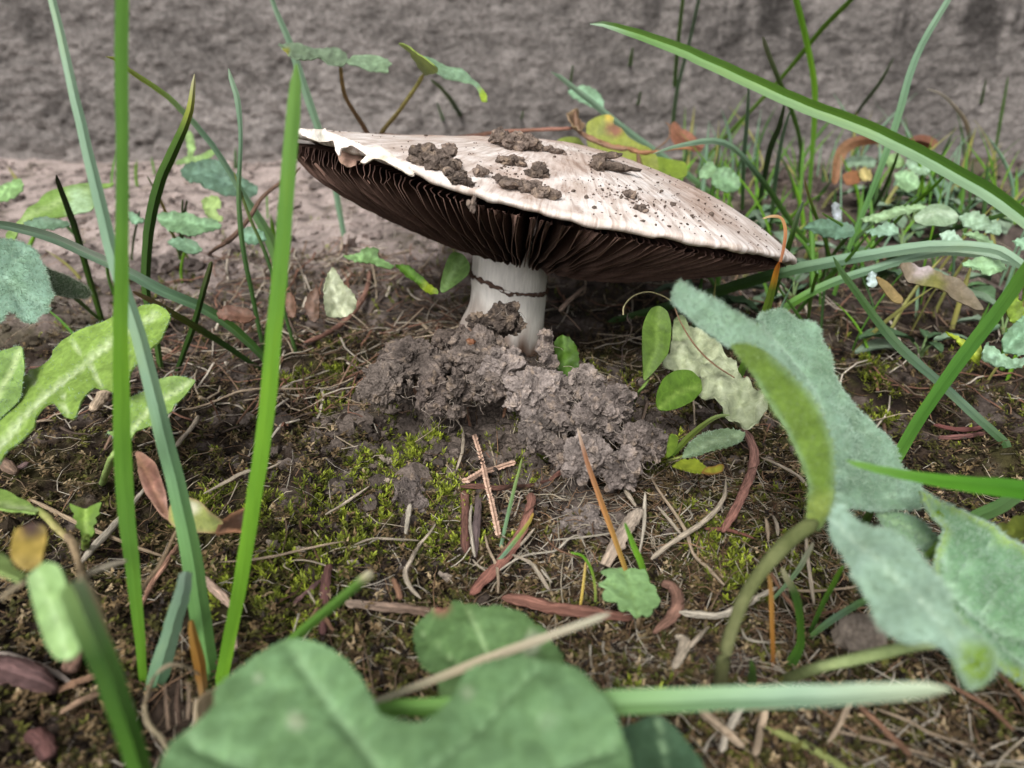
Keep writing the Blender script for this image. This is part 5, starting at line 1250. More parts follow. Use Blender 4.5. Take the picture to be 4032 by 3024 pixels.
# bright leaf by the wall, left
b7 = ground_pt((20, 545))
brl = empty('broad_leaf', b7, 'bright green arched leaf lying near the foot of the wall at left', 'leaf')
leaf_part(brl, W1([(85, 1465), (130, 1430), (200, 1342), (300, 1252), (450, 1210), (600, 1188), (690, 1185), (745, 1192), (690, 1212), (645, 1215), (645, 1290), (585, 1352), (470, 1382), (350, 1402), (200, 1432), (135, 1462), (118, 1520), (90, 1562), (50, 1568), (40, 1525)]), [(45, 490, 17.5), (120, 420, 19.0), (230, 398, 20), (200, 455, 18.2), (20, 520, 17)], (136, 172, 92), res=9, bumps=0.05, seed=51, veins=[W1([(90, 1500), (200, 1390), (400, 1290), (640, 1205)])], vein_col=(176, 200, 140), zones=[W1([(520, 1320)])[0] + (40, (166, 196, 156))])
for i, (poly, dep, col, label, kw) in enumerate([
    (W1([(-60, 1210), (0, 1200), (80, 1170), (140, 1165), (150, 1230), (110, 1270), (0, 1300), (-60, 1290)]), ('plane', 20, 412, 20.5, (0, -0.6, 0.8)), (130, 168, 110), 'blurred light green leaf at the far left edge by the wall', {}),
    (W1([(1170, 1085), (1240, 1045), (1340, 1038), (1440, 1062), (1530, 1130), (1620, 1180), (1672, 1225), (1650, 1262), (1560, 1282), (1460, 1268), (1320, 1210), (1220, 1175), (1182, 1140)]), ('plane', 475, 385, 21, (0.1, -0.5, 0.85)), (96, 126, 110), 'dusty dark blue-green leaf behind the slender kinked blade', {'bumps': 0.06}),
    (W1([(1020, 1400), (1100, 1372), (1200, 1380), (1300, 1410), (1400, 1430), (1440, 1480), (1340, 1520), (1220, 1540), (1120, 1500), (1040, 1450)]), ('plane', 405, 485, 18.5, (0, -0.6, 0.8)), (120, 156, 120), 'pale green leaf on the soil left of the cap', {}),
    (W1([(1310, 1310), (1350, 1270), (1420, 1290), (1440, 1340), (1400, 1370), (1450, 1420), (1400, 1440), (1340, 1400)]), ('plane', 460, 450, 20, (0, -0.6, 0.8)), (150, 176, 112), 'small yellowish leaf left of the cap by the dark twig', {}),
    (W1([(820, 1370), (880, 1380), (930, 1420), (900, 1450), (840, 1430)]), ('plane', 290, 468, 18.5, (0, -0.6, 0.8)), (112, 148, 120), 'small blue-green leaf between the tall left blades', {}),
    (W1([(1080, 1560), (1150, 1540), (1260, 1560), (1300, 1600), (1260, 1640), (1150, 1620)]), ('plane', 395, 530, 17, (0, -0.6, 0.8)), (104, 136, 110), 'low blue-green leaf in the tuft left of the cap', {}),
    (W1([(1560, 1500), (1620, 1470), (1700, 1500), (1720, 1550), (1660, 1580), (1580, 1560)]), ('plane', 545, 507, 17.5, (0, -0.6, 0.8)), (108, 144, 122), 'small bluish leaf just left of the bright blade by the cap', {}),
    (W1([(150, 1440), (240, 1420), (360, 1420), (450, 1440), (430, 1475), (300, 1490), (190, 1480)]), ('plane', 100, 484, 17.3, (0, -0.6, 0.8)), (104, 134, 112), 'dull leaf in shade under the bright arched leaf', {}),
    (W1([(1200, 880), (1240, 850), (1262, 930), (1250, 1010), (1300, 1000), (1390, 960), (1400, 1000), (1330, 1040), (1230, 1050), (1150, 1070), (1140, 1040), (1215, 1000)]), ('plane', 415, 325, 26, (0, -0.9, 0.4)), (132, 166, 100), 'small pale sprig against the wall left of the cap', {}),
    # behind the stem
    (W5([(415, 172), (500, 150), (560, 120), (640, 130), (636, 178), (700, 212), (745, 245), (700, 264), (580, 222), (460, 200)]), ('plane', 790, 553, 15.5, (0, -0.75, 0.65)), (132, 172, 112), 'pale green toothed leaf behind and left of the stem', {}),
    (W5([(755, 235), (840, 238), (920, 308), (985, 370), (1035, 412), (985, 425), (940, 398), (880, 340), (810, 290)]), ('plane', 905, 600, 15.0, (0, -0.75, 0.65)), (90, 132, 46), 'narrow green leaf running towards the left foot of the stem', {'zones': [W5([(970, 390)])[0] + (22, (148, 168, 40))]}),
    (W5([(1042, 395), (1058, 290), (1090, 200), (1125, 155), (1190, 165), (1232, 235), (1222, 300), (1140, 365), (1065, 412)]), ('plane', 980, 590, 15.2, (0.1, -0.8, 0.6)), (120, 158, 88), 'upright green leaf close against the left side of the stem', {'veins': [W5([(1050, 400), (1190, 180)])], 'vein_col': (150, 184, 120)}),
    (W5([(308, 562), (288, 440), (300, 340), (345, 248), (400, 330), (490, 450), (494, 520), (420, 572)]), ('plane', 730, 640, 14.6, (0.3, -0.85, 0.4)), (176, 184, 158), 'whitish dead leaf propped up left of the stem', {'bumps': 0.05}),
    (W5([(40, 420), (70, 410), (110, 480), (100, 560), (60, 570), (40, 500)]), ('plane', 625, 660, 14.5, (0, -0.8, 0.5)), (112, 84, 70), 'reddish dead leaf piece beside the bright blade left of the stem', {}),
    (W5([(170, 485), (235, 380), (262, 440), (255, 560), (220, 605), (180, 560)]), ('plane', 672, 660, 14.4, (0, -0.85, 0.5)), (104, 80, 68), 'brown dead leaf next to the whitish one left of the stem', {}),
    (W4([(1400, 540), (1480, 500), (1600, 510), (1650, 560), (1600, 600), (1480, 590), (1420, 575)]), ('plane', 505, 680, 13.2, (0, -0.6, 0.8)), (108, 78, 66), 'flat reddish dead leaf on the soil left of the stem', {'bumps': 0.06}),
    (W5([(1780, 740), (1830, 690), (1890, 720), (1935, 800), (1940, 900), (1900, 970), (1850, 980), (1800, 900)]), ('plane', 1222, 775, 13.0, (0.1, -0.9, 0.35)), (72, 106, 32), 'dark green leaf behind the heap, just right of the stem', {}),
    # right, behind
    (WA([(20, 690), (60, 650), (120, 650), (180, 690), (210, 760), (180, 810), (110, 830), (40, 800), (0, 750)]), ('plane', 1566, 387, 20.5, (-0.1, -0.75, 0.6)), (116, 152, 116), 'round green leaf just behind the right slope of the cap', {}),
    (WA([(-60, 640), (0, 600), (40, 640), (30, 700), (-30, 730), (-90, 700)]), ('plane', 1530, 370, 21.5, (-0.1, -0.75, 0.6)), (124, 158, 120), 'rounded leaf half hidden behind the cap slope', {}),
    (WA([(1300, 690), (1380, 660), (1460, 700), (1480, 760), (1420, 810), (1370, 825), (1320, 770)]), ('plane', 1962, 405, 22, (0, -0.7, 0.7)), (142, 178, 138), 'pale round leaf under the brown curled one at right', {}),
    (WA([(1240, 560), (1320, 540), (1360, 600), (1330, 650), (1260, 640)]), ('plane', 1925, 345, 26, (0, -0.7, 0.7)), (120, 150, 100), 'small green leaf left of the pale round one', {}),
    (WA([(1390, 590), (1480, 570), (1560, 620), (1540, 680), (1460, 690), (1400, 640)]), ('plane', 1985, 355, 25, (0, -0.7, 0.7)), (142, 172, 146), 'bluish leaf just above the pale round one', {}),
    (WA([(930, 600), (1000, 560), (1100, 560), (1170, 590), (1150, 640), (1050, 630), (960, 650)]), ('plane', 1822, 345, 27, (0, -0.6, 0.8)), (136, 162, 140), 'bluish leaf under the arch of the brown curled leaf', {}),
    (WA([(1040, 690), (1080, 640), (1130, 660), (1140, 720), (1080, 740)]), ('plane', 1833, 380, 24, (0, -0.7, 0.7)), (160, 148, 96), 'small pale yellow leaf behind the tall bluish blade', {}),
    (WA([(1440, 980), (1520, 930), (1620, 910), (1720, 940), (1760, 990), (1720, 1040), (1600, 1060), (1500, 1050)]), ('plane', 2030, 463, 17, (-0.1, -0.55, 0.85)), (150, 176, 150), 'broad pale wrinkled leaf among the creeping leaves at right', {'bumps': 0.09, 'veins': [WA([(1440, 1010), (1600, 970), (1750, 980)])], 'vein_col': (180, 200, 176)}),
    (WA([(1060, 1000), (1180, 960), (1320, 920), (1450, 900), (1540, 910), (1480, 950), (1350, 990), (1200, 1020)]), ('plane', 1925, 456, 17.3, (0, -0.5, 0.9)), (140, 170, 130), 'long narrow pale leaf left of the broad wrinkled one', {}),
    (WA([(1760, 980), (1860, 960), (1980, 1000), (2060, 1070), (2040, 1120), (1940, 1090), (1820, 1060)]), ('plane', 2115, 490, 16.5, (0, -0.55, 0.85)), (146, 174, 152), 'pale leaf right of the broad wrinkled one', {'bumps': 0.07}),
    (WA([(660, 1060), (760, 1010), (900, 1030), (1010, 1080), (1000, 1130), (860, 1140), (740, 1120)]), ('plane', 1790, 490, 17.0, (0, -0.6, 0.8)), (92, 124, 106), 'dark bluish leaf right of the cap tip', {}),
    (WA([(1800, 1090), (1900, 1080), (1960, 1130), (2040, 1180), (2000, 1200), (1880, 1180)]), ('plane', 2120, 524, 16, (0, -0.55, 0.85)), (136, 168, 130), 'pale green leaf edge above the upper arching blade', {}),
    (WA([(1620, 1110), (1700, 1100), (1780, 1150), (1760, 1180), (1660, 1160)]), ('plane', 2055, 513, 16.2, (0, -0.55, 0.85)), (150, 178, 160), 'small bluish leaf above the arching blades', {}),
    (WA([(1100, 1080), (1230, 1050), (1330, 1090), (1300, 1130), (1180, 1120)]), ('plane', 1890, 497, 16.8, (0, -0.55, 0.85)), (128, 160, 140), 'bluish leaf in the middle of the creeping leaves', {}),
    (WA([(1780, 1320), (1900, 1290), (2040, 1310), (2100, 1350), (2000, 1390), (1860, 1390)]), ('plane', 2110, 575, 14.8, (0, -0.55, 0.85)), (140, 176, 136), 'pale green leaf below the arching blades at right', {}),
    (WA([(2130, 1170), (2212, 1140), (2300, 1180), (2300, 1260), (2212, 1240)]), ('plane', 2212, 530, 15.5, (0, -0.6, 0.8)), (140, 178, 150), 'pale leaf at the right edge level with the arching blades', {}),
    (WA([(2080, 1570), (2110, 1520), (2170, 1560), (2212, 1620), (2230, 1700), (2150, 1740), (2090, 1660)]), ('plane', 2185, 660, 13.6, (-0.2, -0.8, 0.5)), (122, 150, 50), 'bright yellow-green leaf at the right edge behind the straight blade', {}),
    (W6([(2105, 560), (2140, 500), (2212, 440), (2330, 430), (2330, 620), (2212, 640), (2130, 620)]), ('plane', 2210, 720, 12.6, (-0.1, -0.75, 0.6)), (122, 160, 132), 'bluish leaf at the right edge below the yellow-green one', {}),
    (W6([(2005, 650), (2030, 570), (2080, 600), (2150, 640), (2230, 660), (2200, 690), (2090, 690)]), ('plane', 2160, 770, 12.2, (0, -0.6, 0.8)), (140, 174, 148), 'pale folded leaf beside the small yellow one at right', {}),
    (W6([(1822, 518), (1860, 530), (1910, 560), (1970, 570), (2000, 610), (1992, 680), (1945, 662), (1915, 620), (1880, 570)]), ('plane', 2085, 745, 12.6, (-0.2, -0.7, 0.6)), (150, 168, 48), 'small vivid yellow leaf crossed by the straight blade at right', {}),
    (WA([(860, 920), (880, 890), (915, 900), (935, 970), (925, 1030), (885, 1025)]), ('plane', 1809, 456, 17.2, (0, -1, 0.2)), (160, 168, 178), 'small bluish white petal standing right of the cap', {'bumps': 0.01}),
    (WA([(1120, 1400), (1160, 1380), (1190, 1440), (1170, 1490), (1130, 1480)]), ('plane', 1804, 602, 15, (0, -1, 0.3)), (176, 196, 196), 'small pale bluish scrap under the arching blades', {'bumps': 0.01}),
    # small plants right of the heap
    (WD([(1470, 1470), (1455, 1300), (1462, 1100), (1500, 970), (1560, 870), (1660, 840), (1730, 900), (1770, 1020), (1778, 1150), (1740, 1360), (1680, 1450), (1570, 1560), (1500, 1650)]), ('plane', 1413, 740, 11.9, (-0.1, -0.95, 0.25)), (92, 122, 44), None, {}),
]):
    if label is None: continue
    kw = dict(res=8, bumps=0.035, seed=100 + i, **{k: v for k, v in kw.items() if k not in ('bumps',)}) | ({'bumps': kw['bumps']} if 'bumps' in kw else {})
    lone_leaf('leaf', poly, dep, col, label, **kw)

# brown curled and reddish leaves by the wall, right
for pts, dd, cs, label in [
    ([(1802, 398, 14), (1806, 360, 20), (1822, 322, 24), (1856, 304, 24), (1912, 298, 16), (1935, 302, 6)], 26, ((140, 100, 72), (150, 114, 86), (104, 70, 48), (84, 54, 40)), 'brown curled dead leaf arching near the wall at right'),
    ([(2018, 322, 26), (2005, 308, 24), (1980, 304, 20), (1950, 318, 8)], 26, ((116, 74, 50), (104, 64, 46), (84, 54, 40)), 'reddish brown dead leaf tip near the wall at right'),
    ([(1458, 262, 12), (1464, 288, 34), (1490, 306, 34), (1520, 318, 14)], 27, ((150, 104, 84), (156, 108, 88), (140, 96, 78)), 'dull red dead leaf against the wall behind the cap')]:
    blade(pts, dd, grad(*cs), label, d_base=dd, name='dead_leaf', cat='dead leaf', group='brown dead leaves near the wall', fold=0.7, n=20, mat=LEAF, sink=0)
lone_leaf('dead_leaf', WA([(1340, 1330), (1420, 1310), (1480, 1350), (1540, 1340), (1600, 1380), (1750, 1430), (1840, 1510), (1900, 1600), (1930, 1650), (1850, 1640), (1700, 1560), (1560, 1500), (1420, 1440)]), ('plane', 2040, 610, 14.3, (0, -0.75, 0.6)), (132, 120, 104), 'grey-brown curled dead leaf on the soil at right', 'dead leaf', res=8, bumps=0.10, bscale=0.5, zones=[WA([(1560, 1470)])[0] + (34, (112, 112, 60)), WA([(1500, 1340)])[0] + (26, (176, 164, 168))])
lone_leaf('dead_leaf', WA([(1170, 1410), (1220, 1430), (1290, 1490), (1360, 1560), (1350, 1600), (1290, 1580), (1210, 1500)]), ('plane', 1850, 625, 14.3, (0, -0.6, 0.8)), (150, 130, 90), 'small yellowish dead scrap on the soil under the arching blades', 'dead leaf', res=8, bumps=0.05)
lone_leaf('dead_leaf', WA([(930, 700), (1000, 670), (1060, 690), (1050, 750), (960, 770)]), ('plane', 1812, 392, 24, (0, -0.7, 0.6)), (146, 98, 66), 'small brown dead leaf left of the pale yellow one by the wall', 'dead leaf', res=8)

# spoon-leaved seedlings right of the heap
b8 = ground_pt((1365, 872))
spoon = empty('seedling', b8, 'seedling with two smooth dark green spoon-shaped leaves right of the earth heap', 'seedling')
leaf_part(spoon, WD([(1470, 1500), (1455, 1300), (1462, 1100), (1500, 970), (1560, 870), (1650, 838), (1730, 900), (1770, 1020), (1778, 1150), (1740, 1360), (1680, 1450), (1590, 1560), (1510, 1640), (1480, 1640)]), [(1400, 680, 12.2), (1410, 800, 11.9), (1390, 830, 11.8)], (88, 118, 42), res=8, bumps=0.03, seed=61, veins=[WD([(1490, 1640), (1620, 1300), (1640, 860)])], vein_col=(110, 138, 62), label='upright larger spoon leaf')
stalk(spoon, [(1402, 820, 9), (1380, 848, 7), (1365, 880, 6)], [11.8, 11.8, None], (106, 132, 64))
leaf_part(spoon, W6([(370, 868), (376, 820), (405, 752), (460, 714), (530, 716), (585, 765), (592, 815), (545, 868), (470, 905), (415, 915), (385, 908)]), [(1425, 860, 11.6), (1500, 830, 12.0), (1480, 880, 11.8)], (92, 128, 42), res=8, bumps=0.03, seed=62, veins=[W6([(380, 905), (480, 820), (585, 790)])], vein_col=(120, 150, 66), label='lower rounder spoon leaf')
b9 = ground_pt((1440, 1000))
pale_s = empty('seedling', b9, 'seedling with a pale toothed leaf and yellow leaflets at the right foot of the heap', 'seedling')
leaf_part(pale_s, W6([(495, 1145), (530, 1085), (600, 1035), (700, 1010), (800, 1020), (808, 1035), (785, 1065), (720, 1100), (620, 1125), (545, 1145)]), [(1490, 970, 10.6), (1560, 935, 11.0), (1600, 940, 10.9)], (136, 162, 130), res=8, bumps=0.03, seed=63, tooth=1.5, veins=[W6([(470, 1160), (640, 1080), (800, 1030)])], vein_col=(164, 186, 152), fuzz=200, fuzz_len=0.03, label='pale grey-green toothed leaf')
stalk(pale_s, W6([(520, 1135, 14), (450, 1160, 16), (412, 1172, 16)]), [10.6, 10.5, None], (140, 150, 84))
leaf_part(pale_s, W6([(448, 1192), (490, 1162), (525, 1166), (560, 1160), (590, 1180), (612, 1195), (592, 1226), (540, 1216), (495, 1205)]), [(1470, 1005, 10.2), (1500, 1000, 10.3), (1515, 1010, 10.2)], (146, 160, 52), res=6, bumps=0.03, seed=64, tooth=1.5, label='yellow leaflet')
leaf_part(pale_s, W6([(588, 1228), (610, 1205), (650, 1200), (680, 1186), (702, 1192), (692, 1226), (652, 1240), (615, 1238)]), [(1520, 1018, 10.1), (1550, 1012, 10.2), (1540, 1025, 10.1)], (150, 160, 52), res=6, bumps=0.04, seed=65, edge_col=(128, 62, 50), label='red-edged yellow leaflet')
leaf_part(pale_s, W6([(415, 1150), (425, 1060), (440, 1030), (472, 1050), (465, 1100), (440, 1140)]), [(1450, 950, 10.8), (1450, 980, 10.7), (1460, 960, 10.8)], (106, 134, 44), res=7, bumps=0.02, seed=66)
blade(W6([(735, 938, 8), (660, 950, 20), (560, 1020, 30), (480, 1100, 28), (415, 1172, 18)]), 11.2, grad((140, 158, 104), (116, 132, 68), (118, 138, 62), 'mid'), 'short wide olive blade arching beside the pale toothed seedling', fold=0.5, n=18)
lone_leaf('dead_leaf', W6([(395, 712), (430, 640), (440, 560), (455, 460), (490, 440), (540, 520), (620, 555), (700, 615), (760, 680), (810, 760), (900, 850), (925, 895), (870, 938), (790, 960), (730, 940), (680, 880), (600, 850), (565, 820), (592, 770), (530, 712), (470, 716)]), [(1450, 790, 13.0), (1500, 720, 13.5), (1600, 800, 12.6), (1630, 890, 11.8), (1560, 860, 12.0)], (178, 188, 160), 'crumpled whitish dead leaf behind the spoon-leaved seedling', 'dead leaf', res=8, bumps=0.22, bscale=0.35, grain=0.35, zones=[(1470, 700, 40, (150, 168, 124))])
stick(W6([(455, 395, 7), (490, 480, 9), (560, 590, 10), (650, 680, 10), (755, 750, 9)]), 'brown stalk of the crumpled whitish dead leaf', (150, 120, 94), name='dry_plant_stalk', cat='dry stalk', d=[12.9, 12.8, 12.6, 12.3, 12.0])
stick(WD([(1255, 940, 12), (1262, 850, 15), (1330, 760, 15), (1430, 705, 15), (1550, 690, 15), (1680, 730, 14), (1800, 800, 10)]), 'pale yellow tendril curling over beside the spoon leaf', (204, 196, 150), name='tendril', cat='tendril', d=[13.3, 13.4, 13.5, 13.5, 13.5, 13.4, 13.3], mat=LEAF, wob=0.05)
stick(WD([(1310, 920, 8), (1300, 990, 18), (1350, 1070, 12), (1310, 1200, 9), (1250, 1290, 10), (1245, 1400, 12), (1235, 1560, 10), (1210, 1650, 10)]), 'thin black twisted dead stem standing on the heap at right', (60, 48, 42), name='dead_weed', cat='dead stem', d=[12.0, 12.0, 12.0, 12.0, 11.9, 11.9, 11.8, 11.7], wob=0.5)

# small scalloped leaf, lower centre
b10 = ground_pt((1372, 1320)); 
scal = empty('seedling', b10, 'single small scalloped green leaf beside the reddish stick, lower centre', 'seedling')
leaf_part(scal, W8([(1590, 905), (1625, 890), (1650, 880), (1690, 885), (1725, 880), (1745, 900), (1780, 890), (1815, 895), (1840, 905), (1870, 900), (1895, 945), (1900, 985), (1940, 1010), (1950, 1050), (1975, 1090), (1960, 1130), (1925, 1150), (1920, 1185), (1885, 1200), (1855, 1180), (1830, 1200), (1800, 1180), (1770, 1150), (1735, 1165), (1705, 1145), (1695, 1105), (1650, 1100), (1605, 1085), (1600, 1045), (1630, 1020), (1580, 1000), (1575, 985), (1620, 960), (1630, 935)]), [(1310, 1240, 8.7), (1350, 1235, 8.8), (1420, 1310, 8.3), (1360, 1290, 8.4)], (146, 186, 130), res=7, bumps=0.035, bscale=0.4, seed=71, veins=[W8([(1830, 1200), (1790, 1050), (1740, 900)]), W8([(1790, 1050), (1620, 980)]), W8([(1800, 1080), (1900, 1010)]), W8([(1800, 1090), (1710, 1040)])], vein_col=(118, 150, 90), vein_w=3)
stalk(scal, W8([(1835, 1190, 27), (1830, 1240, 24), (1825, 1290, 24)]), [8.4, 8.4, None], (150, 130, 104))

# dry leaf at left with green remains
b11 = ground_pt((395, 1150))
dry = empty('dead_leaf', b11, 'curled dying leaf, brown-red above and yellow-green below, between the left blades', 'dead leaf')
leaf_part(dry, W4([(878, 1450), (905, 1440), (935, 1460), (975, 1490), (1010, 1525), (1035, 1590), (1060, 1665), (1075, 1720), (1080, 1800), (1095, 1880), (1040, 1830), (980, 1760), (935, 1700), (905, 1600), (890, 1520)]), [(300, 985, 9.3), (345, 1040, 9.1), (360, 1110, 8.8)], (140, 100, 90), res=7, bumps=0.08, bscale=0.4, seed=81, edge_col=(176, 140, 122), veins=[W4([(890, 1460), (985, 1650), (1090, 1870)])], vein_col=(166, 126, 104), label='brown-red upper part of the leaf')
leaf_part(dry, W7([(900, 330), (915, 250), (1000, 215), (1070, 238), (1120, 290), (1180, 340), (1165, 385), (1150, 402), (1050, 402), (990, 395), (940, 380)]), [(375, 1110, 8.8), (420, 1100, 8.8), (470, 1140, 8.7)], (164, 176, 92), res=7, bumps=0.06, bscale=0.4, seed=82, zones=[W7([(1030, 270)])[0] + (22, (206, 206, 176))], edge_col=(160, 120, 96), label='yellow-green lower part with a white speck')
leaf_part(dry, W7([(1160, 360), (1195, 320), (1225, 288), (1270, 275), (1330, 268), (1350, 300), (1330, 350), (1300, 385), (1220, 392), (1150, 405)]), [(470, 1140, 8.7), (510, 1105, 8.9), (530, 1120, 8.8)], (72, 50, 38), res=7, bumps=0.07, bscale=0.4, seed=83, edge_col=(176, 130, 100), label='dark brown rolled tip of the leaf')
stick(W7([(945, 385, 16), (900, 480, 20), (850, 580, 22), (790, 660, 22), (735, 740, 20), (670, 800, 16)]), 'pale straw-brown stalk below the curled dying leaf', (176, 152, 122), name='dry_plant_stalk', cat='dry stalk', d=[8.8, 8.5, 8.3, 8.1, 8.0, None], wob=0.12)

# blurred pale leaf and dry bits at the lower left
b12 = np.array([-3.3, 5.6, g(-3.3, 5.6)[0]])
lowl = empty('broad_leaf', b12, 'blurred pale green oval leaf close to the lens at lower left', 'leaf')
leaf_part(lowl, W7([(150, 660), (180, 600), (250, 560), (320, 580), (355, 650), (372, 720), (440, 810), (455, 900), (450, 1000), (410, 1062), (350, 1085), (305, 1075), (260, 1010), (220, 930), (180, 820)]), [(100, 1240, 5.2), (130, 1380, 5.0), (170, 1300, 5.1)], (146, 182, 120), res=12, bumps=0.04, seed=91, veins=[W7([(190, 600), (300, 850), (370, 1070)])], vein_col=(170, 200, 146))
leaf_part(lowl, W7([(-40, 520), (30, 530), (80, 590), (140, 620), (110, 650), (30, 620), (-40, 590)]), [(0, 1215, 5.4), (40, 1230, 5.4), (20, 1240, 5.3)], (152, 180, 110), res=11, bumps=0.03, seed=92)
lone_leaf('dead_leaf', W7([(85, 420), (110, 385), (180, 365), (240, 370), (245, 420), (235, 500), (215, 570), (150, 610), (95, 580), (78, 500)]), [(65, 1150, 5.9), (70, 1220, 5.7), (90, 1180, 5.8)], (170, 148, 74), 'blurred rolled leaf with a dark brown tip at the lower left', 'dead leaf', res=10, zones=[W7([(170, 385)])[0] + (34, (62, 42, 32))], bumps=0.05)

# clover behind the cap, with its runner
b13 = P((815, 300), 20.2)
clover = empty('clover', np.array([b13[0], b13[1], b13[2]]), 'trailing clover with two dusty leaves on thin stalks above the left of the cap', 'clover')
leaf_part(clover, W2([(-8, 288), (40, 280), (100, 284), (160, 302), (230, 316), (280, 312), (345, 314), (410, 335), (440, 362), (446, 392), (425, 420), (380, 426), (320, 410), (270, 382), (200, 386), (110, 382), (45, 335)]), [(610, 97, 18.0), (690, 125, 17.6), (740, 135, 18.2)], (136, 160, 136), res=7, bumps=0.05, bscale=0.4, seed=95, zones=[W2([(40, 330)])[0] + (10, (150, 150, 50))], grain=0.4)
leaf_part(clover, W2([(440, 400), (470, 372), (520, 358), (590, 354), (650, 362), (690, 380), (715, 410), (733, 418), (705, 440), (708, 472), (660, 470), (600, 455), (520, 432), (450, 424)]), [(750, 135, 18.2), (800, 125, 18.4), (840, 140, 18.2)], (132, 158, 132), res=7, bumps=0.05, bscale=0.4, seed=96, grain=0.4)
leaf_part(clover, W2([(768, 290), (795, 290), (850, 320), (900, 360), (960, 400), (1010, 440), (1025, 470), (990, 478), (940, 492), (915, 470), (890, 420), (840, 350)]), [(862, 100, 17.6), (900, 130, 17.6), (930, 155, 17.8)], (152, 178, 84), res=7, bumps=0.03, seed=97, label='yellow-green underside of the folded clover leaflet')
leaf_part(clover, W2([(905, 366), (960, 372), (1030, 402), (1090, 424), (1170, 446), (1230, 490), (1290, 545), (1340, 600), (1350, 655), (1318, 648), (1285, 570), (1210, 535), (1100, 498), (1010, 470)]), [(920, 130, 18), (980, 150, 18.2), (1040, 190, 18)], (132, 164, 138), res=7, bumps=0.05, bscale=0.4, seed=98, zones=[W2([(1325, 620)])[0] + (22, (146, 172, 60))], grain=0.35)
stalk(clover, W2([(395, 425, 24), (405, 520, 28), (425, 620, 28), (480, 720, 30), (540, 810, 32), (575, 875, 34)]), [18, 18.3, 18.8, 19.4, 19.9, 20.2], (138, 118, 74), (126, 96, 76), wob=0.1)
stalk(clover, W2([(935, 480, 26), (900, 540, 26), (850, 615, 26), (760, 740, 28), (700, 810, 30), (655, 868, 34)]), [17.9, 18.2, 18.6, 19.4, 19.9, 20.2], (140, 136, 78), (126, 110, 72), wob=0.1)
stalk(clover, W2([(520, 915, 26), (580, 895, 40), (680, 885, 44), (800, 890, 34), (900, 902, 32), (1050, 906, 30), (1150, 893, 30), (1280, 878, 28), (1400, 858, 28), (1650, 842, 26), (1900, 832, 26)]), [20.4, 20.2, 20.1, 20.0, 20.0, 20, 20, 20, 20.2, 20.4, 20.6], (110, 86, 70), (156, 112, 98), name='runner', wob=0.18)
wither = empty('withered_runner', P((1243, 300), 20.5), 'withered brown knotted stem end sticking up at the end of the runner', 'dead stem')
leaf_part(wither, W2([(1868, 730), (1900, 712), (1945, 708), (1955, 740), (1960, 790), (1972, 830), (1950, 860), (1925, 850), (1905, 800), (1880, 770)]), [(1230, 240, 20.5), (1255, 280, 20.5), (1240, 260, 20.4)], (134, 108, 90), res=6, bumps=0.12, bscale=0.3, seed=99, edge_col=(186, 160, 130), name='dry_sheath')
stalk(wither, W2([(1915, 720, 26), (1925, 790, 36), (1945, 850, 34), (2010, 900, 24), (2110, 940, 26), (2212, 965, 26), (2300, 960, 20)]), [20.5, 20.5, 20.5, 20.4, 20.3, 20.2, 20.2], (120, 92, 74), (142, 112, 90), wob=0.4)
stalk(wither, W3([(60, 600, 16), (130, 640, 14), (250, 690, 14), (330, 705, 26), (370, 720, 30), (440, 725, 18), (540, 708, 12), (640, 705, 10)]), [20.5, 20.4, 20.3, 20.2, 20.1, 20.0, 20, 20], (126, 98, 78), (170, 120, 84), wob=0.4)
stalk(wither, W3([(375, 730, 20), (385, 770, 22), (392, 800, 12)]), [20.1, 20, 19.9], (110, 84, 66), wob=0.4)
stalk(wither, W3([(450, 720, 8), (520, 660, 8), (525, 600, 10), (505, 580, 4)]), [20.0, 20, 20, 20], (120, 92, 74), wob=0.4)
yel = empty('yellowing_plant', ground_pt((1330, 420)), 'plant with yellowing leaves peeping over the skyline of the cap', 'plant')
leaf_part(yel, W2([(1765, 950), (1800, 910), (1840, 892), (1890, 888), (1940, 895), (1975, 940), (1995, 1005), (1960, 1060), (1840, 1060), (1780, 1000)]), [(1200, 305, 21.8), (1240, 310, 21.8), (1230, 340, 21.6)], (134, 150, 70), res=7, bumps=0.04, seed=111)
leaf_part(yel, W3([(130, 590), (165, 560), (205, 548), (240, 545), (262, 560), (262, 590), (300, 610), (330, 650), (380, 680), (430, 700), (465, 740), (475, 800), (470, 850), (400, 850), (300, 800), (220, 760), (140, 700)]), [(1280, 260, 22.0), (1340, 300, 21.8), (1410, 370, 21.0), (1300, 330, 21.8)], (142, 152, 66), res=7, bumps=0.05, seed=112, zones=[W3([(268, 618)])[0] + (24, (120, 76, 52)), W3([(240, 560)])[0] + (14, (196, 168, 70))], label='yellow-green leaf with a brown rotten spot')
leaf_part(yel, W3([(430, 760), (470, 745), (520, 752), (600, 770), (610, 830), (560, 850), (480, 820)]), [(1410, 350, 21.2), (1450, 350, 21.2), (1470, 380, 21)], (128, 152, 52), res=7, bumps=0.03, seed=113)
stalk(yel, [(1330, 340, 8), (1335, 380, 8), (1330, 430, 8)], [21.8, 21.5, None], (140, 150, 70))
lone_leaf('leaf', W3([(50, 430), (110, 405), (180, 430), (215, 480), (200, 530), (120, 490), (60, 460)]), ('plane', 1265, 212, 27, (0, -0.9, 0.4)), (126, 164, 136), 'blurred blue-green leaf against the wall behind the runner', res=9)

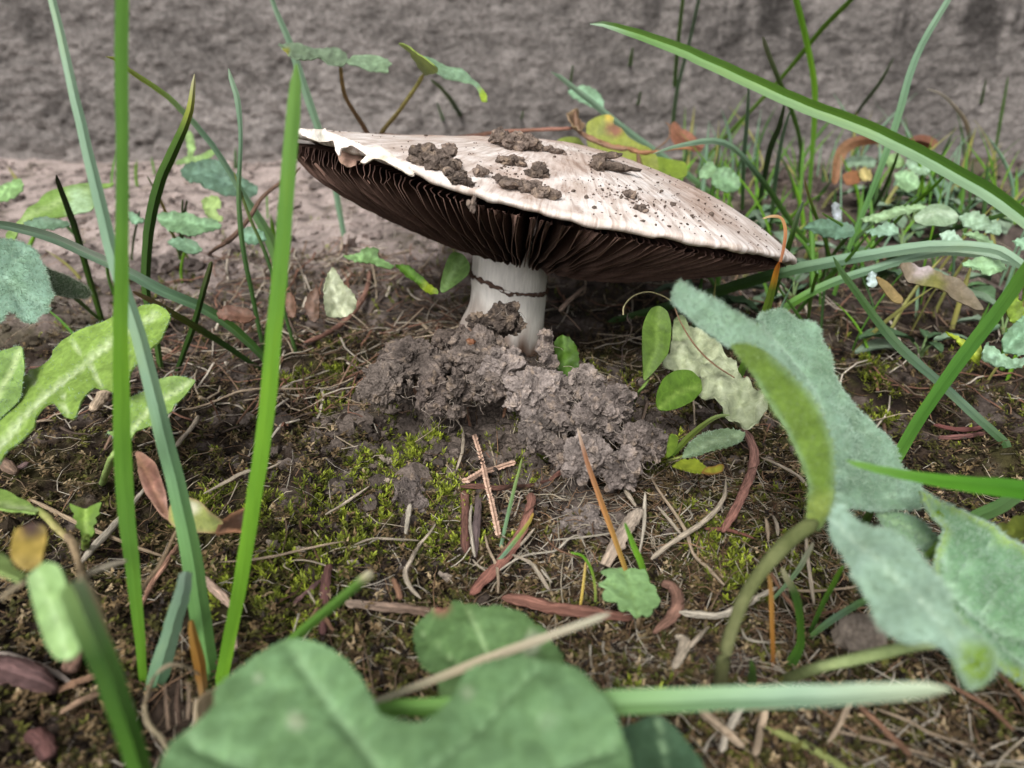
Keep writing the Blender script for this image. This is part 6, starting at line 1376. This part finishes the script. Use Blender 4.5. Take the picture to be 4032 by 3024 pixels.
# cap: torn veil hanging at the left of the rim
def rim_depth(q):
    ph = np.linspace(-np.pi, 0, 400); R = cap_pt(np.ones(400), ph, rim_z(ph)); rel = R - CAM; z = rel @ FWD
    X = 1106 + FQ * (rel @ RIGHT) / z
    return float(z[np.argmin(np.abs(X - q[0]))])
VEIL = mat_leaf('torn veil', 0.8, 900, 0.08, 0.2, 0.4)
def veil(poly, col, label, dz=-0.12, **kw):
    q = W2(poly); xs = [p[0] for p in q]
    ya, yb = min(p[1] for p in q), max(p[1] for p in q); dm = min(rim_depth((x, 0)) for x in np.linspace(min(xs), max(xs), 9))
    dc = [(x, y, 0.45 * rim_depth((x, 0)) + 0.55 * dm + dz + (0.12 if y == ya else -0.10)) for x in np.linspace(min(xs), max(xs), 4) for y in (ya, yb)]
    mb = MB(); leaf_mesh(mb, q, dc, col, res=4, th=0.03, alb=1.0, **kw)
    o = mb.build('veil_scrap', VEIL, cap, shroom_base); o['label'] = label
veil([(100, 856), (130, 832), (200, 838), (290, 838), (300, 830), (310, 848), (360, 868), (430, 893), (520, 930), (600, 972), (660, 1008), (640, 1022), (560, 1000), (520, 970), (465, 940), (430, 942), (395, 955), (375, 995), (358, 970), (350, 912), (300, 922), (245, 916), (180, 890)], (236, 230, 226), 'torn white veil along the left rim of the cap', bumps=0.05, bscale=0.3, seed=121, edge_col=(214, 202, 194))
veil([(532, 1058), (560, 1030), (595, 1000), (612, 965), (640, 952), (690, 975), (740, 1010), (800, 1055), (868, 1105), (860, 1135), (800, 1105), (745, 1075), (680, 1042), (610, 1040), (560, 1066)], (236, 228, 222), 'pointed flap of torn white veil on the front rim of the cap', dz=-0.2, bumps=0.05, bscale=0.3, seed=122, edge_col=(214, 200, 190))
veil([(350, 925), (395, 955), (440, 935), (500, 960), (545, 1000), (520, 1050), (450, 1085), (400, 1060), (375, 1000)], (168, 138, 124), 'pinkish brown folded gill tissue below the torn veil', dz=0.35, bumps=0.08, bscale=0.3, seed=123)
# ------------------------------------------------------------------ twigs, bark, straw lying on the ground
RED = 'reddish brown twigs and bark slivers on the ground'
STRAW = 'pale dry straws on the ground'
stick(W8([(680, 430, 34), (800, 432, 38), (950, 442, 38), (1100, 425, 36), (1250, 385, 26)]), 'dark red-brown stick lying level under the earth heap', (118, 84, 72), (101, 70, 61), group=RED)
stick(W8([(1255, 385, 24), (1320, 340, 32), (1390, 300, 24)]), 'short reddish sliver poking out under the right arm of the heap', (144, 101, 88), group=RED)
stick(W8([(706, 460, 44), (714, 600, 48), (712, 740, 48), (716, 870, 40)]), 'upright red-brown bark strip, left of the two standing side by side', (124, 90, 78), (111, 78, 69), group=RED, flat=0.5)
stick(W8([(803, 395, 34), (796, 560, 40), (785, 720, 40), (776, 900, 30)]), 'upright greyish purple bark strip, right of the two standing side by side', (124, 109, 106), (110, 95, 94), group=RED, flat=0.5)
stick(W8([(1140, 480, 50), (1128, 580, 52), (1080, 720, 58), (990, 880, 66), (880, 1010, 68), (750, 1145, 56)]), 'long ridged reddish sliver slanting across the middle foreground', (159, 115, 100), (145, 99, 86), group=RED, flat=0.5, wob=0.3)
stick(W8([(950, 1165, 50), (1100, 1195, 74), (1250, 1235, 80), (1450, 1262, 80), (1620, 1282, 72), (1790, 1300, 50)]), 'thick reddish stick lying level behind the foreground leaf', (153, 109, 94), (138, 97, 83), group=RED, wob=0.18)
stick(W8([(-60, 1200, 50), (100, 1222, 58), (250, 1236, 60), (400, 1252, 60), (500, 1270, 52)]), 'weathered grey-brown stick ending at the scalloped foreground leaf', (159, 140, 124), (128, 104, 88), group=RED, wob=0.2)
stick(W8([(1985, 1075, 62), (2040, 1100, 76), (2075, 1160, 84), (2072, 1240, 86), (2030, 1310, 80), (1975, 1355, 60), (1925, 1392, 26)]), 'smooth brown hooked piece of bark right of the small scalloped leaf', (131, 100, 86), (140, 106, 91), name='bark_piece', cat='bark', wob=0.10, ns=14)
stick(W8([(1835, 585, 60), (1790, 660, 100), (1730, 760, 106), (1660, 880, 96), (1610, 960, 70)]), 'broad pale splintered wood chip below the right arm of the heap', (184, 170, 154), (170, 152, 134), name='wood_chip', cat='wood chip', flat=0.25, wob=0.25, ns=14)
stick(WB([(1565, 830, 50), (1535, 900, 64), (1520, 1050, 70), (1510, 1200, 70), (1500, 1450, 60)]), 'dark reddish upright stick beside the clipped blade stub', (117, 83, 77), (100, 69, 66), group=RED, flat=0.6)
stick(WB([(1480, 960, 30), (1400, 1040, 46), (1320, 1110, 48), (1250, 1170, 34)]), 'purplish sliver leaning against the dark reddish upright stick', (132, 101, 98), group=RED, flat=0.6)
stick(W6([(780, 1050, 30), (820, 1110, 40), (845, 1180, 42), (840, 1260, 40), (810, 1350, 40), (755, 1470, 40), (690, 1590, 30)]), 'curved pinkish red sliver lying between the heap and the felty leaf', (165, 125, 113), (148, 105, 93), group=RED, flat=0.5)
stick(W6([(600, 1570, 16), (700, 1575, 20), (800, 1600, 14), (850, 1620, 8)]), 'thin red twig at the foot of the curved pinkish sliver', (137, 91, 78), group=RED)
stick(W6([(1745, 1035, 18), (1850, 1060, 24), (1940, 1060, 24), (2030, 1035, 12)]), 'upper red twig curving on the soil at the right edge', (128, 81, 76), group=RED)
stick(W6([(1770, 1105, 24), (1880, 1100, 26), (2000, 1080, 20)]), 'lower red twig on the soil at the right edge', (126, 87, 81), group=RED)
stick(W5([(585, 320, 20), (582, 400, 26), (560, 480, 30), (490, 590, 34), (400, 680, 34), (280, 755, 32), (165, 795, 24)]), 'curved red-brown stick on the soil left of the stem', (140, 106, 91), (130, 94, 81), group=RED)
stick(W1([(1945, 1085, 26), (1880, 1150, 28), (1790, 1205, 28), (1690, 1290, 28), (1610, 1420, 30), (1500, 1545, 34), (1400, 1610, 28), (1350, 1650, 20)]), 'dark crooked twig running down from under the left rim of the cap', (110, 86, 72), (96, 74, 62), d=[17.2, 17.4, 17.4, 17.0, 16.6, 16.2, 16.0, None], wob=0.25)
stick(WD([(850, 620, 50), (740, 720, 60), (650, 800, 60), (560, 900, 50)]), 'grey-brown stick leaning right of the stem under the cap', (126, 108, 96), d=[15.2, 14.9, 14.7, 14.5])
stick(WD([(460, 820, 16), (580, 890, 22), (700, 1000, 22), (800, 1120, 14)]), 'thin dark twig slanting down right of the stem', (82, 66, 56), d=[14.9, 14.6, 14.4, 14.2])
stick(W7([(-60, 30, 50), (0, 70, 56), (60, 120, 60), (100, 150, 40)]), 'brown stick end at the left edge under the rosette', (130, 108, 92), group=None)
stick(W7([(80, 140, 60), (130, 120, 50), (160, 90, 30)]), 'purplish brown bark scrap beside the stick at the left edge', (114, 94, 91), name='bark_piece', cat='bark', flat=0.4)
stick(W7([(180, 290, 18), (340, 370, 20), (480, 440, 22), (600, 490, 22), (760, 555, 18), (900, 600, 12)]), 'long knotted tan twig crossing behind the tall upright blade', (186, 164, 136), lift=0.2, wob=0.25)
stick(W7([(960, 540, 28), (900, 640, 34), (830, 740, 34), (770, 870, 22)]), 'reddish tan split stalk behind the pale wide blade', (176, 136, 114), name='dry_plant_stalk', cat='dry stalk', wob=0.3)
stick(W7([(1090, 710, 34), (1150, 770, 46), (1210, 830, 44), (1255, 900, 30), (1270, 1100, 24)]), 'pinkish pale split stalk behind the bright blade at lower left', (206, 178, 158), name='dry_plant_stalk', cat='dry stalk', wob=0.3)
stick(W7([(-80, 1130, 20), (60, 1130, 26), (200, 1180, 30), (330, 1240, 30), (420, 1300, 20)]), 'blurred grey twig at the lower left corner', (160, 148, 138), wob=0.2)
stick(W7([(-60, 1210, 120), (100, 1240, 130), (240, 1290, 110), (330, 1340, 60)]), 'thick dark purplish stick blurred at the lower left corner', (100, 76, 74), wob=0.2)
stick(W7([(380, 1240, 70), (450, 1120, 80), (490, 1050, 60)]), 'short brown stub standing behind the broad cut blade', (128, 100, 86), wob=0.2)
stick(W7([(330, 1330, 46), (430, 1290, 60), (550, 1240, 50)]), 'orange-brown bark flake near the lower left corner', (165, 131, 105), name='bark_piece', cat='bark', flat=0.4, wob=0.35)
stick(W7([(340, 1450, 34), (440, 1390, 40), (560, 1340, 34)]), 'pale brown splinter near the lower left corner', (164, 136, 112), flat=0.5)
stick(W7([(200, 1560, 90), (260, 1620, 100), (300, 1700, 90)]), 'dark pinkish red scrap at the bottom left corner', (104, 72, 68), name='bark_piece', cat='bark', flat=0.4, wob=0.4)
stick(W7([(0, 760, 30), (60, 710, 36), (140, 660, 32), (220, 630, 20)]), 'blurred straw pointing at the pale oval leaf at lower left', (196, 180, 150), d=[5.6, 5.5, 5.4, 5.3], name='straw', cat='straw', group=STRAW)
stick(W7([(420, 650, 26), (500, 610, 30), (600, 575, 34), (680, 550, 22)]), 'short pale straw above the broad cut blade', (196, 186, 164), d=[6.2, 6.3, 6.4, 6.5], name='straw', cat='straw', group=STRAW)
stick(W7([(440, 640, 46), (420, 560, 40), (395, 470, 46), (360, 420, 40)]), 'tan dry stalk rising from the broad cut blade', (170, 148, 116), d=[6.1, 6.5, 7.0, 7.6], name='dry_plant_stalk', cat='dry stalk')
# dead grass clump at the base of the left tuft
stick(W7([(770, 1330, 24), (800, 1230, 30), (840, 1150, 30), (920, 1105, 34), (1000, 1120, 34), (1060, 1160, 24)]), 'arched pale dead sheath over the base of the left grass tuft', (178, 162, 134), d=[6.5, 6.4, 6.35, 6.4, 6.5, 6.7], name='dead_sheath', cat='dead grass', flat=0.4)
stick(W7([(770, 1320, 26), (790, 1420, 34), (860, 1500, 30), (900, 1580, 20)]), 'pale dead sheath hanging down at the base of the left grass tuft', (184, 170, 140), d=[6.5, 6.2, 6.0, 5.9], name='dead_sheath', cat='dead grass', flat=0.4)
for i, (p, t) in enumerate([([(900, 1450, 16), (890, 1330, 18), (880, 1210, 12)], 'leftmost'), ([(950, 1420, 16), (945, 1300, 18), (960, 1180, 12)], 'middle'), ([(1000, 1400, 14), (1010, 1300, 16), (1000, 1200, 10)], 'rightmost')]):
    stick(W7(p), t + ' of three dry fibres standing in the base of the left grass tuft', ((150, 128, 108), (112, 92, 78), (168, 148, 126))[i], d=[6.5, 6.6, 6.8], name='dry_fibre', cat='dead grass')
lone_leaf('dead_leaf', W7([(890, 1660), (900, 1560), (960, 1500), (1060, 1420), (1080, 1300), (1150, 1250), (1220, 1210), (1240, 1250), (1190, 1330), (1200, 1400), (1100, 1480), (1000, 1560)]), [(380, 1620, 5.6), (430, 1530, 5.9), (490, 1490, 6.2)], (200, 180, 156), 'pale torn dry leaf tucked behind the foreground leaf at lower left', 'dead leaf', res=9, bumps=0.08)
# cypress twig with scales
cyp = empty('cypress_twig', ground_pt((1058, 1110)), 'dry pinkish cypress sprig of overlapping scales, lower centre', 'twig')
def scales(pts, name):
    mb = MB(); pp = []
    for p in W8(pts): pp.append(ground_pt(p, 0.32))
    c = spline(np.array(pp), 60); add_tube(mb, c, 0.012, 6, (176, 140, 118))
    T = norm(np.gradient(c, axis=0)); r_ = np.random.RandomState(4)
    for i in range(1, 59):
        for sg in (-1, 1):
            A = norm(np.cross(T[i], c[i] - CAM)) * sg; d = norm(-T[i] * 0.9 + A * 0.75 + r_.normal(0, 0.12, 3)); s_ = norm(np.cross(d, c[i] - CAM)); L = 0.075
            v = np.array([c[i] - s_ * 0.012, c[i] + s_ * 0.012, c[i] + d * L * 0.5 + s_ * 0.017, c[i] + d * L * 0.5 - s_ * 0.017, c[i] + d * L])
            mb.add(v, [np.array([[0, 1, 2, 3]]), np.array([[3, 2, 4]])], lin((206, 172, 150)) * r_.uniform(0.7, 1.1))
    mb.build(name, WOOD, cyp, base_of(cyp))
scales([(770, 120), (800, 220), (830, 330), (850, 440), (880, 560), (905, 680), (930, 810)], 'main_shoot')
scales([(835, 350), (790, 385), (730, 425), (690, 430)], 'side_shoot')
scales([(850, 360), (910, 340), (1000, 310), (1040, 300)], 'side_shoot')
# straws: traced one by one
for pts, label in [
    (W9([(215, 630, 26), (300, 560, 36), (390, 500, 36), (480, 440, 36), (560, 360, 30), (605, 280, 22), (612, 180, 8)]), 'long pale straw curving up to a point below the curved pinkish sliver'),
    (W9([(215, 180, 10), (260, 260, 18), (330, 360, 20), (400, 480, 22), (440, 600, 22), (520, 680, 26), (600, 770, 24)]), 'pale straw running down towards the hairy stalk'),
    (W9([(250, 340, 14), (300, 400, 22), (370, 490, 20)]), 'short pale straw left of the curving pointed one'),
    (W9([(820, 400, 12), (830, 450, 22), (835, 530, 14)]), 'upright whitish straw stub left of the hairy stalk'),
    (W9([(860, 385, 10), (880, 440, 22), (885, 500, 16)]), 'upright greyish straw stub touching the hairy stalk'),
    (W9([(800, 70, 14), (900, 120, 26), (1000, 180, 26), (1040, 230, 18)]), 'white straw lying left of the green underside of the felty leaf'),
    (W9([(360, 920, 40), (450, 935, 56), (560, 945, 60), (680, 900, 50), (780, 840, 40), (880, 780, 26)]), 'broad pale straw running under the hairy stalk'),
    (W9([(1035, 500, 18), (1040, 600, 22), (1055, 720, 22), (1075, 870, 18)]), 'upright pale stem right of the hairy stalk'),
    (W9([(850, 700, 20), (900, 800, 26), (960, 880, 28), (1000, 960, 22)]), 'striped dark and pale straw left of the small grass tuft'),
    (W9([(1000, 940, 10), (1150, 915, 18), (1300, 895, 18), (1420, 885, 10)]), 'thin orange-brown straw crossing right of the small grass tuft'),
    (W9([(900, 790, 18), (1050, 800, 22), (1200, 790, 20), (1310, 775, 14)]), 'pinkish straw lying level right of the hairy stalk'),
    (W9([(340, 1060, 60), (390, 1080, 70), (370, 1160, 60), (330, 1230, 40)]), 'wide pale straw stub below the hooked bark piece'),
    (W9([(410, 1120, 26), (460, 1060, 30), (520, 990, 18)]), 'short straw leaning right beside the wide pale stub'),
    (W9([(690, 1000, 10), (720, 1060, 20), (800, 1080, 20), (930, 1075, 10)]), 'thin curved straw between the two hairy stalks'),
    (W9([(430, 1370, 60), (500, 1480, 66), (600, 1570, 66), (700, 1660, 60)]), 'wide pale torn straw at the bottom right centre'),
    (W9([(700, 1450, 24), (850, 1440, 34), (1000, 1400, 36), (1200, 1395, 34), (1390, 1420, 24)]), 'brown straw arching along the bottom right'),
    (W9([(700, 1420, 40), (650, 1500, 46), (610, 1580, 46), (580, 1680, 36)]), 'blurred upright grey straw at the bottom'),
    (W9([(820, 1440, 36), (790, 1550, 40), (760, 1700, 36)]), 'second blurred grey straw at the bottom, right of the upright one'),
    (W9([(1300, 1340, 22), (1240, 1460, 30), (1190, 1560, 28), (1140, 1630, 16)]), 'grey straw slanting down at the bottom right'),
    (W9([(1300, 1420, 40), (1400, 1520, 46), (1500, 1620, 46), (1580, 1700, 36)]), 'red-brown straw slanting to the bottom right corner'),
    (W9([(1400, 1440, 16), (1550, 1500, 24), (1700, 1580, 24), (1900, 1640, 16)]), 'long tan straw in the bottom right corner'),
    (W9([(1180, 1560, 18), (1300, 1590, 24), (1500, 1640, 24), (1700, 1700, 16)]), 'pale straw along the bottom edge at right'),
    (W9([(2030, 1230, 18), (2100, 1310, 30), (2212, 1430, 30), (2300, 1540, 20)]), 'brown straw at the right bottom edge under the felty leaf'),
    (W9([(1750, 1290, 26), (1880, 1370, 36), (2010, 1450, 36), (2120, 1560, 26)]), 'dark brown straw under the broad felty leaf, bottom right'),
    (W8([(840, 760, 10), (860, 850, 20), (905, 950, 22), (925, 1040, 20), (925, 1150, 14)]), 'white forked straw standing by the long ridged sliver'),
    (W8([(755, 560, 16), (745, 660, 22), (755, 780, 24), (775, 910, 18)]), 'whitish jointed straw beside the greyish purple bark strip'),
    (W8([(930, 1000, 14), (1020, 940, 18), (1120, 895, 18), (1290, 870, 18), (1370, 800, 18), (1440, 770, 14), (1490, 850, 12)]), 'thin tan straw arching from the ridged sliver to the right'),
    (W8([(760, 925, 14), (800, 970, 18), (860, 1010, 16)]), 'short tan straw by the foot of the white forked one'),
    (W8([(1030, 870, 14), (1090, 810, 24), (1160, 720, 16)]), 'grey straw right of the long ridged sliver'),
    (W8([(1005, 890, 16), (1070, 920, 28), (1140, 960, 34), (1190, 1030, 34), (1250, 1130, 24)]), 'frayed grey straw curling over the moss right of the ridged sliver'),
    (W8([(1200, 990, 14), (1230, 1030, 22), (1270, 1080, 12)]), 'short pinkish scrap of straw above the thick reddish stick'),
    (W8([(1210, 750, 10), (1290, 850, 16), (1400, 900, 16), (1500, 930, 10)]), 'fine dark straw crossing the low crumbled earth'),
    (W8([(1270, 800, 16), (1450, 785, 20), (1560, 770, 20), (1670, 750, 12)]), 'thin pale straw reaching the splintered wood chip'),
    (W8([(1870, 480, 16), (1865, 600, 26), (1860, 720, 22), (1830, 900, 12)]), 'white splinter standing right of the wood chip'),
    (W8([(1735, 460, 26), (1770, 520, 34), (1810, 580, 22)]), 'pinkish splinter above the wood chip'),
    (W8([(525, 690, 14), (470, 770, 22), (420, 830, 26), (370, 930, 30), (330, 1010, 34), (350, 1100, 36), (430, 1190, 26)]), 'tangled pale root running down left of the bark strips'),
    (W8([(0, 830, 12), (120, 790, 20), (250, 795, 22), (420, 800, 18)]), 'level pale root left of the bark strips'),
    (W8([(360, 560, 30), (345, 650, 34), (330, 760, 24)]), 'grey fibrous root on the smooth earth ridge'),
    (W8([(250, 1060, 34), (280, 1130, 44), (300, 1200, 40)]), 'brown frayed stub above the weathered grey-brown stick'),
    (WB([(465, 220, 26), (600, 150, 34), (750, 60, 34), (870, 0, 24)]), 'white straw reaching up to the bright blade from the dying leaf'),
    (WB([(1520, 405, 22), (1650, 330, 34), (1780, 240, 34), (1905, 145, 14)]), 'straight grey straw lying over the moss at centre left'),
    (WB([(600, 830, 14), (850, 815, 30), (1100, 775, 34), (1350, 715, 34), (1570, 665, 28), (1690, 640, 14)]), 'long thin pale straw lying level at centre left'),
    (WB([(1640, 920, 12), (1500, 850, 20), (1340, 810, 20), (1220, 815, 20), (1165, 860, 16), (1240, 905, 8)]), 'looped thin straw below the long level one'),
    (WB([(1895, 660, 12), (1980, 620, 26), (2100, 625, 30), (2212, 640, 26)]), 'pale root at the left end of the level root'),
    (WB([(1470, 1245, 30), (1520, 1320, 44), (1590, 1440, 30)]), 'white straw crossing the dark reddish upright stick'),
    (WB([(1335, 1430, 26), (1400, 1340, 40), (1460, 1230, 26)]), 'white straw crossing left of the dark reddish upright stick'),
    (WB([(1370, 1080, 16), (1400, 1130, 26), (1440, 1200, 12)]), 'tiny white straw by the purplish sliver'),
    (W4([(1195, 1250, 16), (1270, 1240, 20), (1350, 1215, 20), (1450, 1175, 20), (1540, 1140, 26), (1640, 1120, 24), (1750, 1110, 24), (1900, 1115, 22), (1990, 1110, 14)]), 'knobbly pinkish white root crossing behind the bright blade'),
    (W4([(1545, 1345, 12), (1600, 1270, 16), (1690, 1150, 12)]), 'thin dark straw rising left of the bright blade'),
    (W4([(1300, 1290, 24), (1260, 1370, 34), (1200, 1440, 34), (1155, 1500, 28)]), 'white straw leaning right of the pale wide blade'),
    (W4([(75, 1385, 16), (180, 1355, 26), (270, 1330, 26), (375, 1320, 16)]), 'pale straw lying under the longest rosette leaf'),
    (W4([(740, 1120, 60), (690, 1180, 90), (620, 1270, 60)]), 'pale splintered chip behind the tall upright blade'),
    (W7([(680, 390, 36), (600, 480, 44), (520, 570, 44), (450, 660, 26)]), 'white fibrous straw behind the tall upright blade, lower left'),
    (W7([(800, 220, 20), (760, 280, 26), (720, 330, 20)]), 'short white straw right of the tall upright blade'),
    (W7([(1100, 270, 12), (1200, 220, 22), (1330, 155, 22), (1450, 130, 18), (1515, 92, 10)]), 'white straw passing behind the bright blade at lower left'),
    (W5([(895, 655, 20), (940, 700, 34), (985, 745, 28), (1015, 770, 16)]), 'short white straw stuck in the left shoulder of the heap'),
    (W5([(890, 1070, 24), (890, 1130, 34), (915, 1195, 34), (950, 1240, 26)]), 'pale root hanging out of the dark hole'),
    (W5([(1005, 1250, 14), (1080, 1255, 24), (1150, 1320, 24), (1190, 1400, 22), (1190, 1520, 22), (1150, 1650, 14)]), 'long thin curved root running down from the heap'),
    (W5([(1010, 1245, 14), (1080, 1215, 26), (1160, 1200, 28), (1250, 1180, 12)]), 'pale forked root at the foot of the heap'),
    (W5([(1130, 1100, 20), (1160, 1160, 26), (1200, 1240, 24), (1240, 1310, 12)]), 'pinkish root under the smooth column of earth'),
    (W5([(1490, 1120, 18), (1475, 1200, 26), (1450, 1310, 20)]), 'pale upright stem in the dark hollow of the heap'),
    (W5([(555, 1160, 14), (610, 1155, 24), (655, 1155, 16)]), 'tiny white straw at the far left end of the heap')]:
    dark = any(k in label for k in ('brown', 'dark', 'red-'))
    tint = (140, 106, 84) if dark else ((190, 176, 156), (204, 194, 176), (184, 164, 140))[len(label) % 3]
    stick(pts, label, tint, name='straw' if 'root' not in label else 'root', cat='straw' if 'root' not in label else 'root', group=STRAW if 'root' not in label else 'pale roots around the heap', flat=0.55, wob=0.22, ns=8, lift=0.24)
# stone under the felty leaf, little husks, orange fern scrap
lone_leaf('bark_flake', W9([(1230, 960), (1220, 880), (1260, 850), (1340, 820), (1420, 860), (1480, 950), (1500, 990), (1400, 1030), (1280, 1040)]), ('plane', 1865, 1375, 7.4, (0, -0.55, 0.85)), (150, 138, 130), 'flat grey bark flake below the drooping felty leaf', 'bark', mat=CLOD, res=9, bumps=0.14, bscale=0.4, th=0.12)
for q, r, label in [((842, 1245 - 190), 15, 'white papery husk on the moss at centre left'), ((655, 1205), 13, 'white husk on the soil beside the bright blade'), ((592, 1190), 15, 'pale husk left of the long level straw'), ((838, 1010), 16, 'tiny white seed husk near the green moss'), ((960, 1262), 12, 'pale crumpled scrap above the clipped blade'), ((770, 1235), 13, 'pale husk right of the long level straw')]:
    p = ground_pt(q, 0.12); k = GD(q) / FQ
    mb = lump(p, (r * k * 0.8, r * k * 0.4, r * k * 0.45), int(r * 7), 4, 1.6, 0.5, (176, 162, 148)); tag(mb.build('seed_husk', CLOD, base=p), label, 'husk', 'pale husks on the moss')
p = ground_pt((1018, 738), 0); p = P((1018, 737), 12.6)
tag(lump(p, (0.085, 0.07, 0.05), 9, 4, 0.15, 0.3, (120, 78, 54)).build('seed', WOOD, base=p), 'small orange-brown seed lying on the heap below the stem', 'seed')
for i, (q, h, rot, label) in enumerate([((1305, 345), (36, 9), -0.15, 'upper soil-crusted bark chip lying on the right part of the cap'), ((1330, 372), (54, 9), 0.10, 'lower longer soil-crusted bark chip on the right part of the cap'), ((1290, 365), (16, 14), 0.5, 'short soil-crusted bark chip joining the two longer ones on the cap')]):
    p = on_cap(q); k = ((p - CAM) @ FWD) / FQ; c = p + CW * 0.08
    mb = lump(c, (h[0] * k, 0.12, h[1] * k), 140 + i, 5, 0.7, rot, (122, 108, 98))
    tag(mb.build('bark_chip', CLOD, base=p), label, 'bark chip', 'bark chips on the cap')
